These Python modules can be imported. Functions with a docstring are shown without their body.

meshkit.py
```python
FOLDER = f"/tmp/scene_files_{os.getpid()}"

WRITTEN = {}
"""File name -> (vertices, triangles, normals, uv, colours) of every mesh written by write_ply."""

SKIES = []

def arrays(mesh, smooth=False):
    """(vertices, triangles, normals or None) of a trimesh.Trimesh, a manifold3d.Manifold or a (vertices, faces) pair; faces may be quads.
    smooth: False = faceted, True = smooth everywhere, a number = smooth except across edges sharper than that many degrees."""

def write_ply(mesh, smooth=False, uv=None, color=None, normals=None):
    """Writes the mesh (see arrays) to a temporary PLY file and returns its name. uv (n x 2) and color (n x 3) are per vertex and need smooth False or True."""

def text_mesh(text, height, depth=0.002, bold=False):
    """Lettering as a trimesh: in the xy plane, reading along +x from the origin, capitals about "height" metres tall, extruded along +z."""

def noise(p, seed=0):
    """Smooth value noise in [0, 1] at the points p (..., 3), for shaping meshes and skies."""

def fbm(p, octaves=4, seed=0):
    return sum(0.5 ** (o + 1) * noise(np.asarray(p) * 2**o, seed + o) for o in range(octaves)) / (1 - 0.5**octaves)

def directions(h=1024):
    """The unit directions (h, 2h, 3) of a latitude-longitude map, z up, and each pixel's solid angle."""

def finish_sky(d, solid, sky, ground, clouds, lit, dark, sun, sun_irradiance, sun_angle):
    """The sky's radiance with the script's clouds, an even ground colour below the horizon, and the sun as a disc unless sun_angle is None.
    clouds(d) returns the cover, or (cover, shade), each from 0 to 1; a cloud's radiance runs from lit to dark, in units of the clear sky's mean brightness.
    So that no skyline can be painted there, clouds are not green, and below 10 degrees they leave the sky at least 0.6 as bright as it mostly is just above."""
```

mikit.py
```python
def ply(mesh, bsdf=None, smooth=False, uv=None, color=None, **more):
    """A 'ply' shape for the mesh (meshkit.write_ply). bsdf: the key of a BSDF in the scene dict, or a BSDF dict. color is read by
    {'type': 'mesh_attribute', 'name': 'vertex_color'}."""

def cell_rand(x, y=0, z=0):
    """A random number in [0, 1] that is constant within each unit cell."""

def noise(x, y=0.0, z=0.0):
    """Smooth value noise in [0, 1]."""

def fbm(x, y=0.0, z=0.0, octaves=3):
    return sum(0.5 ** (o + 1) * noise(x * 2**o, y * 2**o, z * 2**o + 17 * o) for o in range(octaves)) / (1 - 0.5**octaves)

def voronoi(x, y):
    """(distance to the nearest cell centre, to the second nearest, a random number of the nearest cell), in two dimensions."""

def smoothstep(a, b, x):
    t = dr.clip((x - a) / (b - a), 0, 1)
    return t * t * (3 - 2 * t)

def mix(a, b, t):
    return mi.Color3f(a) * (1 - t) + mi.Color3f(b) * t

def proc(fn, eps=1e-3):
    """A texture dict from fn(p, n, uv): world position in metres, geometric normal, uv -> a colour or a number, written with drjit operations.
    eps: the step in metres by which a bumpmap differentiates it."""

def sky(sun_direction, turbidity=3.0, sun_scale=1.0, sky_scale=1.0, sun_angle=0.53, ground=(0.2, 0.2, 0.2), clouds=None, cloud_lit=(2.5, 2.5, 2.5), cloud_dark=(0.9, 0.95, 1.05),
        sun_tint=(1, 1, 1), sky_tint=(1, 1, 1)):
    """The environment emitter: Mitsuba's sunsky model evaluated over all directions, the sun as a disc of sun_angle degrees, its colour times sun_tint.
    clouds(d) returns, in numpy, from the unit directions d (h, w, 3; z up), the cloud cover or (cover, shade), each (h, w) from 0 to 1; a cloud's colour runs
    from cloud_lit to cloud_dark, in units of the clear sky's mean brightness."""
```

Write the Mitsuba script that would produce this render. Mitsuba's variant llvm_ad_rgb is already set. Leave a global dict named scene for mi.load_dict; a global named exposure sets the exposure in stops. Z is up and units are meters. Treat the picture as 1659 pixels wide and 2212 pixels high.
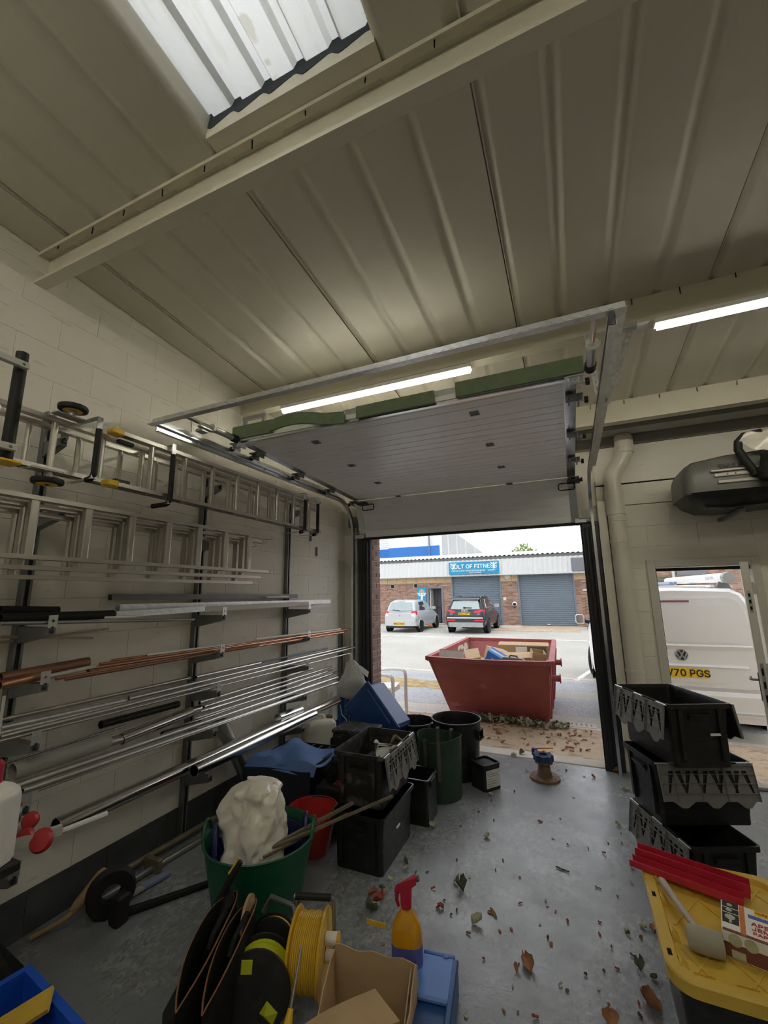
import math, random
import numpy as np
import trimesh, shapely
import shapely.geometry as sg
import manifold3d as m3
import drjit as dr
import mitsuba as mi
import mikit, meshkit
from mikit import noise, fbm, voronoi, cell_rand, smoothstep, mix

T = mi.ScalarTransform4f
scene, labels = {}, {}

# ------------------------------------------------------------------ camera, sky, lamps, exposure
EYE = np.array([0.0, 0.0, 1.80])
YAW, PITCH, ROLL = 0.40938326, 0.19157391, -0.01491605
FOCAL = 908.6                                              # pixels of the 1659 x 2212 frame
_f = np.array([-math.sin(YAW) * math.cos(PITCH), math.cos(YAW) * math.cos(PITCH), math.sin(PITCH)])
_r0 = np.array([math.cos(YAW), math.sin(YAW), 0.0])
_u0 = np.cross(_r0, _f)
_up = -math.sin(ROLL) * _r0 + math.cos(ROLL) * _u0
scene['camera'] = {
    'type': 'perspective', 'fov_axis': 'x', 'fov': math.degrees(2 * math.atan(829.5 / FOCAL)),
    'near_clip': 0.05, 'far_clip': 400.0,
    'to_world': T().look_at(origin=EYE.tolist(), target=(EYE + _f).tolist(), up=_up.tolist()),
}
exposure = 0.18


def clouds(d):
    q = d / np.maximum(d[..., 2:3] + 0.25, 0.05)
    a = meshkit.fbm(q * np.array([1.3, 2.2, 0.0]) + np.array([3.1, 7.7, 0.0]), 5, seed=4)
    b = meshkit.fbm(q * np.array([2.6, 4.4, 0.0]) + np.array([1.1, 2.7, 0.0]), 4, seed=9)
    cover = np.clip(0.88 + 0.5 * (a - 0.4), 0.0, 1.0)
    shade = np.clip((b - 0.40) * 2.4, 0.0, 1.0)
    return cover, shade


SKY = 5.0
scene['sky'] = mikit.sky([-0.35, -0.55, 0.75], turbidity=3.0, sun_scale=0.0, sky_scale=SKY, ground=(0.30, 0.30, 0.28),
                         clouds=clouds, cloud_lit=(3.7, 3.75, 3.8), cloud_dark=(2.3, 2.4, 2.55))
LAMP = [34.0, 32.0, 26.0]                                  # radiance of the LED batten diffusers

# ------------------------------------------------------------------ names
_count = {}


def key_for(name, parent=None):
    base = (parent + '__' + name) if parent else name
    n = _count.get(base, 0)
    _count[base] = n + 1
    return base if n == 0 else '%s_%03d' % (base, n)


def tag(key, label=None, cat=None, group=None, kind=None):
    d = labels.setdefault(key, {})
    for k, v in (('label', label), ('category', cat), ('group', group), ('kind', kind)):
        if v:
            d[k] = v
    return key


def thing(name, label, cat, group=None, kind=None):
    return tag(key_for(name), label, cat, group, kind)


def obj(name, mesh, m, parent=None, smooth=False, label=None, cat=None, group=None, kind=None, **more):
    key = key_for(name, parent)
    scene[key] = mikit.ply(mesh, m, smooth, **more)
    if label or cat or group or kind:
        tag(key, label, cat, group, kind)
    return key


def again(name, like, parent, to_world=None, m=None):
    """Another entry with the mesh of LIKE, under its own key."""
    key = key_for(name, parent)
    d = dict(scene[like])
    if to_world is not None:
        d['to_world'] = to_world
    if m:
        d['bsdf'] = {'type': 'ref', 'id': m}
    scene[key] = d
    return key


# ------------------------------------------------------------------ mesh helpers
def cat(*ms):
    ms = [x for x in ms if x is not None]
    return ms[0] if len(ms) == 1 else trimesh.util.concatenate(ms)


def bx(x0, x1, y0, y1, z0, z1):
    m = trimesh.creation.box(extents=(abs(x1 - x0), abs(y1 - y0), abs(z1 - z0)))
    m.apply_translation(((x0 + x1) / 2, (y0 + y1) / 2, (z0 + z1) / 2))
    return m


def hull(pts):
    return trimesh.convex.convex_hull(np.asarray(pts, float))


def cbx(x0, x1, y0, y1, z0, z1, c=0.004):
    """A box with chamfered edges."""
    pts = []
    for sx, x in ((1, x0), (-1, x1)):
        for sy, y in ((1, y0), (-1, y1)):
            for sz, z in ((1, z0), (-1, z1)):
                pts += [(x, y + sy * c, z + sz * c), (x + sx * c, y, z + sz * c), (x + sx * c, y + sy * c, z)]
    return hull(pts)


def rot(m, rx=0, ry=0, rz=0, at=(0, 0, 0)):
    """Rotate by degrees about x, then y, then z, then move."""
    M = trimesh.transformations.euler_matrix(math.radians(rx), math.radians(ry), math.radians(rz), 'sxyz')
    M[:3, 3] = at
    m = m.copy()
    m.apply_transform(M)
    return m


def frame_of(p0, p1, up=(0, 0, 1)):
    t = np.subtract(p1, p0).astype(float)
    L = np.linalg.norm(t)
    t /= L
    a = np.cross(up, t)
    if np.linalg.norm(a) < 1e-4:
        a = np.cross((1, 0, 0), t)
    a /= np.linalg.norm(a)
    return t, a, np.cross(t, a), L


def sweep2(poly, p0, p1, up=(0, 0, 1)):
    """The closed outline POLY (side, up) drawn straight from p0 to p1."""
    t, a, b, L = frame_of(p0, p1, up)
    g = poly if hasattr(poly, 'exterior') else sg.Polygon(poly)
    m = trimesh.creation.extrude_polygon(g, L, engine='earcut')
    M = np.eye(4)
    M[:3, 0], M[:3, 1], M[:3, 2], M[:3, 3] = a, b, t, p0
    m.apply_transform(M)
    if np.linalg.det(M[:3, :3]) < 0:
        m.invert()
    return m


def bar(p0, p1, w, h, up=(0, 0, 1)):
    return sweep2([(-w / 2, -h / 2), (w / 2, -h / 2), (w / 2, h / 2), (-w / 2, h / 2)], p0, p1, up)


def tube(pts, r, n=12, cap=True, closed=False):
    """A round tube along the points; r a number or one per point."""
    p = np.asarray(pts, float)
    k = len(p)
    r = np.broadcast_to(np.asarray(r, float), (k,))
    if closed:
        t = np.roll(p, -1, 0) - np.roll(p, 1, 0)
    else:
        t = np.gradient(p, axis=0)
    t /= np.linalg.norm(t, axis=1, keepdims=True) + 1e-12
    a = np.cross(t[0], (0, 0, 1.0) if abs(t[0][2]) < 0.9 else (1.0, 0, 0))
    rows = []
    ang = np.arange(n) * 2 * np.pi / n
    for i in range(k):
        a = a - t[i] * (a @ t[i])
        a /= np.linalg.norm(a) + 1e-12
        b = np.cross(t[i], a)
        rows.append(p[i] + r[i] * (np.cos(ang)[:, None] * a + np.sin(ang)[:, None] * b))
    v = np.vstack(rows)
    f = []
    for i in range(k if closed else k - 1):
        i2 = (i + 1) % k
        for j in range(n):
            j2 = (j + 1) % n
            f += [(i * n + j, i * n + j2, i2 * n + j2), (i * n + j, i2 * n + j2, i2 * n + j)]
    if cap and not closed:
        v = np.vstack([v, p[0], p[-1]])
        for j in range(n):
            j2 = (j + 1) % n
            f += [(k * n, j2, j), (k * n + 1, (k - 1) * n + j, (k - 1) * n + j2)]
    return trimesh.Trimesh(v, f, process=False)


def hollow(p0, p1, r, t=0.002, n=16):
    """An open pipe with a wall."""
    p0, p1 = np.asarray(p0, float), np.asarray(p1, float)
    d = (p1 - p0) / np.linalg.norm(p1 - p0)
    e = min(0.06, np.linalg.norm(p1 - p0) * 0.3)
    path = [p0 + d * e, p0 + d * e * 0.5, p0, p0, p0 + d * 1e-4, p1 - d * 1e-4, p1, p1, p1 - d * e * 0.5, p1 - d * e]
    rad = [r - t, r - t, r - t, r - t * 0.3, r, r, r - t * 0.3, r - t, r - t, r - t]
    tt, a, b, L = frame_of(p0, p1)
    ang = np.arange(n) * 2 * np.pi / n
    ring = np.cos(ang)[:, None] * a + np.sin(ang)[:, None] * b
    v = np.vstack([q + rr * ring for q, rr in zip(path, rad)])
    f = []
    for i in range(len(path) - 1):
        for j in range(n):
            j2 = (j + 1) % n
            f += [(i * n + j, i * n + j2, (i + 1) * n + j2), (i * n + j, (i + 1) * n + j2, (i + 1) * n + j)]
    return trimesh.Trimesh(v, f, process=False)


def lathe(prof, n=32, at=(0, 0, 0)):
    """Revolve the (radius, z) profile about z."""
    ang = np.arange(n) * 2 * np.pi / n
    v = np.vstack([np.stack([r * np.cos(ang), r * np.sin(ang), np.full(n, z)], 1) for r, z in prof])
    f = []
    for i in range(len(prof) - 1):
        for j in range(n):
            j2 = (j + 1) % n
            f += [(i * n + j, i * n + j2, (i + 1) * n + j2), (i * n + j, (i + 1) * n + j2, (i + 1) * n + j)]
    m = trimesh.Trimesh(v, f, process=False)
    m.update_faces(m.area_faces > 1e-12)
    m.apply_translation(at)
    return m


def prism(poly, h, at=(0, 0, 0), rx=0, ry=0, rz=0):
    """Extrude an outline in xy by h along z, then rotate and move."""
    g = poly if hasattr(poly, 'geom_type') else sg.Polygon(poly)
    if hasattr(g, 'geoms'):
        return cat(*[prism(q, h, at, rx, ry, rz) for q in g.geoms if q.area > 1e-9])
    return rot(trimesh.creation.extrude_polygon(g, h, engine='earcut'), rx, ry, rz, at)


def rrect(w, h, r, n=5):
    return sg.box(-w / 2 + r, -h / 2 + r, w / 2 - r, h / 2 - r).buffer(r, quad_segs=n)


def loft(sections):
    """A closed skin through equal-length point loops, capped at both ends by fans."""
    s = [np.asarray(x, float) for x in sections]
    n = len(s[0])
    v = np.vstack(s + [s[0].mean(0)[None], s[-1].mean(0)[None]])
    f = []
    k = len(s)
    for i in range(k - 1):
        for j in range(n):
            j2 = (j + 1) % n
            f += [(i * n + j, i * n + j2, (i + 1) * n + j2), (i * n + j, (i + 1) * n + j2, (i + 1) * n + j)]
    for j in range(n):
        j2 = (j + 1) % n
        f += [(k * n, j2, j), (k * n + 1, (k - 1) * n + j, (k - 1) * n + j2)]
    m = trimesh.Trimesh(v, f, process=False)
    if m.volume < 0:
        m.invert()
    return m


def grid_sheet(P):
    """A sheet from a grid of points (rows, columns, 3)."""
    P = np.asarray(P, float)
    a, b = P.shape[:2]
    i, j = np.meshgrid(np.arange(a - 1), np.arange(b - 1), indexing='ij')
    q = np.stack([i * b + j, (i + 1) * b + j, (i + 1) * b + j + 1, i * b + j + 1], -1).reshape(-1, 4)
    return trimesh.Trimesh(P.reshape(-1, 3), np.vstack([q[:, [0, 1, 2]], q[:, [0, 2, 3]]]), process=False)


def thick(P, t):
    """A grid sheet with thickness t."""
    P = np.asarray(P, float)
    s = grid_sheet(P)
    n = np.array(s.vertex_normals).reshape(P.shape)
    a, b = P.shape[:2]
    Q = P - n * t
    v = np.vstack([P.reshape(-1, 3), Q.reshape(-1, 3)])
    f0 = np.array(s.faces)
    N = a * b
    f = [f0, f0[:, ::-1] + N]
    edge = [(0, j) for j in range(b)] + [(i, b - 1) for i in range(1, a)] + [(a - 1, j) for j in range(b - 2, -1, -1)] + [(i, 0) for i in range(a - 2, 0, -1)]
    e = np.array([i * b + j for i, j in edge])
    e2 = np.roll(e, -1)
    f.append(np.stack([e, e2, e2 + N], 1)[:, ::-1])
    f.append(np.stack([e, e2 + N, e + N], 1)[:, ::-1])
    return trimesh.Trimesh(v, np.vstack(f), process=False)


def arc(c, r, a0, a1, n, plane='xz', fixed=0.0):
    """Points on a circle, angles in degrees."""
    out = []
    for k in range(n):
        a = math.radians(a0 + (a1 - a0) * k / (n - 1))
        u, w = c[0] + r * math.cos(a), c[1] + r * math.sin(a)
        out.append({'xz': (u, fixed, w), 'yz': (fixed, u, w), 'xy': (u, w, fixed)}[plane])
    return out


def text_on(text, h, origin, right, up, depth=0.002, bold=True, mid=True):
    """Lettering that reads along RIGHT, stands along UP."""
    m = meshkit.text_mesh(text, h, depth, bold)
    if mid:
        m.apply_translation((-m.bounds[:, 0].mean(), -h / 2, 0))
    M = np.eye(4)
    r, u = np.asarray(right, float), np.asarray(up, float)
    r /= np.linalg.norm(r)
    u /= np.linalg.norm(u)
    M[:3, 0], M[:3, 1], M[:3, 2], M[:3, 3] = r, u, np.cross(r, u), origin
    m.apply_transform(M)
    return m


# ------------------------------------------------------------------ materials
def mat(name, color, rough=0.5, metal=0.0, spec=0.5, bump=None, bump_scale=0.001, eps=1e-3, **more):
    col = {'type': 'rgb', 'value': list(color)} if isinstance(color, (tuple, list)) else mikit.proc(color)
    b = {'type': 'principled', 'base_color': col, 'roughness': rough if isinstance(rough, (int, float)) else mikit.proc(rough),
         'metallic': metal, 'specular': spec, **more}
    if bump is not None:
        b = {'type': 'bumpmap', 'arbitrary': mikit.proc(bump, eps), 'scale': bump_scale, 'bsdf': b}
    scene[name] = {'type': 'twosided', 'bsdf': b}
    return name


def tone(c, k, amount, s=0.0):
    """A plain colour with soft blotches of its own pigment."""
    return lambda p, n, uv: mi.Color3f(*c) * (1 - amount / 2 + amount * fbm(p.x * k + s, p.y * k, p.z * k))


def c_wall(p, n, uv):
    a = fbm(p.x * 2.3, p.y * 2.3, p.z * 2.3)
    s = smoothstep(0.72, 0.80, fbm(p.x * 9 + 3, p.y * 9, p.z * 26, 4))
    c = mix((0.70, 0.675, 0.600), (0.76, 0.735, 0.66), a)
    return mix(c, (0.48, 0.44, 0.35), s * 0.35)


def h_wall(p, n, uv):
    return fbm(p.x * 55, p.y * 55, p.z * 55, 3)


def c_floor(p, n, uv):
    a = fbm(p.x * 1.1, p.y * 1.1, 0.0, 4)
    b = fbm(p.x * 4.0 + 9, p.y * 4.0, 0.0, 4)
    g = fbm(p.x * 60, p.y * 60, 0.0, 3)
    w = fbm(p.x * 34 + 40, p.y * 34 + 4, 3.0, 4)
    q = fbm(p.x * 70 + 8 * fbm(p.x * 3, p.y * 3), p.y * 26, 5.0, 3)
    c = mix((0.165, 0.178, 0.195), (0.225, 0.240, 0.258), a)
    worn = smoothstep(0.40, 0.62, b)
    c = mix(c, (0.30, 0.31, 0.32), smoothstep(0.50, 0.64, w) * worn * 0.55)
    c = mix(c, (0.115, 0.12, 0.125), smoothstep(0.57, 0.70, q) * (0.25 + 0.75 * worn) * 0.55)
    c = mix(c, (0.36, 0.37, 0.37), smoothstep(0.64, 0.74, g) * worn * 0.5)
    v = voronoi(p.x * 30, p.y * 30)
    return mix(c, (0.07, 0.065, 0.06), smoothstep(0.10, 0.03, v[0]) * smoothstep(0.70, 0.80, v[2]))


def r_floor(p, n, uv):
    return 0.24 + 0.26 * fbm(p.x * 6 + 2, p.y * 6, 1.0, 4)


def h_floor(p, n, uv):
    return fbm(p.x * 30, p.y * 30, 0.0, 4) + 0.35 * fbm(p.x * 150, p.y * 150, 0.0, 2)


def c_road(p, n, uv):
    g = noise(p.x * 55, p.y * 55, 0.0)
    a = fbm(p.x * 0.7, p.y * 0.7, 2.0, 4)
    c = mix((0.30, 0.29, 0.26), (0.50, 0.485, 0.44), 0.55 * a + 0.45 * g)
    return c


def c_patch(p, n, uv):
    g = noise(p.x * 60, p.y * 60, 1.0)
    return mix((0.20, 0.215, 0.24), (0.46, 0.47, 0.48), 0.35 * fbm(p.x * 3, p.y * 3, 0.0, 4) + 0.65 * g)


def c_apron(p, n, uv):
    a = fbm(p.x * 3, p.y * 3, 0.0, 4)
    b = fbm(p.x * 22, p.y * 22, 0.0, 3)
    c = mix((0.36, 0.27, 0.185), (0.55, 0.45, 0.34), 0.5 * a + 0.5 * b)
    return mix(c, (0.22, 0.16, 0.11), smoothstep(0.60, 0.72, fbm(p.x * 8 + 5, p.y * 16, 1.0, 3)) * 0.6)


def c_farbrick(p, n, uv):
    row = dr.floor(p.z / 0.075)
    u = (p.x + p.y) / 0.225 + 0.5 * (row - 2 * dr.floor(row / 2))
    r = cell_rand(dr.floor(u), row, 5)
    fu, fv = u - dr.floor(u), p.z / 0.075 - row
    joint = dr.maximum(smoothstep(0.955, 0.975, fu), smoothstep(0.86, 0.90, fv))
    c = mix((0.235, 0.130, 0.095), (0.42, 0.265, 0.20), r)
    return mix(c, (0.45, 0.40, 0.34), joint * 0.8)


def c_brick(p, n, uv):
    i = cell_rand(dr.floor(p.x * 7 + 0.3), dr.floor(p.y * 6.0), dr.floor(p.z / 0.075))
    g = fbm(p.x * 40, p.y * 40, p.z * 40, 3)
    c = mix((0.155, 0.095, 0.085), (0.30, 0.20, 0.175), 0.6 * i + 0.4 * g)
    return mix(c, (0.45, 0.42, 0.40), smoothstep(0.68, 0.78, fbm(p.x * 13, p.y * 13, p.z * 13, 3)) * 0.5)


def c_skip(p, n, uv):
    a = fbm(p.x * 5, p.y * 5, p.z * 5, 4)
    w = smoothstep(0.70, 0.77, fbm(p.x * 4 + 11, p.y * 4, p.z * 6, 5))
    c = mix((0.27, 0.060, 0.060), (0.37, 0.095, 0.090), a)
    return mix(c, (0.44, 0.24, 0.21), w * 0.45)


def c_skip_in(p, n, uv):
    w = smoothstep(0.48, 0.62, fbm(p.x * 5 + 11, p.y * 5, p.z * 6, 5))
    return mix((0.24, 0.13, 0.09), (0.62, 0.52, 0.45), w)


def c_card(p, n, uv):
    return mi.Color3f(0.46, 0.325, 0.19) * (0.82 + 0.36 * fbm(p.x * 9, p.y * 9, p.z * 9, 4))


def c_black(p, n, uv):
    d = smoothstep(0.5, 0.75, fbm(p.x * 14, p.y * 14, p.z * 14, 4))
    return mix((0.011, 0.0115, 0.0125), (0.030, 0.030, 0.031), d * 0.5)


def c_galv(p, n, uv):
    return mix((0.52, 0.54, 0.55), (0.74, 0.76, 0.77), voronoi(p.x * 40 + p.z * 23, p.y * 40 + p.z * 31)[2] * 0.6 + 0.4 * fbm(p.x * 8, p.y * 8, p.z * 8))


def c_copper(p, n, uv):
    w = fbm(p.x * 12, p.y * 3, p.z * 12, 4)
    return mix((0.50, 0.24, 0.14), (0.72, 0.39, 0.25), w)


def c_rust(p, n, uv):
    a = fbm(p.x * 18, p.y * 18, p.z * 18, 4)
    return mix((0.10, 0.055, 0.035), (0.24, 0.155, 0.105), a)


def c_grp(p, n, uv):
    s = smoothstep(0.62, 0.76, fbm(p.x * 30, p.y * 4, 0.0, 4))
    e = smoothstep(0.70, 0.78, fbm(p.x * 7 + 4, p.y * 7, 2.0, 4))
    c = mix((0.98, 0.98, 0.92), (0.86, 0.87, 0.76), s * 0.6)
    return mix(c, (0.66, 0.62, 0.48), e * 0.6)


def c_dusty(p, n, uv):
    return mix((0.012, 0.012, 0.0125), (0.085, 0.083, 0.08), smoothstep(0.52, 0.78, fbm(p.x * 16, p.y * 16, p.z * 16, 4)))


mat('wall_paint', c_wall, 0.62, spec=0.35, bump=h_wall, bump_scale=0.0016, eps=2e-3)
mat('band_paint', tone((0.060, 0.064, 0.066), 7, 0.7), 0.6, spec=0.3)
mat('floor_paint', c_floor, r_floor, spec=0.8, bump=h_floor, bump_scale=0.0010, eps=2e-3)
mat('liner_paint', tone((0.50, 0.475, 0.40), 1.4, 0.15), 0.45, spec=0.4)
mat('cream_steel', tone((0.58, 0.545, 0.44), 2.0, 0.2), 0.42, spec=0.45)
mat('grey_steel', tone((0.30, 0.295, 0.27), 3.0, 0.3), 0.5)
mat('dark_gap', (0.012, 0.012, 0.012), 0.8, spec=0.1)
mat('door_white', tone((0.82, 0.82, 0.825), 5, 0.12), 0.33, spec=0.5)
mat('galvanised', c_galv, 0.34, metal=0.85)
mat('track_steel', tone((0.60, 0.62, 0.64), 6, 0.3), 0.22, metal=0.95)
mat('steel_dull', tone((0.40, 0.41, 0.41), 6, 0.5), 0.42, metal=0.9)
mat('strut_grey', tone((0.17, 0.18, 0.185), 8, 0.4), 0.45, metal=0.55)
mat('stainless', tone((0.66, 0.645, 0.61), 4, 0.25), 0.17, metal=1.0)
mat('steel_satin', tone((0.62, 0.61, 0.575), 6, 0.3), 0.30, metal=0.95)
mat('aluminium', tone((0.52, 0.50, 0.455), 5, 0.3), 0.32, metal=0.9)
mat('copper', c_copper, 0.30, metal=0.95)
mat('copper_old', tone((0.27, 0.145, 0.095), 9, 0.6), 0.45, metal=0.7)
mat('green_foam', tone((0.165, 0.215, 0.135), 20, 0.3), 0.8, spec=0.2)
mat('post_black', tone((0.018, 0.020, 0.024), 9, 0.6), 0.30, spec=0.5)
mat('black_plastic', c_black, 0.42, spec=0.4)
mat('grey_plastic', tone((0.17, 0.17, 0.165), 8, 0.3), 0.45, spec=0.4)
mat('black_rubber', (0.012, 0.012, 0.012), 0.6, spec=0.3)
mat('black_cloth', tone((0.0125, 0.0125, 0.013), 30, 0.8), 0.85, spec=0.15)
mat('dusty_black', c_dusty, 0.6)
mat('white_plastic', (0.74, 0.73, 0.69), 0.35)
mat('upvc_white', tone((0.58, 0.56, 0.50), 3, 0.1), 0.38)
mat('pipe_cream', tone((0.66, 0.62, 0.53), 5, 0.12), 0.35)
mat('cloudy_plastic', tone((0.72, 0.70, 0.62), 4, 0.15), 0.4)
mat('red_plastic', tone((0.42, 0.028, 0.028), 8, 0.35), 0.40)
mat('crimson', (0.40, 0.018, 0.045), 0.3)
mat('red_rag', tone((0.36, 0.035, 0.025), 60, 0.7), 0.8)
mat('red_paint', tone((0.44, 0.022, 0.045), 12, 0.3), 0.38)
mat('blue_plastic', tone((0.012, 0.055, 0.20), 6, 0.3), 0.38)
mat('blue_lid', tone((0.10, 0.22, 0.58), 6, 0.15), 0.45)
mat('blue_case', tone((0.018, 0.065, 0.22), 6, 0.2), 0.4)
mat('blue_crate', tone((0.010, 0.075, 0.46), 6, 0.2), 0.35)
mat('blue_tub', tone((0.016, 0.020, 0.105), 6, 0.2), 0.4)
mat('blue_cloth', tone((0.075, 0.15, 0.36), 8, 0.4), 0.7)
mat('navy_cloth', tone((0.008, 0.010, 0.022), 12, 0.4), 0.75)
mat('green_tub', tone((0.004, 0.085, 0.042), 5, 0.3), 0.42)
mat('green_cloth', tone((0.018, 0.045, 0.030), 9, 0.5), 0.6)
mat('strap_grey', (0.09, 0.085, 0.078), 0.8)
mat('yellow_lid', tone((0.56, 0.37, 0.055), 9, 0.22), 0.42)
mat('yellow_plastic', tone((0.66, 0.40, 0.02), 8, 0.2), 0.4)
mat('yellow_cable', tone((0.60, 0.37, 0.025), 30, 0.25), 0.45)
mat('lime', tone((0.42, 0.46, 0.012), 14, 0.4), 0.45)
mat('orange', (0.72, 0.20, 0.03), 0.5)
mat('orange_trim', (0.24, 0.10, 0.045), 0.7)
mat('amber', tone((0.62, 0.295, 0.008), 16, 0.5), 0.25, clearcoat=0.4)
mat('cardboard', c_card, 0.75, spec=0.2)
mat('cardboard_cut', tone((0.40, 0.30, 0.19), 90, 0.5), 0.85, spec=0.1)
mat('white_card', (0.72, 0.70, 0.67), 0.6)
mat('paper', tone((0.58, 0.57, 0.54), 12, 0.2), 0.6)
mat('blue_print', (0.03, 0.19, 0.60), 0.5)
mat('white_bag', tone((0.78, 0.74, 0.65), 6, 0.25), 0.22, spec=0.55)
mat('wood', tone((0.42, 0.27, 0.14), 14, 0.5), 0.55)
mat('wood_grey', tone((0.42, 0.37, 0.31), 18, 0.4), 0.6)
mat('rubber_grey', tone((0.30, 0.28, 0.22), 14, 0.4), 0.75)
mat('old_tool', tone((0.20, 0.17, 0.115), 16, 0.7), 0.55, metal=0.4)
mat('old_handle', tone((0.30, 0.195, 0.095), 16, 0.5), 0.6)
mat('rusty_iron', c_rust, 0.7, metal=0.2)
mat('blue_enamel', (0.018, 0.045, 0.13), 0.3)
mat('chrome', (0.78, 0.78, 0.79), 0.12, metal=1.0)
mat('road', c_road, 0.75, spec=0.3)
mat('road_patch', c_patch, 0.7, spec=0.35)
mat('apron', c_apron, 0.85, spec=0.2)
mat('kerb', tone((0.50, 0.47, 0.42), 6, 0.3), 0.85, spec=0.2)
mat('leafy_soil', tone((0.36, 0.27, 0.15), 12, 0.8), 0.9, spec=0.1)
mat('line_white', tone((0.80, 0.79, 0.75), 5, 0.4), 0.8, spec=0.2)
mat('farbrick', c_farbrick, 0.85, spec=0.2)
mat('brick', c_brick, 0.75, spec=0.25)
mat('mortar', tone((0.34, 0.30, 0.27), 20, 0.4), 0.9, spec=0.1)
mat('tan_brick', tone((0.62, 0.45, 0.28), 4, 0.3), 0.8)
mat('cladding', tone((0.70, 0.71, 0.70), 0.5, 0.12), 0.5)
mat('cladding_light', (0.84, 0.86, 0.86), 0.6)
mat('cladding_grey', tone((0.56, 0.58, 0.585), 0.2, 0.1), 0.55)
mat('blue_stripe', (0.035, 0.20, 0.62), 0.5)
mat('shutter', tone((0.175, 0.22, 0.265), 2, 0.15), 0.5)
mat('sign_blue', (0.02, 0.30, 0.52), 0.5)
mat('sign_white', (0.85, 0.86, 0.86), 0.5)
mat('panel_slate', (0.20, 0.205, 0.235), 0.5)
mat('silver_car', (0.55, 0.56, 0.575), 0.28, metal=0.35, clearcoat=0.8)
mat('black_car', (0.012, 0.013, 0.022), 0.18, clearcoat=1.0)
mat('white_van', tone((0.74, 0.725, 0.715), 1.5, 0.06), 0.28, clearcoat=0.6)
mat('glass_dark', (0.02, 0.025, 0.028), 0.06, spec=0.8)
mat('glass_pale', (0.36, 0.42, 0.42), 0.10, spec=0.8)
mat('lens_red', (0.55, 0.012, 0.03), 0.15, clearcoat=0.8)
mat('lens_dim', (0.26, 0.10, 0.12), 0.3)
mat('plate_yellow', (0.80, 0.50, 0.02), 0.4)
mat('print_black', (0.012, 0.012, 0.012), 0.5)
mat('skip_red', c_skip, 0.55)
mat('skip_inside', c_skip_in, 0.7)
mat('leaf_dry', tone((0.28, 0.13, 0.06), 30, 0.7), 0.75)
mat('leaf_pale', tone((0.42, 0.43, 0.30), 40, 0.6), 0.7)
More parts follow.
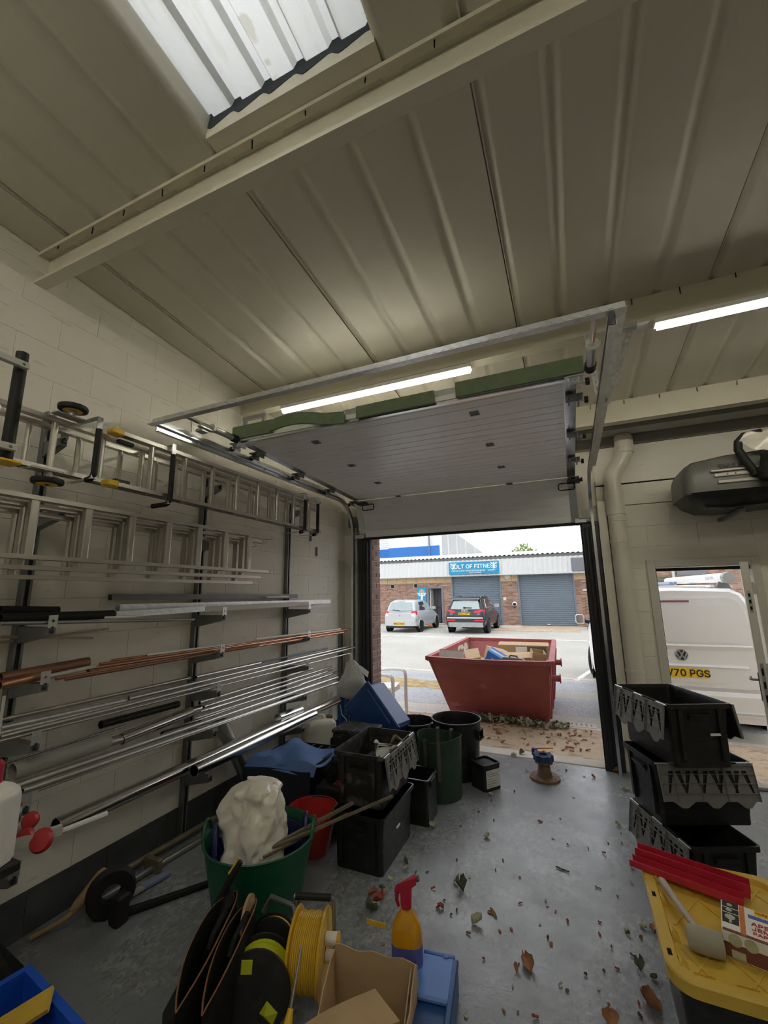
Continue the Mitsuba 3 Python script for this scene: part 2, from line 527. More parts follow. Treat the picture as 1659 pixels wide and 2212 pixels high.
mat('leaf_dark', tone((0.075, 0.085, 0.055), 40, 0.7), 0.7)
mat('leaf_red', tone((0.34, 0.075, 0.05), 40, 0.5), 0.7)
mat('tree_green', tone((0.28, 0.36, 0.13), 1.5, 0.6), 0.7)
mat('box_grey', tone((0.105, 0.105, 0.098), 6, 0.2), 0.42)
mat('box_silver', tone((0.42, 0.40, 0.35), 20, 0.2), 0.35, metal=0.5)
mat('foam_filler', tone((0.050, 0.058, 0.066), 10, 0.5), 0.85, spec=0.1)
mat('print_dark', (0.035, 0.03, 0.032), 0.4)
mat('print_orange', (0.55, 0.19, 0.06), 0.4)
mat('print_maroon', (0.16, 0.05, 0.045), 0.4)
mat('print_blue', (0.10, 0.11, 0.38), 0.4)
mat('tape_blue', (0.20, 0.25, 0.36), 0.4)
mat('pale_metal', tone((0.52, 0.52, 0.47), 10, 0.3), 0.45, metal=0.3)
scene['grp_sheet'] = {'type': 'principledthin', 'base_color': mikit.proc(c_grp), 'roughness': 0.6, 'spec_trans': 0.0, 'diff_trans': 1.95, 'eta': 1.35}
scene['clear_bag'] = {'type': 'principledthin', 'base_color': {'type': 'rgb', 'value': [0.80, 0.79, 0.74]}, 'roughness': 0.22, 'spec_trans': 0.42, 'diff_trans': 0.9, 'eta': 1.4}
scene['window_glass'] = {'type': 'thindielectric', 'int_ior': 1.5}
scene['frosted'] = {'type': 'principledthin', 'base_color': {'type': 'rgb', 'value': [0.82, 0.90, 0.88]}, 'roughness': 0.3, 'spec_trans': 0.45, 'diff_trans': 1.2, 'eta': 1.45}
# ------------------------------------------------------------------ the room: floor, walls, roof
X0, X1 = -2.89, 4.30           # left and right walls
YB, YF, YO = -5.0, 5.24, 5.54  # back wall, inner and outer face of the front wall
OPX0, OPX1, OPZ = -2.48, 0.20, 2.60
DX0, DX1, DZ = 0.83, 1.63, 2.03


def roof_z(y):
    return 4.053 - 0.082 * y


obj('floor', bx(X0 - 0.3, X1 + 0.3, YB - 0.3, YF - 0.005, -0.20, 0.0), 'floor_paint', label='grey painted concrete floor, scuffed and strewn with leaves', cat='floor', kind='structure')

# left wall: block courses on a backing, the lowest course painted dark
wl = obj('wall_left', bx(X0 - 0.25, X0 - 0.0055, YB - 0.3, YO, -0.2, 4.7), 'wall_paint', label='cream painted blockwork wall behind the pipe rack', cat='wall', kind='structure')
lots = random.Random(3)
base_block = base_dark = None
for r in range(18):
    z0 = 0.225 * r
    off = 4.349 - 0.45 * 11 + (0.225 if r % 2 else 0.0)
    for k in range(13):
        y0, y1 = off + 0.45 * k, off + 0.45 * (k + 1)
        y1 = min(y1, YF)
        if y1 - y0 < 0.05 or y1 < -0.3:
            continue
        j = 0.0014 if r < 12 else 0.0005
        top = min(z0 + 0.225, roof_z(y0) + 0.1)
        if top - z0 < 0.03:
            continue
        xx = X0 - lots.uniform(0.0, 0.0008)
        obj('block', cbx(X0 - 0.02, xx, y0 + j, y1 - j, z0 + j, top - j, 0.0013), 'band_paint' if r == 0 else 'wall_paint', wl)

# front wall: pier left of the shutter opening, the part above, the part right of it with the personnel door
wf = thing('wall_front', 'cream painted front wall around the open sectional door', 'wall', kind='structure')
obj('pier', bx(X0 - 0.25, OPX0 - 0.115, YF, YO, -0.2, 3.9), 'wall_paint', wf)
obj('dark_band', bx(X0, OPX0 - 0.115, YF - 0.004, YF + 0.01, 0, 0.225), 'band_paint', wf)
obj('lintel', bx(OPX0 - 0.2, OPX1 + 0.1, YF + 0.04, YO, OPZ, 3.9), 'wall_paint', wf)
obj('backing', cat(bx(OPX1, DX0, YF + 0.0055, YO, -0.2, DZ), bx(OPX1, X1 + 0.3, YF + 0.0055, YO, DZ, 2.715), bx(DX1, X1 + 0.3, YF + 0.0055, YO, -0.2, DZ)), 'wall_paint', wf)
for r in range(12):
    z0, z1 = 0.225 * r, min(0.225 * (r + 1), 2.712)
    off = 0.35 + (0.225 if r % 2 else 0.0)
    xs = [0.35] + [off + 0.45 * k for k in range(1, 9)]
    for a, b in zip(xs, xs[1:]):
        if a >= 3.4:
            continue
        spans = [(a, b)]
        if z0 < DZ + 0.06:
            spans = [(a, min(b, DX0 - 0.075))] if a < DX0 - 0.1 else ([(max(a, DX1 + 0.07), b)] if b > DX1 + 0.1 else [])
        for u, w in spans:
            if w - u > 0.03:
                obj('block', cbx(u + 0.0012, w - 0.0012, YF - lots.uniform(0, 0.001), YF + 0.02, max(z0, 0) + 0.0012, z1 - 0.0012, 0.0012), 'wall_paint', wf)
obj('lintel_beam', cbx(0.36, X1, YF - 0.004, YF + 0.1, 2.722, 2.955, 0.003), 'wall_paint', wf)
obj('joint_strip', bx(0.36, X1, YF + 0.02, YF + 0.1, 2.95, 2.98), 'dark_gap', wf)
obj('upper_board', cbx(0.36, X1, YF - 0.002, YF + 0.1, 2.972, 3.40, 0.002), 'wall_paint', wf)
obj('upper_backing', bx(OPX1, X1 + 0.3, YF + 0.05, YO, 2.7, 3.95), 'wall_paint', wf)
obj('eaves_channel', cat(bx(OPX0, X1, YF - 0.02, YF + 0.04, 3.405, 3.43), bx(OPX0, X1, YF - 0.005, YF + 0.04, 3.43, 3.56), bx(OPX0, X1, YF - 0.10, YF + 0.04, 3.555, 3.565)), 'grey_steel', wf)

# brick reveal on the left of the opening
obj('mortar_core', bx(OPX0 - 0.2, OPX0 - 0.008, YF - 0.03, YO + 0.006, -0.2, 2.62), 'mortar', wf)
for r in range(35):
    z0 = 0.075 * r + 0.003
    cuts = [YF - 0.035, YF + 0.18, YO + 0.01] if r % 2 else [YF - 0.035, YF + 0.068, YO + 0.01 - 0.0]
    for a, b in zip(cuts, cuts[1:]):
        obj('brick', cbx(OPX0 - 0.1, OPX0 - lots.uniform(0, 0.003), a + 0.005, b - 0.005, z0, z0 + 0.065, 0.004), 'brick', wf)
# brick reveal on the right (a sliver beside the post)
obj('mortar_core', bx(OPX1 + 0.012, OPX1 + 0.2, YF + 0.05, YO + 0.006, -0.2, 2.62), 'mortar', wf)

obj('wall_right', bx(X1, X1 + 0.25, YB - 0.3, YO, -0.2, 4.7), 'wall_paint', label='cream painted side wall of the workshop', cat='wall', kind='structure')
obj('wall_back', bx(X0 - 0.3, X1 + 0.3, YB - 0.25, YB, -0.2, 4.7), 'wall_paint', label='cream painted back wall of the workshop', cat='wall', kind='structure')

# ---- roof lining: ribbed sheets 1.2 m wide with dark laps, a rooflight bay between x = -1.40 and -0.52
ce = thing('ceiling', 'cream ribbed roof lining sheets', 'ceiling', kind='structure')
RIB0, PITCH_R = -0.19, 0.3025


def rib_profile(xa, xb):
    pts = [(xa, 0.0)]
    k = math.ceil((xa - RIB0 - 0.06) / PITCH_R)
    while True:
        c = RIB0 + k * PITCH_R
        if c > xb:
            break
        for dx, dz in ((-0.050, 0.0), (-0.038, 0.0022), (-0.024, 0.012), (-0.010, 0.0185), (0.0, 0.0195), (0.010, 0.0185), (0.024, 0.012), (0.038, 0.0022), (0.050, 0.0)):
            if xa < c + dx < xb:
                pts.append((c + dx, dz))
        k += 1
    pts.append((xb, 0.0))
    return pts


def liner(xa, xb, ya, yb, name='liner_sheet'):
    pr = rib_profile(xa + 0.003, xb - 0.003)
    P = [[(x, y, roof_z(y) + dz) for x, dz in pr] for y in (ya, yb)]
    return obj(name, thick(P, -0.004), 'liner_paint', ce, smooth=40)


laps = [-3.0, -2.61, -1.41, -0.2, 1.012, 2.222, 3.432, 4.5]
for a, b in zip(laps, laps[1:]):
    if a == -1.41:
        liner(a, b, 1.27, YO, 'liner_sheet')
    elif b == -1.41:
        liner(a, -1.447, YB - 0.2, 1.275)
        liner(a, b, 1.278, YO)
    else:
        liner(a, b, YB - 0.2, YO)
# rounded upstands of the rooflight and the flat strip to its right
SKY_Y = 1.165
for side, xa, s in (('left', -1.452, 1), ('right', -0.483, -1)):
    prof = [(-0.005, 0.0), (0.0, 0.0)] + [(0.045 * math.sin(t), 0.045 * (1 - math.cos(t))) for t in np.linspace(0.15, 1.45, 9)] + [(0.052, 0.125)]
    P = [[(xa + s * u, y, roof_z(y) + w) for u, w in prof] for y in (YB - 0.2, 1.262)]
    obj('rooflight_upstand', thick(P, -0.003 * s), 'liner_paint', ce, smooth=50)
P = [[(x, y, roof_z(y)) for x in (-0.488, -0.262)] for y in (YB - 0.2, 1.27)]
obj('liner_strip', thick(P, -0.004), 'liner_paint', ce)
obj('lap_recess', cat(*[thick([[(x, y, roof_z(y) + 0.02) for x in (-0.275, -0.195)] for y in (YB - 0.2, 1.27)], -0.004)]), 'cream_steel', ce)


def grp_z(x):
    u = ((x + 1.37) / 0.1755) % 1.0
    if u < 0.62:
        return 0.0
    if u < 0.72:
        return 0.035 * (u - 0.62) / 0.10
    if u < 0.90:
        return 0.035
    return 0.035 * (1.0 - u) / 0.10


gx = sorted({round(-1.37 + 0.1755 * (i + k), 5) for i in range(-1, 6) for k in (0.0, 0.62, 0.72, 0.90) if -1.43 < -1.37 + 0.1755 * (i + k) < -0.50} | {-1.43, -0.50})
P = [[(x, y, roof_z(y) + 0.105 + grp_z(x)) for x in gx] for y in (YB - 0.2, 1.29)]
obj('rooflight_sheet', grid_sheet(P), 'grp_sheet', ce, label='translucent corrugated rooflight sheet')
# profiled foam filler that closes the corrugations above the purlin
poly = [(-1.40, 0.035), (-0.53, 0.035)] + [(x, 0.105 + grp_z(x) - 0.001) for x in reversed(gx)]
low = [(x, 0.035 + 0.75 * grp_z(x + 0.03)) for x in gx]
poly = low + [(x, 0.104 + grp_z(x)) for x in reversed(gx)]
zf = roof_z(SKY_Y)
obj('foam_filler', sweep2([(x, z) for x, z in poly], (0, SKY_Y + 0.05, zf), (0, SKY_Y, zf + 0.004)), 'foam_filler', ce, label='dark foam profile filler at the end of the rooflight')
obj('filler_rail', bx(-1.41, -0.52, SKY_Y + 0.006, 1.30, roof_z(1.2) - 0.005, roof_z(1.2) + 0.075), 'cream_steel', ce)
obj('roof_deck', cat(bx(X0 - 0.3, -1.40, YB - 0.3, YO + 0.3, 4.60, 4.64), bx(-0.52, X1 + 0.3, YB - 0.3, YO + 0.3, 4.60, 4.64), bx(-1.40, -0.52, 1.30, YO + 0.3, 4.60, 4.64),
                     bx(-1.47, -1.41, YB - 0.3, 1.30, 4.55, 4.6),
                     bx(X0 - 0.3, X1 + 0.3, YO, YO + 0.3, 3.4, 4.64)), 'grey_steel', ce)
# ------------------------------------------------------------------ the yard
obj('road_yard', bx(-70, 70, 6.62, 130, -0.3, -0.004), 'road', label='worn pale tarmac of the estate yard', cat='road', kind='structure')
ap = obj('path_apron', bx(-40, 40, YF - 0.005, 6.60, -0.3, -0.006), 'apron', label='dirty concrete apron outside the open door', cat='pavement', kind='structure')
for k in range(-6, 7):
    a = -1.3 + 0.92 * k
    obj('slab', cbx(a + 0.004, a + 0.916, YF + 0.02, YF + 0.22, -0.1, 0.004, 0.006), 'kerb', ap)
    obj('kerb_stone', cbx(a + 0.004, a + 0.916, 6.55, 6.66, -0.1, 0.002, 0.006), 'kerb', ap)


def blob(x0, x1, y0, y1, z, t, seed, n=40, rough=0.10):
    """A thin ground patch with a ragged outline."""
    rnd = random.Random(seed)
    pts = []
    for k in range(n):
        u = k / n * 4
        e = int(u)
        w = u - e
        q = [(x0 + (x1 - x0) * w, y0), (x1, y0 + (y1 - y0) * w), (x1 - (x1 - x0) * w, y1), (x0, y1 - (y1 - y0) * w)][e]
        pts.append((q[0] + rnd.uniform(-rough, rough) * 2, q[1] + rnd.uniform(-rough, rough)))
    return prism(sg.Polygon(pts).buffer(0), t, (0, 0, z))


obj('tarmac_patch', blob(-14, 14, 7.2, 8.3, -0.1, 0.0975, 1, 90), 'road_patch', 'road_yard')
obj('tarmac_patch', blob(-14, 14, 8.9, 9.75, -0.1, 0.0975, 2, 90), 'road_patch', 'road_yard')
obj('tarmac_patch', blob(-7.5, -2.2, 8.25, 8.95, -0.1, 0.098, 3, 50), 'leafy_soil', 'road_yard')
obj('drain_channel', cat(*[cbx(a, a + 0.985, 9.98, 10.16, -0.1, 0.0, 0.006) for a in range(-14, 14)]), 'kerb', 'road_yard')
obj('painted_line', bx(-30, 12, 17.55, 17.66, -0.05, -0.001), 'line_white', 'road_yard')
obj('painted_line', rot(bx(-0.05, 0.05, -4, 4, -0.05, -0.001), rz=-14, at=(0.9, 13.8, 0)), 'line_white', 'road_yard')
# gully grating
g = thing('drain_grate', 'pale rectangular gully grate with dark slots set in the yard beside the skip', 'drain grate')
sl = sg.box(-0.24, -0.10, 0.24, 0.10)
for k in range(7):
    sl = sl.difference(sg.box(-0.205 + 0.061 * k, -0.060, -0.180 + 0.061 * k, 0.060))
obj('frame', prism(sl, 0.03, (-0.085, 6.71, -0.024), rz=2), 'kerb', g)
obj('pit', bx(-0.30, 0.13, 6.62, 6.80, -0.035, -0.018), 'dark_gap', g)

# ------------------------------------------------------------------ the unit opposite
by, bf = 24.3, 23.85
b = thing('industrial_unit', 'long low brick unit opposite with grey ribbed fascia and two dark shutters', 'building')
parts = []
ops = [(-7.85, -6.85, 2.15), (-6.33, -3.56, 2.85), (-2.62, 0.18, 2.85)]
xs = [-24.0] + [v for o in ops for v in o[:2]] + [14.0]
for i in range(0, len(xs), 2):
    parts.append(bx(xs[i], xs[i + 1], by, by + 0.3, -0.2, 2.36))
parts.append(bx(-7.85, -6.85, by, by + 0.3, 2.15, 2.36))
obj('brick_wall', cat(*parts), 'farbrick', b)
top = []
for a, c in ((-24.0, -6.33), (-3.56, -2.62), (0.18, 14.0)):
    k = a
    while k < c - 0.02:
        top.append(cbx(k + 0.005, min(k + 0.62, c) - 0.005, by - 0.01, by + 0.3, 2.365, 2.76, 0.008))
        k += 0.62
for m in top:
    obj('lintel_slab', m, 'tan_brick', b)
obj('soffit', bx(-24, 14, bf, by + 0.3, 2.70, 2.74), 'cladding_grey', b)
# ribbed fascia and roof edge
fx = np.arange(-24, 14.001, 0.0615)
fy = np.where(np.arange(len(fx)) % 4 < 2, 0.0, 0.035)
P = [[(x, bf + d + o, z) for x, d in zip(fx, fy)] for z, o in ((2.69, 0.0), (3.55, 0.02), (3.68, 0.07))]
obj('ribbed_fascia', thick(P, -0.01), 'cladding', b)
P = [[(x, bf + 0.02 + o, z + 1.3 * d) for x, d in zip(fx, fy)] for o, z in ((-0.06, 3.74), (0.1, 3.83), (0.55, 3.93), (5.0, 4.35))]
obj('roof_sheet', thick(P, -0.01), 'cladding_grey', b)
obj('eaves_gutter', bx(-24, 14, bf + 0.03, bf + 0.14, 3.60, 3.74), 'grey_plastic', b)
obj('rear_wall', bx(-24, 14, by + 4.6, by + 4.8, -0.2, 4.2), 'farbrick', b)
for x0, x1, z1 in ops[1:]:
    sh = obj('roller_shutter', bx(x0, x1, by + 0.12, by + 0.2, -0.1, z1), 'shutter', b, label='dark blue-grey roller shutter')
    k, z = 0, 0.02
    while z < z1:
        obj('slat', hull([(x, by + 0.12 - d, z + dz) for x in (x0 + 0.03, x1 - 0.03) for d, dz in ((0.0, 0.0), (0.012, 0.012), (0.02, 0.05), (0.012, 0.088), (0.0, 0.098))]), 'shutter', sh)
        z += 0.1
    obj('frame', cat(bx(x0 - 0.02, x0 + 0.06, by - 0.01, by + 0.1, -0.1, z1), bx(x1 - 0.06, x1 + 0.02, by - 0.01, by + 0.1, -0.1, z1)), 'shutter', sh)
    obj('lift_handle', cbx((x0 + x1) / 2 - 0.09, (x0 + x1) / 2 + 0.09, by + 0.06, by + 0.1, 0.06, 0.10, 0.005), 'white_plastic', sh)
door = obj('doorway', cat(bx(-7.85, -7.74, by - 0.03, by + 0.1, 0, 2.15), bx(-6.96, -6.85, by - 0.03, by + 0.1, 0, 2.15), bx(-7.85, -6.85, by - 0.03, by + 0.1, 2.05, 2.15)), 'panel_slate', b)
obj('door_leaf', cat(cbx(-7.72, -7.66, by + 0.1, by + 0.8, 0.02, 2.04, 0.01)), 'white_plastic', door)
obj('dark_interior', bx(-7.75, -6.95, by + 0.9, by + 0.95, 0, 2.1), 'panel_slate', door)
obj('inner_post', cat(bx(-7.45, -7.38, by + 0.5, by + 0.56, 0, 2.05), bx(-7.2, -7.12, by + 0.6, by + 0.66, 0, 2.05), bx(-7.45, -6.95, by + 0.55, by + 0.6, 0.9, 1.0)), 'post_black', door)
obj('door_step', cbx(-7.85, -6.80, by - 0.25, by + 0.1, -0.1, 0.07, 0.01), 'kerb', door)
for vx, vz in ((-10.03, 2.21), (-8.53, 2.23)):
    v = obj('wall_vent', cat(bx(vx - 0.13, vx - 0.10, by - 0.02, by, vz - 0.13, vz + 0.13), bx(vx + 0.10, vx + 0.13, by - 0.02, by, vz - 0.13, vz + 0.13), bx(vx - 0.13, vx + 0.13, by - 0.02, by, vz + 0.10, vz + 0.13), bx(vx - 0.13, vx + 0.13, by - 0.02, by, vz - 0.13, vz - 0.10)), 'kerb', b)
    for k in range(5):
        obj('louvre', rot(bx(-0.1, 0.1, -0.012, 0.0, -0.02, 0.02), rx=25, at=(vx, by - 0.002, vz - 0.08 + 0.04 * k)), 'post_black', v)
obj('forecourt', bx(-4.1, 0.24, 21.0, by, -0.1, 0.01), 'apron', b)
obj('forecourt', bx(-3.55, -2.55, 22.6, by, -0.1, 0.016), 'kerb', b)


def athlete(s):
    """The figure with raised arms holding dumb-bells that flanks the lettering."""
    q = [sg.Point(0, 0.88 * s).buffer(0.10 * s),
         sg.Polygon([(-0.17 * s, 0.76 * s), (0.17 * s, 0.76 * s), (0.10 * s, 0.40 * s), (-0.10 * s, 0.40 * s)]),
         sg.LineString([(-0.05 * s, 0.42 * s), (-0.11 * s, 0.0)]).buffer(0.055 * s), sg.LineString([(0.05 * s, 0.42 * s), (0.11 * s, 0.0)]).buffer(0.055 * s)]
    for k in (-1, 1):
        q.append(sg.LineString([(k * 0.14 * s, 0.73 * s), (k * 0.32 * s, 0.66 * s), (k * 0.36 * s, 0.88 * s)]).buffer(0.05 * s))
        q.append(sg.LineString([(k * 0.25 * s, 0.90 * s), (k * 0.47 * s, 0.90 * s)]).buffer(0.025 * s))
        for e in (0.25, 0.47):
            q.append(sg.box(k * e * s - 0.04 * s, 0.80 * s, k * e * s + 0.04 * s, 1.0 * s))
    return shapely.union_all(q)


def flat(shape, at, h=0.006):
    """A flat outline stood upright, facing the door."""
    ms = []
    for gg in getattr(shape, 'geoms', [shape]):
        ms.append(prism(gg, h, (0, 0, 0), rx=90))
    m = cat(*ms)
    m.apply_translation(at)
    return m


s = thing('shop_sign', 'bright blue gym sign with white lettering above the left shutter', 'sign')
obj('board', cbx(-6.32, -3.50, bf - 0.07, bf - 0.02, 2.80, 3.49, 0.01), 'sign_blue', s)
cxs = -4.91
obj('lettering', text_on('CULT OF FITNESS', 0.215, (cxs, bf - 0.071, 3.235), (1, 0, 0), (0, 0, 1), 0.008), 'sign_white', s)
for dx in (-1.14, 1.14):
    obj('figure', flat(athlete(0.36), (cxs + dx, bf - 0.07, 3.08)), 'sign_white', s)
obj('small_print', cat(text_on('PERSONAL TRAINING', 0.052, (cxs - 0.88, bf - 0.071, 2.99), (1, 0, 0), (0, 0, 1), 0.006), text_on('TRANSFORMATION COACHING', 0.052, (cxs + 0.1, bf - 0.071, 2.99), (1, 0, 0), (0, 0, 1), 0.006),
                       text_on('STRENGTH', 0.052, (cxs + 1.0, bf - 0.071, 2.99), (1, 0, 0), (0, 0, 1), 0.006), text_on('CULT OF FITNESS', 0.055, (cxs + 0.1, bf - 0.071, 2.885), (1, 0, 0), (0, 0, 1), 0.006),
                       bx(cxs - 1.3, cxs + 1.3, bf - 0.074, bf - 0.07, 3.035, 3.041)), 'sign_white', s)
s = thing('door_sign', 'narrow upright blue sign with a white figure beside the doorway', 'sign')
obj('board', cbx(-8.42, -7.88, by - 0.06, by - 0.034, 0.55, 2.15, 0.01), 'sign_blue', s)
obj('figure', flat(athlete(0.52), (-8.15, by - 0.06, 1.30)), 'sign_white', s)
obj('disc', flat(sg.Point(0, 0).buffer(0.17), (-8.15, by - 0.0595, 1.86), 0.004), 'leaf_pale', s)
obj('small_print', cat(text_on('CULT OF FITNESS', 0.05, (-8.15, by - 0.061, 1.16), (1, 0, 0), (0, 0, 1), 0.006), bx(-8.35, -7.95, by - 0.064, by - 0.06, 1.06, 1.075)), 'sign_white', s)
obj('blank_sign_panel', cbx(0.12, 2.2, bf - 0.06, bf - 0.02, 2.80, 3.47, 0.01), 'panel_slate', label='plain slate grey panel on the fascia right of the right shutter', cat='sign')
hx = [( -3.17 + 0.155 * math.cos(a), 2.62 + 0.155 * math.sin(a)) for a in np.arange(6) * math.pi / 3]
al = obj('alarm_box', cat(hull([(x, by - d, z) for x, z in hx for d in (0.012, 0.05)] + [(-3.17 + 0.8 * (x + 3.17), by - 0.09, 2.62 + 0.8 * (z - 2.62)) for x, z in hx])), 'white_card', label='cream hexagonal alarm box between the two shutters', cat='alarm box')
obj('notice_plate', cbx(-3.46, -3.30, by - 0.02, by - 0.001, 1.335, 1.51, 0.004), 'white_card', label='small white square notice low on the brick pier between shutters', cat='notice')
l = thing('wall_lamp', 'round grey wall fitting on the brick pier between the shutters', 'wall lamp')
obj('dome', rot(lathe([(0.13, 0.0), (0.13, 0.05), (0.10, 0.09), (0.0, 0.11)], 20), rx=90, at=(-2.87, by, 1.14)), 'cladding_light', l)
obj('grille', rot(lathe([(0.085, 0.0), (0.085, 0.02), (0.0, 0.03)], 16), rx=90, at=(-2.87, by - 0.10, 1.13)), 'post_black', l)
obj('spout', hull([(-2.94, by - 0.02, 1.04), (-2.80, by - 0.02, 1.04), (-2.90, by - 0.12, 0.92), (-2.84, by - 0.12, 0.92), (-2.87, by - 0.02, 0.90)]), 'post_black', l)
for k, (x, z, w, h) in enumerate(((0.72, 2.27, 0.36, 0.03), (0.70, 1.83, 0.30, 0.10), (-6.75, 2.22, 0.24, 0.03), (-10.9, 2.52, 0.1, 0.1))):
    obj('wall_plate', cbx(x - w / 2, x + w / 2, by - 0.03, by, z - h / 2, z + h / 2, 0.004), 'white_card', b)
c = thing('traffic_cone', 'orange and white traffic cone in the doorway opposite', 'traffic cone')
obj('cone_body', lathe([(0.17, 0.03), (0.135, 0.22), (0.105, 0.36), (0.04, 0.72), (0.03, 0.74), (0, 0.74)], 20, (-7.42, 23.7, 0)), 'orange', c)
obj('base', cbx(-7.63, -7.21, 23.49, 23.91, 0, 0.035, 0.01), 'orange', c)
obj('reflective_band', lathe([(0.136, 0.22), (0.1385, 0.22), (0.094, 0.42), (0.091, 0.42)], 20, (-7.42, 23.7, 0)), 'sign_white', c)
obj('reflective_band', lathe([(0.070, 0.55), (0.0725, 0.55), (0.055, 0.64), (0.05, 0.64)], 20, (-7.42, 23.7, 0)), 'sign_white', c)

# the tall warehouse behind, its corner towards us, and a tree
w = thing('warehouse', 'tall pale warehouse with a blue band behind the brick unit', 'building')
obj('front_wall', bx(-60, -11.95, 42.0, 60, -0.2, 10.0), 'cladding_light', w)
obj('blue_band', bx(-60, -11.97, 41.93, 42.0, 5.60, 6.60), 'blue_stripe', w)
for k in range(16):
    obj('louvre', bx(-60, -17.7, 41.88, 42.0, 5.62 + 0.22 * k, 5.72 + 0.22 * k), 'blue_stripe' if k < 4 else 'cladding_light', w)
gp = sg.Polygon([(0, 0), (1.9, 0), (1.9, 8.3), (0, 9.5)])
gable = sg.Polygon([(-11.95, 0), (-6.2, 0), (-6.2, 4.4), (-10.24, 7.74), (-11.95, 9.05)])
obj('gable_wall', prism(gable, 0.3, (0, 42.3, 0), rx=90), 'cladding_grey', w)
for x in (-11.1, -10.2, -9.3, -8.4, -7.5):
    z1 = 7.74 - (x + 10.24) * 0.827 if x > -10.24 else 7.74 - (x + 10.24) * 0.766
    obj('cladding_joint', bx(x - 0.03, x + 0.03, 41.96, 42.05, 0, z1 - 0.05), 'cladding_light', w)
obj('downpipe', tube([(-13.1, 41.85, 0), (-13.1, 41.85, 9)], 0.07, 8), 'panel_slate', w)
obj('corner_trim', bx(-12.0, -11.75, 41.9, 42.1, -0.2, 9.3), 'cladding_light', w)
t = thing('tree', 'leafy green tree top showing above the roof opposite', 'tree')
rnd = np.random.default_rng(5)
cl = []
for k in range(520):
    u = rnd.normal(size=3)
    u /= np.linalg.norm(u)
    c0 = np.array([-4.1, 45.5, 5.0]) + u * np.array([1.55, 1.5, 1.65]) * rnd.uniform(0.55, 1.0)
    a, e = rnd.normal(size=3), rnd.normal(size=3)
    a /= np.linalg.norm(a)
    e = np.cross(a, e)
    e /= np.linalg.norm(e)
    cl.append(hull([c0 - a * 0.17, c0 + e * 0.11, c0 + a * 0.2, c0 - e * 0.11, c0 + np.cross(a, e) * 0.03]))
obj('foliage', cat(*cl), 'tree_green', t, kind='stuff')
obj('trunk', tube([(-4.1, 45.5, 0), (-4.15, 45.5, 3), (-4.1, 45.5, 5.5)], [0.2, 0.15, 0.05], 8), 'wood', t)
rnd = random.Random(8)

# brick terrace to the right, seen over the van through the personnel door
h = thing('brick_house', 'brick building with a timber board beyond the white van', 'building')
obj('brick_wall', bx(2.6, 16, 20.6, 21.0, -0.2, 5.2), 'farbrick', h)
obj('timber_board', cat(*[cbx(2.8, 4.9, 20.5, 20.6, 2.02 + 0.12 * k, 2.13 + 0.12 * k, 0.01) for k in range(3)]), 'old_tool', h)
obj('window', bx(4.0, 5.0, 20.52, 20.6, 2.2, 2.55), 'panel_slate', h)
obj('downpipe', tube([(3.85, 20.45, 0), (3.85, 20.45, 5)], 0.05, 8), 'cladding_grey', h)
# ------------------------------------------------------------------ purlins
def purlin(y, ztop, name_label, depth=0.235, x0=X0 - 0.02, x1=X1 + 0.02, toward=-1, lip=0.022, flange=0.070, ticks=0):
    """A cold-rolled channel running along x; its open side faces TOWARD (-1 = the camera)."""
    t, s = 0.004, toward
    prof = [(0, 0), (s * flange, 0), (s * flange, lip), (s * (flange - t), lip), (s * (flange - t), t), (s * t, t), (s * t, depth - t), (s * (flange - t), depth - t),
            (s * (flange - t), depth - lip), (s * flange, depth - lip), (s * flange, depth), (0, depth)]
    p = thing('purlin', name_label, 'steel beam', kind='structure')
    obj('channel', sweep2(prof, (x0, y, ztop - depth), (x1, y, ztop - depth)), 'cream_steel', p)
    return p


pz1 = roof_z(1.24) - 0.004
p1 = purlin(1.312, pz1, 'cream steel purlin under the rooflight, nearest of the roof beams', 0.222)
scr = random.Random(2)
for k in range(17):
    x = -2.72 + 0.3025 * k + scr.choice((0, 0, 0.03))
    l = scr.uniform(0.02, 0.055)
    obj('screw', tube([(x, 1.262, pz1 - 0.003), (x + scr.uniform(-0.004, 0.004), 1.262 + scr.uniform(-0.004, 0.004), pz1 - l)], 0.0032, 5), 'dark_gap', p1)
p2 = purlin(3.095, roof_z(3.09) - 0.003, 'cream steel purlin that carries the two light battens', 0.215, toward=1, flange=0.06)
obj('lower_lip', bx(X0, X1, 3.055, 3.097, 3.582, 3.587), 'cream_steel', p2)
for k in range(24):
    x = -2.78 + 0.3025 * k + scr.choice((0, 0.02, 0.05))
    obj('screw', bx(x - 0.002, x + 0.002, 3.084, 3.092, 3.795 - scr.uniform(0.03, 0.05), 3.795), 'dark_gap', p2)
p3 = purlin(4.565, roof_z(4.56) - 0.003, 'cream steel eaves purlin above the drainpipe', 0.235, toward=1, flange=0.06)
obj('lower_lip', bx(X0, X1, 4.535, 4.57, 3.443, 3.452), 'cream_steel', p3)
for k in range(9):
    x = 0.35 + 0.3025 * k
    obj('screw', bx(x - 0.002, x + 0.002, 4.553, 4.562, 3.625, 3.665), 'dark_gap', p3)
purlin(-0.56, roof_z(-0.6) - 0.004, 'cream steel purlin behind the photographer', 0.222)
purlin(-2.4, roof_z(-2.44) - 0.004, 'cream steel purlin at the back of the workshop', 0.222)
obj('eaves_gutter', cat(cbx(0.25, X1, 4.92, YF - 0.11, 3.495, 3.505, 0.003), bx(0.25, X1, 4.92, 4.93, 3.495, 3.60), bx(0.25, X1, YF - 0.12, YF - 0.11, 3.495, 3.60)), 'grey_steel', label='grey valley gutter under the eaves above the drainpipe', cat='gutter')

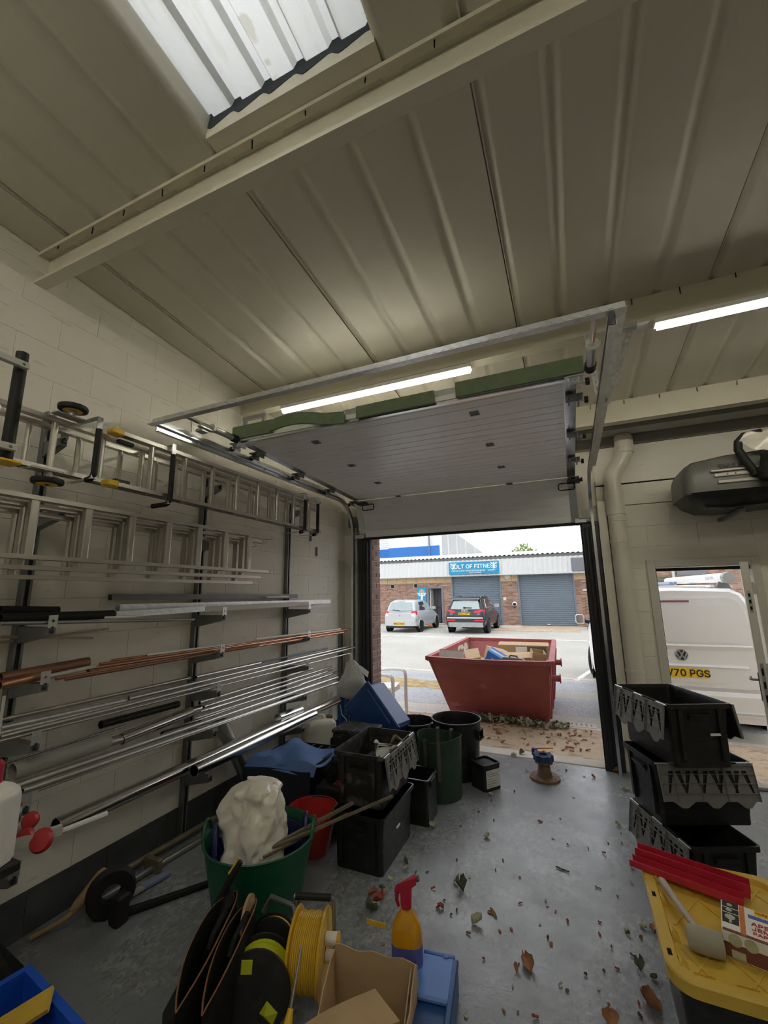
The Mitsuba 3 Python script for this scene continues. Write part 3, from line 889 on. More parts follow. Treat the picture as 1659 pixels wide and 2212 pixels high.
# ------------------------------------------------------------------ LED battens
def batten(x0, x1, y, z, label, group=None):
    t = thing('light_batten', label, 'ceiling light', group)
    obj('housing', cat(cbx(x0 - 0.012, x1 + 0.012, y - 0.034, y + 0.034, z + 0.030, z + 0.068, 0.006), bx(x0 - 0.012, x1 + 0.012, y - 0.040, y + 0.040, z + 0.0285, z + 0.031)), 'white_plastic', t)
    prof = [(-0.030, 0.030)] + [(0.030 * math.cos(a), 0.026 - 0.030 * abs(math.sin(a)) ** 0.8) for a in np.linspace(math.pi, 2 * math.pi, 9)] + [(0.030, 0.030)]
    m = sweep2(prof, (x0, y, z), (x1, y, z))
    key = obj('diffuser', m, 'white_plastic', t, label='glowing yellowish white diffuser')
    scene[key]['emitter'] = {'type': 'area', 'radiance': {'type': 'rgb', 'value': LAMP}}
    for x in (x0 + 0.35, x1 - 0.35):
        obj('clip', cbx(x - 0.012, x + 0.012, y - 0.02, y + 0.02, z + 0.066, z + 0.085, 0.002), 'cream_steel', t)


batten(-2.36, -0.575, 3.065, 3.50, 'lit LED batten above the open sectional door')
batten(0.685, 2.47, 3.065, 3.51, 'lit LED batten at the right, beyond the door track')
batten(0.3, 2.1, -0.62, 3.80, 'lit LED batten behind the photographer')
batten(-2.5, -0.7, -0.62, 3.80, 'second lit LED batten behind the photographer')

# ------------------------------------------------------------------ sectional door, tracks, gear
DA, DB = -2.605, 0.148
hy, hz = [2.735, 3.03, 3.70, 4.36, 5.005], [3.146, 3.134, 3.106, 3.079, 3.052]
d1 = thing('door_1', 'white ribbed overhead sectional door, raised under the roof', 'garage door', kind='structure')


def section(p0, p1, name='section'):
    """One insulated leaf from (y, z) p0 to p1, its inner face grooved, 40 mm thick."""
    p0, p1 = np.array(p0), np.array(p1)
    L = np.linalg.norm(p1 - p0)
    t = (p1 - p0) / L
    n = np.array([-t[1], t[0]])                 # towards the top side
    nb = max(1, round(L / 0.105))
    prof = [(0.002, 0.0)]
    for k in range(1, nb):
        u = L * k / nb
        prof += [(u - 0.005, 0.0), (u - 0.0015, 0.004), (u + 0.0015, 0.004), (u + 0.005, 0.0)]
    prof += [(L - 0.002, 0.0), (L - 0.002, 0.04), (0.002, 0.04)]
    pts = [p0 + t * u + n * w for u, w in prof]
    m = sweep2([(q[0], q[1]) for q in pts], (DA, 0, 0), (DB, 0, 0))
    k = obj(name, m, 'door_white', d1)
    for x, w in ((DA - 0.005, 0.085), (DB - 0.075, 0.08)):
        st = [p0 + t * 0.006 - n * 0.003, p0 + t * (L - 0.006) - n * 0.003, p0 + t * (L - 0.006) + n * 0.045, p0 + t * 0.006 + n * 0.045]
        obj('end_stile', sweep2([(q[0], q[1]) for q in st], (x, 0, 0), (x + w, 0, 0)), 'track_steel', k)
    return k


secs = []
for i in range(4):
    secs.append(section((hy[i], hz[i]), (hy[i + 1], hz[i + 1])))
secs.append(section((5.01, 3.045), (5.195, 2.560), 'section'))
obj('bottom_seal', cat(bar((DA, 5.205, 2.545), (DB + 0.03, 5.205, 2.545), 0.045, 0.03)), 'black_rubber', d1)
for i in range(1, 5):
    for x in (-1.962, -0.552):
        k = obj('hinge', cat(cbx(x - 0.035, x + 0.035, hy[i] - 0.035, hy[i] + 0.035, hz[i] - 0.007, hz[i] + 0.002, 0.002), tube([(x - 0.03, hy[i], hz[i] - 0.008), (x + 0.03, hy[i], hz[i] - 0.008)], 0.006, 8)), 'strut_grey', d1)
for i in range(5):
    for x, s in ((DA - 0.01, -1), (DB - 0.01, 1)):
        y, z = hy[i] + (0.04 if i == 0 else 0), hz[i]
        k = obj('roller_bracket', cat(cbx(x - 0.055, x + 0.055, y - 0.06, y + 0.06, z - 0.022, z - 0.012, 0.003), bx(x + s * 0.02, x + s * 0.03, y - 0.05, y + 0.05, z - 0.065, z - 0.012), bx(x - s * 0.04, x - s * 0.03, y - 0.05, y + 0.05, z - 0.05, z - 0.012)), 'galvanised' if i == 0 else 'strut_grey', d1)
        obj('roller', rot(lathe([(0, -0.012), (0.022, -0.012), (0.024, 0), (0.022, 0.012), (0, 0.012)], 16), ry=90, at=(x + s * 0.075, y, z - 0.045)), 'black_plastic', k)
        obj('spindle', tube([(x - s * 0.03, y, z - 0.045), (x + s * 0.075, y, z - 0.045)], 0.006, 8), 'chrome', k)
for x, s in ((-2.44, 1), (DB - 0.05, -1)):
    y, z = 4.99, 3.03
    pts = [(x, y, z - 0.02), (x + s * 0.02, y, z - 0.05), (x + s * 0.11, y, z - 0.05), (x + s * 0.125, y, z - 0.062), (x + s * 0.125, y, z - 0.115), (x + s * 0.11, y, z - 0.127), (x - s * 0.03, y, z - 0.127), (x - s * 0.04, y, z - 0.115), (x - s * 0.04, y, z - 0.062), (x - s * 0.03, y, z - 0.05), (x + s * 0.02, y, z - 0.05)]
    k = obj('pull_handle', cat(tube(pts[1:], 0.007, 8), cbx(min(x - s * 0.10, x + 0.03 * s), max(x - s * 0.10, x + 0.03 * s), y - 0.05, y + 0.05, z - 0.055, z - 0.02, 0.004)), 'black_plastic', d1)
for x, s in ((DA - 0.0, -1), (DB + 0.02, 1)):
    obj('bottom_bracket', cat(cbx(x - 0.06, x + 0.06, 5.13, 5.20, 2.545, 2.60, 0.004), tube([(x, 5.15, 2.565), (x + s * 0.10, 5.15, 2.565)], 0.016, 10), tube([(x - 0.02, 5.13, 2.59), (x + s * 0.11, 5.13, 2.59)], 0.006, 8)), 'track_steel', d1)

GF = [(-2.64, -2.20, 3.160, 3.275, 0.0, 2.715), (-2.215, -1.50, 3.165, 3.262, -0.075, 2.70), (-1.40, -0.775, 3.132, 3.226, 0.0, 2.71), (-0.618, 0.198, 3.142, 3.250, 0.0, 2.71)]
gl = ['short olive green foam strip at the left end of the raised door', 'bowed pale green foam strip hanging off the raised door', 'green foam strip in the middle of the raised door top, between two gaps', 'longest green foam strip, at the right end of the raised door']
for (a, c, z0, z1, sag, y), lb in zip(GF, gl):
    rows = []
    for k in range(15):
        u = k / 14
        x = a + (c - a) * u
        dz = sag * max(0, (u - 0.15)) ** 1.3 + (0.028 * math.sin(min(1, u * 1.35) * math.pi) if sag else 0)
        rows.append([(x, y, z0 + dz), (x, y, z1 + dz), (x, y + 0.022, z1 + dz), (x, y + 0.022, z0 + dz)])
    obj('foam_strip', loft(rows), 'green_foam', label=lb, cat='foam strip')
obj('stop_rail', bar((-2.60, 2.76, 3.135), (0.19, 2.76, 3.135), 0.03, 0.02), 'track_steel', d1)
obj('stop_plate', bx(-1.55, -0.60, 2.775, 2.785, 3.14, 3.25), 'steel_dull', d1)


def track_profile(w=0.052, d=0.030, t=0.003):
    return [(-w / 2, 0), (-w / 2, d), (-w / 2 + 0.012, d), (-w / 2 + 0.012, d - t), (-w / 2 + t, d - t), (-w / 2 + t, t), (w / 2 - t, t), (w / 2 - t, d - t), (w / 2 - 0.010, d - t), (w / 2 - 0.010, d), (w / 2, d), (w / 2, 0)]


def track(x, s, label):
    """Horizontal channel, bend and upright channel; S points to the door leaf."""
    t = thing('door_track', label, 'door track')
    zt = 3.035
    a = np.array([(0, 0), (0.055, 0)])
    path = [(2.03, zt), (4.72, zt)] + [(4.72 + 0.42 * math.sin(q), zt - 0.42 * (1 - math.cos(q))) for q in np.linspace(0.15, math.pi / 2, 9)] + [(5.14, 2.3), (5.14, 0.0)]
    prof = [(0.0, -0.030), (0.0, 0.030), (s * 0.028, 0.030), (s * 0.028, 0.018), (s * 0.025, 0.018), (s * 0.025, 0.027), (s * 0.003, 0.027), (s * 0.003, -0.027), (s * 0.025, -0.027), (s * 0.025, -0.018), (s * 0.028, -0.018), (s * 0.028, -0.030)]
    rows = []
    pth = np.array(path)
    tan = np.gradient(pth, axis=0)
    tan /= np.linalg.norm(tan, axis=1, keepdims=True)
    for (y, z), (ty, tz) in zip(pth, tan):
        rows.append([(x + u, y - tz * w, z + ty * w) for u, w in prof])
    nn = len(prof)
    v = np.vstack(rows)
    f = []
    for i in range(len(rows) - 1):
        for j in range(nn):
            j2 = (j + 1) % nn
            f += [(i * nn + j, i * nn + j2, (i + 1) * nn + j2), (i * nn + j, (i + 1) * nn + j2, (i + 1) * nn + j)]
    m = trimesh.Trimesh(v, f, process=False)
    if s < 0:
        m.invert()
    obj('channel', m, 'track_steel', t, smooth=20)
    o = -s
    obj('stiffening_angle', cat(bx(x, x + o * 0.048, 2.03, 4.70, zt + 0.026, zt + 0.030), bx(x + o * 0.0, x + o * 0.004, 2.03, 4.70, zt - 0.03, zt + 0.075), ), 'galvanised', t)
    for y in (2.42, 3.25, 4.1):
        obj('bolt', rot(lathe([(0, 0), (0.010, 0.0), (0.010, 0.006), (0, 0.008)], 8), ry=90 * s, at=(x + s * 0.004, y, zt)), 'chrome', t)
    return t


tl = track(-2.715, 1, 'left door track running forward along the wall to the shutter post')
tr = track(0.300, -1, 'right door track, bright steel, curving down to the right post')


def slotted(w, L, pitch=0.05, slot=(0.026, 0.011)):
    q = sg.box(0, -w / 2, L, w / 2)
    for k in range(int(L / pitch)):
        c = 0.03 + pitch * k
        q = q.difference(sg.LineString([(c - slot[0] / 2 + slot[1] / 2, 0), (c + slot[0] / 2 - slot[1] / 2, 0)]).buffer(slot[1] / 2, quad_segs=3))
    return q


def perforated(p0, p1, w, side, name, parent=None, m='galvanised', label=None, c=None, angle=True):
    """A slotted steel angle from p0 to p1; SIDE is the direction its slotted face spans."""
    p0, p1 = np.asarray(p0, float), np.asarray(p1, float)
    L = np.linalg.norm(p1 - p0)
    u = (p1 - p0) / L
    n = np.cross(u, np.asarray(side, float))
    n /= np.linalg.norm(n)
    v = np.cross(n, u)
    me = prism(slotted(w, L), 0.0035)
    if angle:
        fl = bx(0, L, -w / 2, -w / 2 + 0.0035, 0, w * 0.8)
        me = cat(me, fl)
    M = np.eye(4)
    M[:3, 0], M[:3, 1], M[:3, 2], M[:3, 3] = u, v, n, p0
    me.apply_transform(M)
    return obj(name, me, m, parent, label=label, cat=c)


perforated((-2.745, 2.02, 3.075), (0.345, 2.02, 3.075), 0.058, (0, 0, 1), 'slotted_crossbar', label='long slotted steel angle joining the near ends of the door tracks', c='steel angle')
hg = perforated((0.53, 3.06, 3.545), (0.335, 3.02, 3.03), 0.036, (1, 0, 0.4), 'hanger_strap', label='diagonal slotted strap from the purlin to the right door track', c='strap', angle=False)
obj('cleat', cat(cbx(0.40, 0.57, 3.03, 3.08, 3.55, 3.585, 0.003)), 'steel_dull', hg)
hg = perforated((0.255, 2.98, 3.56), (0.285, 2.98, 3.07), 0.036, (1, 0, 0), 'hanger_strap', label='short upright slotted strap beside the right door damper', c='strap', angle=False)
for dd, (x, lb) in enumerate(((-2.585, 'left spring buffer rod beside the raised door'), (0.232, 'right spring buffer rod at the corner of the raised door'))):
    t = thing('door_buffer', lb, 'spring buffer')
    z = 3.175
    obj('rod', tube([(x, 2.14, z - 0.02), (x, 2.72, z - 0.02)], 0.015, 12), 'chrome', t)
    obj('sleeve', tube([(x, 2.44, z - 0.02), (x, 2.46, z - 0.02), (x, 2.70, z - 0.02), (x, 2.72, z - 0.02)], [0.016, 0.027, 0.027, 0.022], 12), 'steel_dull', t)
    obj('collar', tube([(x, 2.425, z - 0.02), (x, 2.445, z - 0.02)], 0.036, 14), 'pale_metal', t)
    obj('rubber_stop', tube([(x, 2.66, z - 0.02), (x, 2.72, z - 0.02)], 0.034, 12), 'black_rubber', t)
    if dd == 0:
        obj('saddle', cat(cbx(x - 0.02, x + 0.02, 2.30, 2.42, z - 0.055, z - 0.04, 0.003), cbx(-2.655, x, 2.33, 2.40, z - 0.075, z - 0.05, 0.003)), 'steel_dull', t)
pl = sg.box(-0.06, -0.085, 0.06, 0.085)
for k in (-1, 1):
    for j in range(4):
        pl = pl.difference(sg.Point(k * 0.045, -0.068 + 0.045 * j).buffer(0.005, quad_segs=2))
obj('perforated_plate', prism(pl, 0.006, (X0 + 0.002, 2.55, 3.25), rx=90, rz=90), 'pale_metal', label='cream perforated plate screwed to the wall behind the left spring buffer', cat='plate')
obj('wall_cleat', cat(cbx(-2.84, -2.56, 3.045, 3.075, 3.50, 3.54, 0.003), cbx(-2.83, -2.79, 3.045, 3.075, 3.40, 3.52, 0.003), cbx(-2.60, -2.565, 3.045, 3.075, 3.41, 3.52, 0.003)), 'steel_dull', label='grey steel bracket under the purlin at the left wall', cat='bracket')

# black posts each side of the opening
for nm, a, c, lb in (('l', -2.655, -2.485, 'black shutter post on the left, against the brick reveal'), ('r', 0.172, 0.345, 'black shutter post on the right, beside the stacked crates')):
    t = thing('door_post', lb, 'door post')
    s = 1 if nm == 'l' else -1
    e = c if nm == 'l' else a
    obj('cover', cat(cbx(a, c, 5.195, YF - 0.006, 0.0, 2.56, 0.006)), 'post_black', t)
    for k in range(3):
        x = e - s * (0.030 + 0.040 * k)
        obj('ridge', tube([(x, 5.192, 0.0), (x, 5.192, 2.5)], 0.011 - 0.002 * k, 8), 'post_black', t)
    obj('seal', bx(e - s * 0.004, e + s * 0.012, 5.20, YF + 0.01, 0, 2.54), 'black_rubber', t)

# chain hoist in the left corner
t = thing('chain_hoist', 'dark chain hoist box with two hanging chains in the left corner', 'chain hoist')
obj('gear_box', cbx(-2.80, -2.635, 5.175, 5.232, 2.715, 2.865, 0.008), 'strut_grey', t)


def chain(p0, p1, p2, n):
    ms = []
    q = np.array([np.array(p0) * (1 - u) ** 2 + 2 * np.array(p1) * u * (1 - u) + np.array(p2) * u * u for u in np.linspace(0, 1, n + 1)])
    for i in range(n):
        a, c = q[i], q[i + 1]
        w = (0.006, 0.0025) if i % 2 else (0.0025, 0.006)
        dd = (c - a) * 0.15
        ms.append(hull([a - dd + (sx * w[0], sy * w[1], 0) for sx in (-1, 1) for sy in (-1, 1)] + [c + dd + (sx * w[0], sy * w[1], 0) for sx in (-1, 1) for sy in (-1, 1)]))
    return cat(*ms)


obj('chain', chain((-2.727, 5.20, 2.72), (-2.727, 5.20, 1.5), (-2.727, 5.20, 0.42), 92), 'strut_grey', t, kind='stuff')
obj('chain', chain((-2.672, 5.20, 2.72), (-2.60, 5.20, 1.1), (-2.66, 5.20, 0.42), 92), 'strut_grey', t, kind='stuff')

# drainpipe with an offset, timber lining board, personnel door
t = thing('drainpipe', 'cream plastic drainpipe with an offset bend beside the personnel door', 'drainpipe')
px, py, pr = 0.524, 5.145, 0.084
path = [(0.680, py, 3.49), (0.680, py, 3.33)] + [(0.665, py, 3.27), (0.640, py, 3.215), (0.565, py, 3.10), (0.540, py, 3.05), (0.525, py, 2.99)] + [(px, py, 2.90), (px, py, 0.0)]
obj('pipe', tube(path, pr, 24), 'pipe_cream', t, smooth=50)
for z0, z1, r, lb in ((2.60, 2.86, 0.093, None), (3.28, 3.47, 0.093, None), (2.53, 2.545, 0.089, None)):
    cx_ = px if z0 < 3 else 0.680
    obj('socket', tube([(cx_, py, z0), (cx_, py, z0 + 0.004), (cx_, py, z1 - 0.004), (cx_, py, z1)], [pr, r, r, pr], 24), 'pipe_cream', t, smooth=40)
for z in (2.30, 0.98):
    obj('clip', cat(tube([(px, py, z), (px, py, z + 0.028)], 0.091, 24), cbx(px - 0.03, px + 0.03, py + 0.07, py + 0.088, z, z + 0.028, 0.003)), 'pipe_cream', t)
t = obj('lining_board', cbx(0.348, 0.432, 5.165, YF - 0.008, 0.27, 2.775, 0.004), 'pipe_cream', label='upright cream timber lining board between the black post and the drainpipe', cat='board')
obj('chipped_edge', cat(*[cbx(0.3455, 0.352, 5.163, 5.168, 0.27 + 0.155 * k, 0.27 + 0.155 * k + 0.15, 0.001) for k in range(14)]), 'line_white', t, label='chipped white edge', kind='stuff')

t = thing('door_2', 'grey white personnel door, standing open to the right of the drainpipe', 'door', kind='structure')
fr = obj('frame', cat(cbx(DX0 - 0.075, DX0, YF - 0.035, YF + 0.06, 0, DZ + 0.075, 0.004), cbx(DX1, DX1 + 0.07, YF - 0.035, YF + 0.06, 0, DZ + 0.075, 0.004), cbx(DX0, DX1, YF - 0.035, YF + 0.06, DZ, DZ + 0.075, 0.004)), 'upvc_white', t)
obj('rebate', cat(bx(DX0, DX0 + 0.012, YF + 0.02, YF + 0.10, 0, DZ), bx(DX0, DX1, YF + 0.02, YF + 0.10, DZ - 0.04, DZ - 0.012)), 'black_rubber', fr)
obj('sill', cbx(DX0, DX1, YF - 0.03, YF + 0.09, 0.0, 0.03, 0.006), 'aluminium', fr)
# the leaf, seen almost along its plane
hx0, hy0 = 1.575, 5.20
ang = math.degrees(math.atan2(-0.945, -0.292))


def leaf(m):
    return rot(m, rz=ang, at=(hx0, hy0, 0))


lf = obj('leaf', leaf(cat(cbx(0.0, 0.72, -0.028, 0.028, 0.03, 0.34, 0.004), cbx(0.0, 0.72, -0.028, 0.028, 1.90, 2.02, 0.004), cbx(0.60, 0.72, -0.028, 0.028, 0.3, 1.95, 0.004), cbx(0.0, 0.12, -0.028, 0.028, 0.3, 1.95, 0.004), cbx(0.1, 0.62, -0.02, 0.02, 0.3, 1.0, 0.002))), 'upvc_white', t)
obj('glass_pane', leaf(bx(0.115, 0.605, -0.006, 0.006, 0.995, 1.905)), 'frosted', lf)
for z0, z1 in ((1.60, 1.78), (0.86, 1.20), (0.38, 0.50)):
    obj('lock_plate', leaf(cbx(0.719, 0.723, -0.012, 0.012, z0, z1, 0.001)), 'steel_dull', lf)
    obj('bolt_recess', leaf(cat(*[bx(0.722, 0.7235, -0.007, 0.007, z0 + (z1 - z0) * u, z0 + (z1 - z0) * (u + 0.16)) for u in (0.12, 0.42, 0.72)])), 'dark_gap', lf)
for s in (-1, 1):
    k = obj('lever_handle', leaf(cat(cbx(0.655, 0.69, min(s * 0.028, s * 0.036), max(s * 0.028, s * 0.036), 0.90, 1.12, 0.003), tube([(0.672, s * 0.03, 1.06), (0.672, s * 0.075, 1.06), (0.655, s * 0.085, 1.06), (0.55, s * 0.085, 1.06)], 0.009, 10))), 'strut_grey', lf)
for z in (0.25, 1.05, 1.80):
    obj('hinge', cat(tube([(1.606, YF - 0.045, z - 0.06), (1.606, YF - 0.045, z + 0.06)], 0.014, 10), cbx(1.58, 1.64, YF - 0.05, YF - 0.038, z - 0.05, z + 0.05, 0.002)), 'upvc_white', t)
# ------------------------------------------------------------------ pipe rack on the left wall
def upright(y, z1, levels, label, reach=0.30):
    t = thing('rack_upright', label, 'rack upright', 'uprights of the pipe rack')
    x0 = X0 + 0.002
    prof = [(-0.024, 0), (-0.024, 0.045), (-0.011, 0.045), (-0.011, 0.041), (-0.020, 0.041), (-0.020, 0.004), (0.020, 0.004), (0.020, 0.041), (0.011, 0.041), (0.011, 0.045), (0.024, 0.045), (0.024, 0)]
    obj('channel', sweep2([(q[0], q[1]) for q in prof], (x0, y, 0.0), (x0, y, z1), up=(1, 0, 0)), 'strut_grey', t)
    for z, tip in levels:
        xe = X0 + tip
        arm = obj('arm', hull([(x0 + 0.046, y - 0.021, z - 0.105), (x0 + 0.046, y + 0.021, z - 0.105), (x0 + 0.046, y - 0.021, z - 0.012), (x0 + 0.046, y + 0.021, z - 0.012), (xe, y - 0.021, z - 0.052), (xe, y + 0.021, z - 0.052), (xe, y - 0.021, z - 0.012), (xe, y + 0.021, z - 0.012)]), 'strut_grey', t)
        pl = sg.box(-0.022, -0.014, 0.022, 0.052).difference(sg.Point(0, 0.022).buffer(0.008, quad_segs=3))
        obj('end_plate', prism(pl, 0.005, (xe + 0.001, y, z), rx=90, rz=90), 'galvanised', arm)
        obj('bolt', cat(rot(lathe([(0, 0), (0.011, 0), (0.011, 0.008), (0, 0.010)], 8), ry=90, at=(xe + 0.001, y, z - 0.032)), tube([(xe - 0.01, y, z - 0.012), (xe + 0.012, y, z - 0.012)], 0.006, 6)), 'post_black', arm)
    return t


L5 = [(1.66, 0.325), (1.375, 0.325), (1.085, 0.315), (0.795, 0.30), (0.485, 0.28)]
upright(1.42, 2.93, [(2.745, 0.20), (2.30, 0.28)] + L5, 'nearest dark upright of the pipe rack, left of the others')
upright(2.66, 2.90, [(2.745, 0.20), (2.28, 0.28)] + L5, 'middle dark upright of the pipe rack')
upright(3.88, 2.88, [(2.745, 0.20)] + L5, 'far dark upright of the pipe rack, next to the door side')
upright(5.09, 1.28, [(0.80, 0.24), (0.50, 0.24)], 'short dark upright in the corner behind the hanging bag')

RODS = [
    ('p', 'steel_satin', 0.0135, (-2.82, 1.372, 1.174), (-2.82, 2.602, 1.169), 'long grey conduit at the back of the third shelf of the rack', None),
    ('p', 'steel_satin', 0.017, (-2.78, 2.62, 1.172), (-2.78, 3.384, 1.168), 'short steel conduit with a dark open end on the third rack level', None),
    ('p', 'tape_blue', 0.009, (-2.78, 3.384, 1.172), (-2.78, 4.612, 1.159), 'pale blue-grey rod ending furthest back on the third rack level', None),
    ('p', 'steel_satin', 0.016, (-2.7, 2.004, 1.151), (-2.7, 4.995, 1.134), 'bright conduit with a dark open end left of the middle upright, third rack level', None),
    ('p', 'steel_satin', 0.014, (-2.64, 1.295, 1.133), (-2.64, 5.086, 1.12), 'bright conduit at the front of the third rack level, reaching furthest towards the door', None),
    ('p', 'steel_satin', 0.008, (-2.6, 1.277, 1.125), (-2.6, 4.859, 1.075), 'thin steel rod along the front edge of the third rack level', None),
    ('p', 'galvanised', 0.021, (-2.72, 1.328, 1.155), (-2.72, 2.01, 1.142), 'wide dull galvanised tube at the left end of the third rack level', None),
    ('p', 'galvanised', 0.011, (-2.66, 1.302, 1.147), (-2.66, 2.589, 1.128), 'thin galvanised tube on the third rack level beside the wide dull one', None),
    ('p', 'steel_satin', 0.015, (-2.8, 2.693, 0.966), (-2.8, 4.313, 0.97), 'steel tube at the back of the fourth rack level, ending short', None),
    ('p', 'stainless', 0.012, (-2.76, 2.7, 0.936), (-2.76, 4.692, 0.933), None, 'slim steel tubes on the fourth rack level'),
    ('p', 'stainless', 0.01, (-2.73, 2.73, 0.911), (-2.73, 4.652, 0.904), None, 'slim steel tubes on the fourth rack level'),
    ('p', 'stainless', 0.012, (-2.735, 2.23, 0.922), (-2.735, 4.37, 0.893), None, 'slim steel tubes on the fourth rack level'),
    ('p', 'stainless', 0.013, (-2.7, 2.28, 0.87), (-2.7, 4.701, 0.871), None, 'slim steel tubes on the fourth rack level'),
    ('p', 'steel_satin', 0.01, (-2.685, 2.544, 0.894), (-2.685, 3.931, 0.87), None, 'slim steel tubes on the fourth rack level'),
    ('p', 'steel_satin', 0.017, (-2.635, 1.386, 0.88), (-2.635, 4.611, 0.832), 'long pale tube along the front of the fourth rack level', None),
    ('p', 'steel_satin', 0.016, (-2.595, 1.402, 0.859), (-2.595, 4.541, 0.79), 'second long pale tube, at the very front of the fourth rack level', None),
    ('p', 'stainless', 0.005, (-2.575, 1.461, 0.842), (-2.575, 4.37, 0.804), 'thin bright rod under the long pale tubes', None),
    ('p', 'stainless', 0.028, (-2.7, 1.896, 0.923), (-2.7, 1.989, 0.917), 'short polished collar between the grey plastic pipe and the polished tube', None),
    ('p', 'stainless', 0.036, (-2.7, 1.98, 0.917), (-2.7, 2.518, 0.951), 'fat polished tube in the middle of the fourth rack level', None),
    ('p', 'grey_plastic2', 0.044, (-2.69, 1.393, 0.935), (-2.69, 1.885, 0.938), 'fat grey plastic pipe at the left of the fourth rack level', None),
    ('p', 'black_plastic', 0.024, (-2.8, 1.903, 1.012), (-2.8, 2.488, 1.002), 'short black tube at the back of the fourth rack level', None),
    ('p', 'steel_dull', 0.007, (-2.79, 1.386, 0.959), (-2.79, 2.069, 0.965), 'thin grey rod behind the fat grey plastic pipe', None),
    ('p', 'stainless', 0.026, (-2.72, 2.528, 0.947), (-2.72, 2.625, 0.947), 'short polished sleeve at the far end of the fat polished tube', None),
    ('p', 'black_plastic', 0.018, (-2.655, 2.242, 0.877), (-2.655, 2.579, 0.865), 'black pipe end among the pale tubes', None),
    ('p', 'stainless', 0.046, (-2.69, 1.638, 0.576), (-2.69, 4.71, 0.559), 'longest polished pipe, low on the rack', None),
    ('p', 'stainless', 0.043, (-2.6, 2.49, 0.569), (-2.6, 4.065, 0.56), 'bright polished pipe with a dark open end, lowest on the rack', None),
    ('p', 'stainless', 0.047, (-2.72, 3.603, 0.621), (-2.72, 3.975, 0.616), 'polished stub of pipe resting on the lowest pipes', None),
    ('p', 'steel_dull', 0.058, (-2.83, 2.951, 0.769), (-2.72, 3.415, -0.074), 'wide dull duct leaning on the wall behind the lowest pipes', None),
    ('p', 'copper_old', 0.03, (-2.73, 1.301, 1.4), (-2.73, 1.736, 1.418), 'fat brown copper pipe at the left of the second rack level', None),
    ('p', 'copper', 0.022, (-2.62, 1.253, 1.383), (-2.62, 1.454, 1.4), 'bright copper pipe at the front left of the second rack level', None),
    ('p', 'pale_metal', 0.013, (-2.66, 1.456, 1.379), (-2.66, 1.736, 1.395), 'short tarnished pipe beside the fat brown copper pipe', None),
    ('p', 'copper', 0.012, (-2.66, 1.696, 1.388), (-2.66, 4.983, 1.355), 'long copper pipe reaching furthest on the second rack level', None),
    ('p', 'copper', 0.01, (-2.7, 1.789, 1.398), (-2.7, 4.907, 1.355), None, 'slim copper pipes on the second rack level'),
    ('p', 'copper', 0.01, (-2.62, 1.502, 1.371), (-2.62, 4.727, 1.337), None, 'slim copper pipes on the second rack level'),
    ('p', 'copper', 0.009, (-2.74, 1.887, 1.404), (-2.74, 4.468, 1.346), None, 'slim copper pipes on the second rack level'),
    ('p', 'copper_old', 0.009, (-2.6, 1.539, 1.361), (-2.6, 3.143, 1.366), None, 'slim copper pipes on the second rack level'),
    ('p', 'white_plastic', 0.011, (-2.72, 2.133, 1.407), (-2.72, 3.286, 1.379), 'short white plastic pipe on top of the copper pipes, left', None),
    ('p', 'white_plastic', 0.012, (-2.68, 3.186, 1.407), (-2.68, 4.751, 1.373), 'short white plastic pipe on top of the copper pipes, right', None),
    ('p', 'copper_old', 0.018, (-2.64, 1.685, 1.373), (-2.64, 1.739, 1.372), 'copper coupling on the second rack level', None),
    ('p', 'black_rubber', 0.026, (-2.62, 1.211, 1.704), (-2.62, 1.786, 1.698), 'fat black insulation tube on the top rack level', None),
    ('p', 'black_rubber', 0.022, (-2.74, 1.261, 1.745), (-2.74, 1.539, 1.733), 'black insulation tube behind the fat one on the top rack level', None),
    ('p', 'white_plastic', 0.008, (-2.6, 1.72, 1.683), (-2.6, 1.924, 1.677), 'thin white stick poking out beside the black insulation tube', None),
    ('p', 'steel_dull', 0.01, (-2.585, 1.198, 1.683), (-2.585, 2.387, 1.632), 'grey rod under the black insulation tube', None),
    ('p', 'wood_grey', 0.008, (-2.83, 1.32, 1.602), (-2.83, 1.814, 1.549), 'cream dowel lying below the top rack level', None),
    ('p', 'wood_grey', 0.007, (-2.86, 1.338, 1.57), (-2.86, 1.931, 1.596), 'second cream dowel tilted up against the wall', None),
    ('c', 'strut_grey', (0.041, 0.041), (-2.83, 1.897, 1.803), (-2.83, 4.015, 1.785), 'dark grey strut channel at the back of the top rack level', ''),
    ('c', 'galvanised', (0.045, 0.045), (-2.73, 1.887, 1.734), (-2.73, 4.561, 1.716), 'long galvanised tray on the top rack level', ''),
    ('c', 'galvanised', (0.03, 0.04), (-2.63, 1.805, 1.695), (-2.63, 2.511, 1.705), 'short galvanised channel at the front of the top rack level', ''),
    ('c', 'upvc_white', (0.04, 0.044), (-2.635, 2.516, 1.698), (-2.635, 3.946, 1.705), 'cream plastic trunking at the front of the top rack level', ''),
    ('c', 'white_plastic', (0.03, 0.012), (-2.76, 3.411, 1.782), (-2.76, 3.765, 1.782), 'short white strip lying on the top rack level', ''),
    ('c', 'steel_dull', (0.008, 0.012), (-2.6, 3.931, 1.666), (-2.6, 4.252, 1.671), 'thin grey flat bar poking out of the top rack level', ''),
]


def rod_name(m, r):
    if m in ('copper', 'copper_old'):
        return 'copper_pipe', 'pipe'
    if m in ('black_plastic', 'grey_plastic2', 'black_rubber'):
        return 'plastic_pipe', 'pipe'
    if m in ('wood_grey',):
        return 'dowel', 'dowel'
    if m in ('white_plastic',):
        return 'plastic_rod', 'rod'
    return ('steel_rod', 'rod') if r < 0.011 else ('steel_pipe', 'pipe')


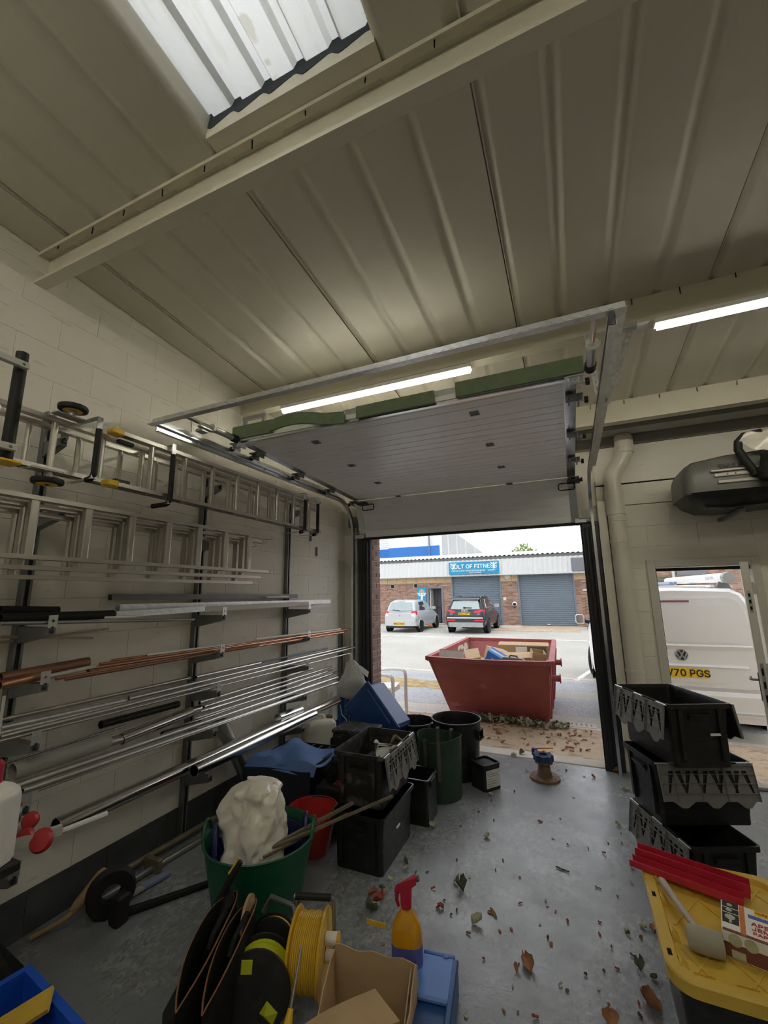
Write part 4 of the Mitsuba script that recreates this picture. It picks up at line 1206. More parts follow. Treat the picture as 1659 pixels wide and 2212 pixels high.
mat('grey_plastic2', tone((0.27, 0.265, 0.24), 6, 0.2), 0.5)
COPPER_LABELS = iter(['slim copper pipe lying along the top of the copper bundle', 'slim copper pipe along the front edge of the copper bundle', 'slim copper pipe at the back of the copper bundle, ending short', 'dull brown slim copper pipe at the very front of the copper bundle', 'slim copper pipe among the others of the copper bundle'])
STEEL_LABELS = iter(['rearmost slim bright tube of the fourth rack level', 'slim bright tube second from the wall on the fourth rack level', 'slim bright tube in the middle of the fourth rack level', 'front slim bright tube just behind the long pale tubes', 'thinnest bright tube, ending before the far upright'])
for kind, m, r, p0, p1, lb, grp in RODS:
    if kind == 'c':
        w, h = r
        t = 0.003
        if m in ('galvanised', 'strut_grey'):
            pr = [(-w / 2, 0), (w / 2, 0), (w / 2, h), (w / 2 - t, h), (w / 2 - t, t), (-w / 2 + t, t), (-w / 2 + t, h), (-w / 2, h)]
            pr = [(a, b - h / 2) for a, b in pr]
            obj('steel_channel', sweep2(pr, p0, p1), m, label=lb, cat='channel')
        else:
            obj('plastic_trunking' if m == 'upvc_white' else 'flat_strip', sweep2(list(rrect(w, h, min(w, h) * 0.15, 2).exterior.coords)[:-1], p0, p1), m, label=lb, cat='trunking' if m == 'upvc_white' else 'strip')
        continue
    nm, ct = rod_name(m, r)
    if r >= 0.012 and m not in ('wood_grey', 'white_plastic'):
        me = hollow(p0, p1, r, min(0.004, r * 0.18), 20 if r > 0.02 else 14)
    else:
        d = (np.array(p1) - p0) / np.linalg.norm(np.subtract(p1, p0))
        me = tube([p0, np.array(p0) + d * 0.002, np.array(p1) - d * 0.002, p1], [r * 0.7, r, r, r * 0.7], 10)
    obj(nm, me, m, smooth=50, label=lb or next(STEEL_LABELS if m == 'stainless' else COPPER_LABELS), cat=ct, group=grp or None)

# ------------------------------------------------------------------ ladders on the wall
def ladder(label, x, y0, y1, z0, z1, rungs, depth=0.055, th=0.024, rung=(0.030, 0.030), m='aluminium'):
    t = thing('ladder', label, 'ladder')
    for z in (z0, z1):
        s = 1 if z == z0 else -1
        pr = [(-depth / 2, -th / 2), (depth / 2, -th / 2), (depth / 2, th / 2), (depth / 2 - 0.008, th / 2), (depth / 2 - 0.008, -th / 2 + 0.005), (-depth / 2 + 0.008, -th / 2 + 0.005), (-depth / 2 + 0.008, th / 2), (-depth / 2, th / 2)]
        obj('rail', sweep2([(a, -s * b) for a, b in pr][::(1 if s < 0 else -1)], (x, y0, z), (x, y1, z)), m, t)
        obj('end_cap', cbx(x - depth / 2 - 0.002, x + depth / 2 + 0.002, y1 - 0.002, y1 + 0.022, z - th / 2 - 0.002, z + th / 2 + 0.002, 0.005), 'steel_dull', t)
    for y in rungs:
        pr = list(rrect(rung[0], rung[1], 0.010, 2).exterior.coords)[:-1]
        k = obj('rung', sweep2(pr, (x, y, z0 - 0.012), (x, y, z1 + 0.012), up=(1, 0, 0)), m, t)
    return t


R1 = [1.805 + 0.2615 * k for k in range(8)]
la = ladder('long aluminium ladder with yellow end caps, topmost and nearest to the room', -2.435, 1.58, 3.815, 2.462, 2.782, R1)
for z, s in ((2.782, 1), (2.462, -1)):
    obj('yellow_cap', cbx(-2.475, -2.405, 1.525, 1.60, z - 0.020, z + 0.020, 0.008), 'yellow_plastic', la)
    obj('guide_block', cbx(-2.49, -2.46, 1.60, 1.70, z - s * 0.035 - 0.012, z - s * 0.035 + 0.012, 0.004), 'black_plastic', la)
lb_ = ladder('aluminium ladder with wheels, hung just behind the topmost one', -2.525, 0.30, 3.93, 2.485, 2.765, [0.4975 + 0.2615 * k for k in range(13)], depth=0.045)
for z, y in ((2.405, 1.255), (2.845, 1.33)):
    s = 1 if z > 2.6 else -1
    w = obj('wheel', lathe([(0.0, -0.014), (0.052, -0.016), (0.070, -0.012), (0.073, 0.0), (0.070, 0.012), (0.052, 0.016), (0.0, 0.014)], 32, (-2.47, y, z)), 'black_rubber', lb_, smooth=40)
    obj('hub', lathe([(0.0, -0.0175), (0.046, -0.0175), (0.050, -0.012), (0.050, 0.012), (0.046, 0.0175), (0.0, 0.0175)], 24, (-2.47, y, z)), 'yellow_plastic', w)
    obj('axle', tube([(-2.47, y, z - 0.022), (-2.47, y, z + 0.022)], 0.010, 10), 'black_plastic', w)
    obj('wheel_bracket', cat(cbx(-2.50, -2.44, y - 0.09, y + 0.06, z - s * 0.055 - 0.006, z - s * 0.055 + 0.006, 0.003), tube([(-2.47, y, z - s * 0.055), (-2.47, y, z - s * 0.014)], 0.02, 12)), 'steel_dull', lb_)
lc_ = ladder('rearmost aluminium ladder, against the wall behind the other two at the top', -2.655, 0.30, 4.13, 2.510, 2.765, [0.44 + 0.2615 * k for k in range(14)], depth=0.045, rung=(0.026, 0.030))
t = thing('stabiliser_bar', 'black padded stabiliser tube standing upright across the ladders at the far left', 'ladder stabiliser')
obj('tube', tube([(-2.285, 0.985, 2.415), (-2.285, 0.985, 2.945)], 0.025, 18), 'black_rubber', t)
obj('yellow_foot', cbx(-2.33, -2.24, 0.945, 1.03, 2.398, 2.415, 0.006), 'yellow_plastic', t)
for z in (2.872, 2.470):
    k = obj('cross_arm', cbx(-2.262, -2.235, 0.25, 1.000, z - 0.016, z + 0.016, 0.003), 'pale_metal', t)
    obj('rivet', rot(lathe([(0, 0), (0.007, 0), (0.005, 0.004), (0, 0.005)], 10), ry=90, at=(-2.235, 0.975, z)), 'strut_grey', k)
for y, lb, low in ((1.432, 'padded ladder hook over the top ladders, nearest of the four', 2.455), (1.930, 'padded ladder hook with a bent foot, second from the left', 2.405), (3.50, 'padded ladder hook near the far end of the top ladders', 2.42), (3.735, 'padded ladder hook at the very end of the top ladders', 2.42)):
    t = thing('ladder_hook', lb, 'ladder hook')
    xo = -2.385
    obj('hook_bar', cat(bar((-2.86, y, 2.815), (xo, y, 2.815), 0.030, 0.006), bar((xo, y, 2.818), (xo, y, low), 0.030, 0.006, up=(1, 0, 0)), bar((xo, y, low), (-2.60, y, low - 0.002), 0.030, 0.006)), 'galvanised', t)
    pts = [(xo + 0.0, y, 2.745), (xo, y, low + 0.03), (xo - 0.012, y, low + 0.006), (xo - 0.04, y, low - 0.001), (xo - (0.16 if low < 2.41 else 0.06), y, low - 0.002)]
    obj('foam_sleeve', tube(pts, 0.0165, 12), 'black_rubber', t, smooth=40)

R2 = [1.197, 1.469, 1.713, 1.975, 2.245, 2.51, 2.767]
R2 = [0.675 + 0.2615 * k for k in range(9)]
for x, z0, z1, ye, lb, dx in ((-2.445, 2.003, 2.300, 3.01, 'front section of the lower triple ladder, with pale round rungs', 0.0), (-2.510, 1.955, 2.270, 2.99, 'middle section of the lower triple ladder', 0.0), (-2.575, 1.910, 2.240, 2.965, 'rear section of the lower triple ladder, nearest the wall', 0.0)):
    t = ladder(lb, x, 0.30, ye, z0, z1, [q + dx for q in R2], depth=0.058, th=0.022, rung=(0.044, 0.040), m='aluminium')
    for z in (z0, z1):
        obj('end_hook', cat(bx(x - 0.028, x - 0.022, ye - 0.01, ye + 0.05, z - 0.008, z + 0.008), bx(x + 0.022, x + 0.028, ye - 0.01, ye + 0.05, z - 0.008, z + 0.008), bx(x - 0.028, x + 0.028, ye + 0.044, ye + 0.05, z - 0.008, z + 0.008)), 'steel_dull', t)

# small wall things
for k, (y, z) in enumerate(((4.36, 2.50), (4.50, 2.33))):
    obj('wall_bracket', cbx(X0 + 0.001, X0 + 0.02, y - 0.014, y + 0.014, z - 0.055, z + 0.055, 0.003), 'strut_grey', label='small grey steel strap on the wall under the ladder end' if k else 'small grey strap on the wall beside the ladder tips', cat='bracket')
# ------------------------------------------------------------------ black lidded crates
def crate(label, c, ang, L=0.60, W=0.40, H=0.35, z=0.0, flaps=(1, -1), tilt=9, group='black lidded crates', dust='black_plastic', marks=True):
    """An open attached-lid crate: long side along its own x; its two lid halves hang open outside the long sides."""
    t = thing('storage_crate', label, 'crate', group)

    def P(m):
        return rot(m, rz=ang, at=(c[0], c[1], z))
    b = 0.028
    o = [rrect(L - 2 * b, W - 2 * b, 0.03, 3), rrect(L, W, 0.025, 3)]
    lo = np.array(o[0].exterior.coords)[:-1]
    hi = np.array(o[1].exterior.coords)[:-1]
    n = len(lo)

    def ring(q, zz, off=0.0):
        s = 1 - off
        return np.c_[q[:, 0] * (1 - off / (L / 2)), q[:, 1] * (1 - off / (W / 2)), np.full(len(q), zz)]
    hh = np.array([lo + (hi - lo) * u for u in (0.0, 1.0)])
    rows = [ring(lo, 0.0), ring(lo * 0.5 + hi * 0.5 - 0 * hi, H * 0.5, 0.012), ring(hi, H - 0.03, 0.014), ring(hi, H - 0.028), ring(hi, H), ring(hi, H, 0.010), ring(hi, H - 0.03, 0.018), ring(lo, 0.006, 0.006)]
    v = np.vstack(rows + [[[0, 0, 0.0]], [[0, 0, 0.006]]])
    f = []
    for i in range(len(rows) - 1):
        for j in range(n):
            j2 = (j + 1) % n
            f += [(i * n + j, i * n + j2, (i + 1) * n + j2), (i * n + j, (i + 1) * n + j2, (i + 1) * n + j)]
    k = len(rows) * n
    for j in range(n):
        j2 = (j + 1) % n
        f += [(k, j2, j), (k + 1, (len(rows) - 1) * n + j, (len(rows) - 1) * n + j2)]
    obj('body', P(trimesh.Trimesh(v, f, process=False)), dust, t, smooth=30)
    for s in (1, -1):
        w = hull([(s * (L / 2 - 0.012), -0.07, H - 0.06), (s * (L / 2 - 0.012), 0.07, H - 0.06), (s * (L / 2 + 0.012), -0.065, H - 0.062), (s * (L / 2 + 0.012), 0.065, H - 0.062), (s * (L / 2 - 0.012), -0.07, H - 0.10), (s * (L / 2 - 0.012), 0.07, H - 0.10)])
        obj('hand_grip', P(w), dust, t)
        for q in (-0.12, 0.12):
            obj('stacking_rib', P(hull([(s * (L / 2 - 0.030), q - 0.012, 0.03), (s * (L / 2 - 0.030), q + 0.012, 0.03), (s * (L / 2 - 0.008), q - 0.012, 0.05), (s * (L / 2 - 0.008), q + 0.012, 0.05), (s * (L / 2 - 0.004), q - 0.012, H - 0.03), (s * (L / 2 - 0.004), q + 0.012, H - 0.03), (s * (L / 2 - 0.02), q, H - 0.03)])), dust, t)
    if marks:
        obj('label', P(cbx(L / 2 - 0.014, L / 2 - 0.010 + 0.004, 0.05, 0.11, H * 0.50, H * 0.50 + 0.013, 0.0005)), 'white_card', t)
        obj('label', P(cbx(-0.06, 0.0, -W / 2 + 0.006, -W / 2 + 0.012, H * 0.55, H * 0.55 + 0.013, 0.0005)), 'white_card', t)
    for s in flaps:
        fl = lid_half(L - 0.02, 0.20)
        lift = H - 0.008

        def F(m):
            m = rot(m, rx=90 - tilt)
            if s > 0:
                m = rot(m, rz=180)
            return P(rot(m, at=(0, s * (W / 2 + 0.006), lift)))
        k = obj('lid_half', F(fl[0]), 'grey_plastic', t, label='dark grey ribbed lid half hanging open')
        obj('lid_skin', F(fl[2]), 'black_plastic', k)
        for r in fl[1]:
            obj('rib', F(r), 'grey_plastic', k)
        for r in range(3):
            x = -(L - 0.1) / 2 + r * (L - 0.1) / 2
            obj('hinge_rod', P(tube([(x - 0.05, s * (W / 2 + 0.004), H - 0.004), (x + 0.05, s * (W / 2 + 0.004), H - 0.004)], 0.0045, 6)), 'galvanised', t)
    return t


def lid_half(L, D):
    """Half a lid in the xy plane, hinge along x at y = 0, its free edge scalloped; with the ribs of its underside."""
    edge = [(-L / 2, -D)]
    for a, d in ((-0.40, 0.0), (-0.32, 0.034), (-0.26, 0.034), (-0.17, 0.0), (-0.06, 0.0), (0.0, 0.034), (0.06, 0.034), (0.15, 0.0), (0.26, 0.0), (0.33, 0.034), (0.39, 0.034), (0.45, 0.0)):
        edge.append((a * L, -D - d))
    edge.append((L / 2, -D))
    poly = sg.Polygon([(-L / 2, 0)] + edge + [(L / 2, 0)])
    for x in (-0.33, -0.15, 0.03, 0.2, 0.36):
        for s in (-1, 1):
            q = sg.Polygon([(x * L + s * 0.004, -0.035), (x * L + s * 0.036, -0.035), (x * L + s * 0.040 + 0.018 * s, -D + 0.045), (x * L + s * 0.030 + 0.016 * s, -D + 0.045)])
            poly = poly.difference(q)
    base = prism(poly, 0.004)
    back = prism(sg.Polygon([(-L / 2, 0)] + edge + [(L / 2, 0)]).buffer(-0.004), 0.002, (0, 0, -0.006))
    ribs = []
    for yy in (-0.004, -0.052, -0.104, -0.156):
        ribs.append(bx(-L / 2, L / 2, yy - 0.0016, yy + 0.0016, 0.003, 0.013))
    for x in (-L / 2 + 0.002, -0.20, -0.05, 0.10, L / 2 - 0.002):
        ribs.append(bx(x - 0.0016, x + 0.0016, -D, 0, 0.003, 0.013))
    return base, ribs, back


CA = crate('black crate at the bottom of the left stack, half hidden by metal bars', (-1.452, 3.105), 90, z=0.0, H=0.345, flaps=())
CB = crate('upper black crate of the left stack, grey ribbed lid half hanging at right', (-1.488, 3.19), 90, z=0.347, H=0.343, flaps=(-1,), dust='dusty_black')
crate('lowest black crate of the right stack, a ribbed lid half hanging at its left', (0.56, 3.52), 113, z=0.0, H=0.36, flaps=(1,), marks=False)
crate('middle black crate of the right stack, a plain lid half hanging in front', (0.588, 3.64), 21.5, z=0.362, H=0.365, flaps=(-1,))
crate('topmost black crate of the right stack, level with the van number plate', (0.548, 3.605), -67.5, z=0.729, H=0.37, flaps=(-1, 1))

t = thing('storage_crate', 'small narrow black crate between the left crate stack and the green bag', 'crate')
b = sg.box(-0.13, -0.14, 0.13, 0.14)
obj('body', rot(cat(prism(rrect(0.235, 0.255, 0.02).difference(rrect(0.227, 0.247, 0.018)), 0.325), prism(rrect(0.235, 0.255, 0.02), 0.006)), at=(-1.302, 3.640, 0)), 'black_plastic', t, smooth=30)
obj('rim', rot(prism(rrect(0.265, 0.285, 0.025).difference(rrect(0.227, 0.247, 0.018)), 0.014), at=(-1.302, 3.640, 0.318)), 'black_plastic', t, smooth=30)
obj('hand_grip', cbx(-1.178, -1.166, 3.56, 3.68, 0.27, 0.318, 0.004), 'black_plastic', t)

# odds and ends in the upper left crate
t = thing('steel_plate', 'pale square plate with a hole lying in the upper left crate', 'plate')
pl = rrect(0.17, 0.15, 0.006).difference(sg.Point(0.04, 0.02).buffer(0.018)).difference(sg.Point(-0.06, -0.04).buffer(0.01))
obj('plate', rot(prism(pl, 0.006), rx=12, ry=-8, rz=25, at=(-1.44, 3.30, 0.575)), 'paper', t)
t = thing('tap_fitting', 'small chrome tap fitting on the plate in the upper left crate', 'fitting')
obj('body', tube([(-1.53, 3.30, 0.59), (-1.53, 3.30, 0.64)], 0.018, 14), 'chrome', t)
obj('spout', tube([(-1.53, 3.30, 0.625), (-1.47, 3.33, 0.62), (-1.42, 3.36, 0.612)], 0.010, 10), 'chrome', t)
obj('cap', tube([(-1.53, 3.30, 0.64), (-1.53, 3.30, 0.655)], [0.022, 0.012], 14), 'white_plastic', t)
P = [[(-1.46 + 0.13 * u + 0.02 * math.sin(5 * w), 3.42 + 0.10 * w, 0.60 + 0.07 * math.sin(3 * u) * (1 - w) + 0.02 * math.sin(7 * u + 3 * w)) for u in np.linspace(0, 1, 9)] for w in np.linspace(0, 1, 8)]
obj('yellow_rag', thick(P, 0.004), 'leaf_pale', label='crumpled yellow green rag in the upper left crate', cat='rag')
obj('tray_of_scraps', cbx(-1.60, -1.36, 2.98, 3.42, 0.50, 0.555, 0.01), 'dusty_black', label='dark tray of scraps deep in the upper left crate', cat='tray')


# ------------------------------------------------------------------ bins, bags, tubs
def pail(name, label, cat_, c, H, rb, rt, m, rim=0.012, t=0.004, lug=True, n=48, group=None, z=0.0):
    k = thing(name, label, cat_, group)
    prof = [(0, 0), (rb - 0.01, 0), (rb, 0.01), (rt - 0.006, H - 0.07), (rt - 0.003, H - 0.065), (rt - 0.003, H - 0.02), (rt + rim, H - 0.018), (rt + rim + 0.004, H - 0.009), (rt + rim, H), (rt, H), (rt - t - 0.003, H - 0.02), (rt - t - 0.006, H - 0.07), (rb - t, 0.014), (0, 0.012)]
    obj('body', lathe(prof, n, (c[0], c[1], z)), m, k, smooth=35)
    return k


k = pail('dustbin', 'tall black plastic dustbin with a side handle, in front of the red skip', 'dustbin', (-1.205, 4.565), 0.535, 0.205, 0.243, 'black_plastic')
for a in (-8, 172):
    ca, sa = math.cos(math.radians(a)), math.sin(math.radians(a))
    R = 0.247
    q = cat(bx(-0.02, 0.035, -0.065, -0.055, 0.375, 0.455), bx(-0.02, 0.035, 0.055, 0.065, 0.375, 0.455), hull([(-0.02, -0.065, 0.45), (-0.02, 0.065, 0.45), (0.04, -0.065, 0.45), (0.04, 0.065, 0.45), (-0.02, -0.065, 0.46), (0.04, 0.065, 0.46), (-0.02, 0.065, 0.46), (0.04, -0.065, 0.46)]), hull([(0.005, -0.065, 0.375), (0.005, 0.065, 0.375), (0.045, -0.065, 0.368), (0.045, 0.065, 0.368), (0.045, 0.065, 0.378), (0.045, -0.065, 0.378)]))
    obj('handle', rot(q, rz=a, at=(-1.205 + ca * (R - 0.022), 4.565 + sa * (R - 0.022), 0)), 'black_plastic', k)
pail('dustbin', 'low black round bin half hidden behind the blue container', 'dustbin', (-1.745, 4.80), 0.40, 0.19, 0.215, 'black_plastic')
k = thing('garden_bag', 'dark green pop-up garden bag with grey straps, between crates and dustbin', 'garden bag')
prof = [(0, 0), (0.188, 0), (0.192, 0.012), (0.194, 0.25), (0.198, 0.485), (0.202, 0.495), (0.198, 0.502), (0.193, 0.495), (0.188, 0.25), (0.186, 0.018), (0, 0.016)]
m = lathe(prof, 48, (0, 0, 0))
v = m.vertices.copy()
aa = np.arctan2(v[:, 1], v[:, 0])
v[:, :2] *= (1 + (0.035 * np.sin(2 * aa + 0.6) + 0.015 * np.sin(5 * aa)) * (v[:, 2:3].ravel() / 0.5))[:, None]
v[:, 2] += 0.014 * np.sin(2 * aa + 2.0) * (v[:, 2] / 0.5)
m.vertices = v
obj('body', rot(m, at=(-1.250, 4.085, 0)), 'green_cloth', k, smooth=40)
for a in (250, 285, 70, 110):
    ca, sa = math.cos(math.radians(a)), math.sin(math.radians(a))
    q = [(-1.250 + ca * (0.2 + 0.004), 4.085 + sa * 0.204, 0.18), (-1.250 + ca * 0.208, 4.085 + sa * 0.208, 0.42), (-1.250 + ca * 0.211, 4.085 + sa * 0.211, 0.51), (-1.250 + ca * 0.185, 4.085 + sa * 0.185, 0.50), (-1.250 + ca * 0.182, 4.085 + sa * 0.182, 0.36)]
    tn = np.array([-sa, ca, 0]) * 0.017
    obj('strap', cat(*[hull([np.array(p) + s * tn + d for p in (q[i], q[i + 1]) for s in (-1, 1) for d in ((0, 0, 0), (ca * 0.003, sa * 0.003, 0.001))]) for i in range(len(q) - 1)]), 'strap_grey', k)
k = thing('plastic_tub', 'small square black tub with a white label, on the floor by the dustbin', 'tub')
ang = 53
obj('body', rot(cat(prism(rrect(0.205, 0.205, 0.03).difference(rrect(0.197, 0.197, 0.028)), 0.215), prism(rrect(0.205, 0.205, 0.03), 0.008), prism(rrect(0.213, 0.213, 0.033).difference(rrect(0.19, 0.19, 0.027)), 0.014, (0, 0, 0.208))), rz=ang, at=(-0.90, 4.40, 0)), 'black_plastic', k, smooth=30)
obj('contents', rot(prism(rrect(0.198, 0.198, 0.028), 0.01, (0, 0, 0.195)), rz=ang, at=(-0.90, 4.40, 0)), 'black_rubber', k)
lbm = cbx(-0.083, 0.083, -0.1045, -0.1030, 0.028, 0.175, 0.0004)
obj('label', rot(lbm, rz=ang, at=(-0.90, 4.40, 0)), 'paper', k)
obj('label_print', rot(cat(*[bx(-0.07, -0.07 + w, -0.1050, -0.1044, zz, zz + 0.006) for zz, w in ((0.155, 0.06), (0.138, 0.12), (0.122, 0.13), (0.100, 0.05), (0.08, 0.11), (0.06, 0.12), (0.042, 0.07))]), rz=ang, at=(-0.90, 4.40, 0)), 'grey_plastic2', k, kind='stuff')

tc = (-1.865, 2.335)
k = thing('flexible_tub', 'large dark green flexible tub holding a white plastic sack', 'tub')
prof = [(0, 0), (0.235, 0), (0.25, 0.012), (0.318, 0.365), (0.325, 0.378), (0.331, 0.383), (0.326, 0.389), (0.316, 0.384), (0.311, 0.37), (0.244, 0.02), (0, 0.014)]
obj('body', lathe(prof, 56, (tc[0], tc[1], 0)), 'green_tub', k, smooth=40)
for a in (205, 25):
    A = math.radians(a)
    q = []
    for u in np.linspace(0, 1, 11):
        b = A + (u - 0.5) * 0.42
        q.append((tc[0] + 0.326 * math.cos(b), tc[1] + 0.326 * math.sin(b), 0.375 + 0.085 * math.sin(math.pi * u) ** 0.7))
    obj('handle', tube(q, 0.011, 8), 'green_tub', k, smooth=40)
k = thing('flexible_tub', 'navy blue flexible tub nested inside the green one, its loop handle standing up', 'tub')
prof = [(0, 0.018), (0.21, 0.018), (0.225, 0.03), (0.272, 0.325), (0.278, 0.335), (0.272, 0.34), (0.262, 0.33), (0.215, 0.04), (0, 0.034)]
obj('body', lathe(prof, 48, (tc[0] - 0.005, tc[1] + 0.01, 0)), 'blue_tub', k, smooth=40)
for a in (38, 218):
    A = math.radians(a)
    q = []
    for u in np.linspace(0, 1, 15):
        b = A + (u - 0.5) * 0.56
        q.append((tc[0] + 0.268 * math.cos(b), tc[1] + 0.01 + 0.268 * math.sin(b), 0.325 + 0.125 * math.sin(math.pi * u) ** 0.6))
    obj('handle', tube(q, 0.013, 8), 'blue_tub', k, smooth=40)

# white sack: a crumpled closed skin
def sack(c, H, wx, wy, seed, top=0.62, lean=(0, 0), n=44, rows=30, fold=0.05):
    V = []
    for i in range(rows):
        u = i / (rows - 1)
        w = (1.0 - (1 - top) * u ** 1.3) * (1 if u < 0.86 else math.cos((u - 0.86) / 0.14 * 1.2) ** 0.6)
        if u < 0.1:
            w *= 0.55 + 4.5 * u
        row = []
        for j in range(n):
            a = 2 * math.pi * j / n
            ca, sa = math.cos(a), math.sin(a)
            rx = abs(ca) ** 0.8 * np.sign(ca) * wx * w
            ry = abs(sa) ** 0.8 * np.sign(sa) * wy * w
            row.append((c[0] + rx + lean[0] * u, c[1] + ry + lean[1] * u, c[2] + H * u))
        V.append(row)
    V = np.array(V)
    cen = V.mean(1, keepdims=True)
    d = meshkit.fbm(V * np.array([7.0, 7.0, 4.5]) + seed, 4, seed=seed) - 0.5
    rid = np.abs(meshkit.noise(V * np.array([11.0, 11.0, 6.0]) + 3 + seed, seed + 3) - 0.5)
    dirn = (V - cen)
    dirn /= np.linalg.norm(dirn, axis=2, keepdims=True) + 1e-9
    V = V + dirn * (fold * 2.4 * d - fold * 1.1 * (0.5 - rid) * 0.8 + 0.0)[..., None]
    return loft(list(V))


obj('plastic_sack', sack((-1.905, 2.315, 0.20), 0.46, 0.225, 0.15, 5, top=0.80, lean=(-0.01, 0.02), fold=0.085, n=72, rows=48), 'white_bag', smooth=38, label='crumpled white plastic sack standing in the green tub', cat='plastic bag')
for i, (p, q, r) in enumerate((((-1.80, 2.24, 0.33), (-1.165, 2.76, 0.525), 0.009), ((-1.76, 2.28, 0.345), (-1.42, 2.70, 0.47), 0.011), ((-1.73, 2.20, 0.345), (-1.475, 2.72, 0.385), 0.008))):
    obj('metal_bar', bar(p, q, 2 * r, 1.4 * r), 'old_tool', label=['longest rusty flat bar reaching from the green tub to the left crates', 'thick rusty bar leaning out of the green tub', 'short thin bar sticking out of the green tub towards the red bucket'][i], cat='bar')
k = pail('bucket', 'red bucket with a black wire handle behind the green tub', 'bucket', (-1.865, 2.915), 0.285, 0.118, 0.172, 'red_plastic', rim=0.006)
q = [(-1.865 + 0.178 * math.cos(a), 2.915 + 0.178 * math.sin(a) * 0.96, 0.268 + 0.012 * math.sin(a)) for a in np.linspace(-0.35, math.pi - 0.2, 20)]
obj('wire_handle', tube(q, 0.004, 6), 'black_rubber', k)
obj('ear', cat(cbx(-1.70, -1.685, 2.84, 2.88, 0.225, 0.275, 0.003), cbx(-2.045, -2.03, 2.95, 2.99, 0.225, 0.275, 0.003)), 'red_plastic', k, kind='stuff')

# black bin with blue cloth, jerrycan, dusty box, tilted blue container, hanging bag
k = thing('plastic_bin', 'big black bin covered by a blue sheet, under the lowest pipes', 'bin')
g1 = [(-2.60, 3.03), (-2.03, 3.16), (-2.03, 3.66), (-2.60, 3.62)]
gp = sg.Polygon(g1)
obj('body', cat(prism(gp.difference(gp.buffer(-0.008)), 0.44), prism(gp, 0.01)), 'black_plastic', k)
obj('slatted_rim', cat(*[bar((-2.56 + 0.085 * i, 3.37, 0.432), (-2.56 + 0.085 * i, 3.62, 0.432), 0.018, 0.014) for i in range(7)] + [bar((-2.60, 3.49, 0.425), (-2.04, 3.56, 0.425), 0.014, 0.018)]), 'black_plastic', k, kind='stuff')
P = []
for w in np.linspace(0, 1, 14):
    row = []
    for u in np.linspace(0, 1, 20):
        x = -2.60 + 0.60 * u
        y = 3.02 + 0.42 * w + 0.12 * u
        z = 0.445 + 0.055 * math.sin(3.3 * u + 0.2) * math.sin(2.2 * w + 0.3) + 0.035 * math.exp(-((u - 0.33) / 0.06) ** 2) + 0.02 * math.sin(9 * u + 5 * w)
        row.append((x, y, z))
    P.append(row)
P[0] = [(x + 0.0, y - 0.012, 0.40 + 0.02 * math.sin(7 * x)) for x, y, z in P[0]]
obj('cloth_sheet', thick(P, -0.003), 'blue_cloth', smooth=60, label='crumpled blue cloth draped over the big black bin', cat='cloth')
P = [[(-2.60 + 0.575 * u + 0.0, 3.012 + 0.128 * u - 0.012 - 0.010 * math.sin(8 * u), 0.42 - 0.40 * w + 0.01 * math.sin(6 * u)) for u in np.linspace(0, 1, 16)] for w in np.linspace(0, 1, 6)]
obj('dark_sheet', thick(P, 0.003), 'navy_cloth', smooth=60, label='dark navy sheet hanging down the front of the big black bin', cat='cloth')
k = thing('jerrycan', 'cloudy white jerrycan with a brown cap under the pipe rack', 'jerrycan')
J = np.array(rrect(0.37, 0.20, 0.05, 5).exterior.coords)[:-1]
rows = []
for z, s in ((0.0, 0.93), (0.02, 1.0), (0.36, 1.0), (0.40, 0.97), (0.43, 0.86), (0.445, 0.6)):
    rows.append(np.c_[J * s, np.full(len(J), z)])
obj('body', rot(loft(rows), rz=52, at=(-2.69, 4.30, 0)), 'cloudy_plastic', k, smooth=40)
obj('handle', rot(tube([(-0.11, 0, 0.43), (-0.10, 0, 0.475), (-0.06, 0, 0.485), (0.02, 0, 0.485), (0.05, 0, 0.475), (0.06, 0, 0.43)], 0.018, 10), rz=52, at=(-2.69, 4.30, 0)), 'cloudy_plastic', k, smooth=40)
obj('cap', rot(lathe([(0.036, 0), (0.036, 0.03), (0.030, 0.036), (0, 0.036)], 20, (0.125, 0, 0.435)), rz=52, at=(-2.69, 4.30, 0)), 'rusty_iron', k)
obj('neck', rot(lathe([(0.045, -0.02), (0.04, 0.002), (0.034, 0.004)], 20, (0.125, 0, 0.435)), rz=52, at=(-2.69, 4.30, 0)), 'cloudy_plastic', k)
k = thing('tool_box', 'dusty black box with smears, between the jerrycan and the upper left crate', 'box')
obj('body', rot(cbx(-0.20, 0.20, -0.14, 0.14, 0, 0.50, 0.012), rz=3, at=(-2.02, 3.93, 0)), 'dusty_black', k)
obj('lid', rot(cbx(-0.207, 0.207, -0.147, 0.147, 0.50, 0.535, 0.010), rz=3, at=(-2.02, 3.93, 0)), 'dusty_black', k)
obj('strap', rot(cbx(-0.25, -0.208, -0.10, -0.05, 0.2, 0.44, 0.015), rz=3, at=(-2.02, 3.93, 0)), 'black_cloth', k)
obj('latch', rot(cbx(-0.03, 0.03, -0.152, -0.145, 0.44, 0.51, 0.002), rz=3, at=(-2.02, 3.93, 0)), 'black_plastic', k)
k = thing('rag_heap', 'dark bundle of rags and wires beside the big black bin', 'rags')
obj('bundle', sack((-1.90, 3.36, 0.30), 0.16, 0.10, 0.12, 9, top=0.8, fold=0.05), 'black_cloth', k, smooth=55)
obj('supporting_box', cbx(-2.00, -1.74, 3.14, 3.60, 0, 0.315, 0.008), 'black_plastic', k)
obj('red_wires', cat(*[tube([(-1.86 + 0.02 * i, 3.20, 0.322), (-1.85 + 0.025 * i, 3.25, 0.335), (-1.80 + 0.012 * i, 3.30, 0.322)], 0.004, 5) for i in range(4)]), 'red_rag', k, kind='stuff')

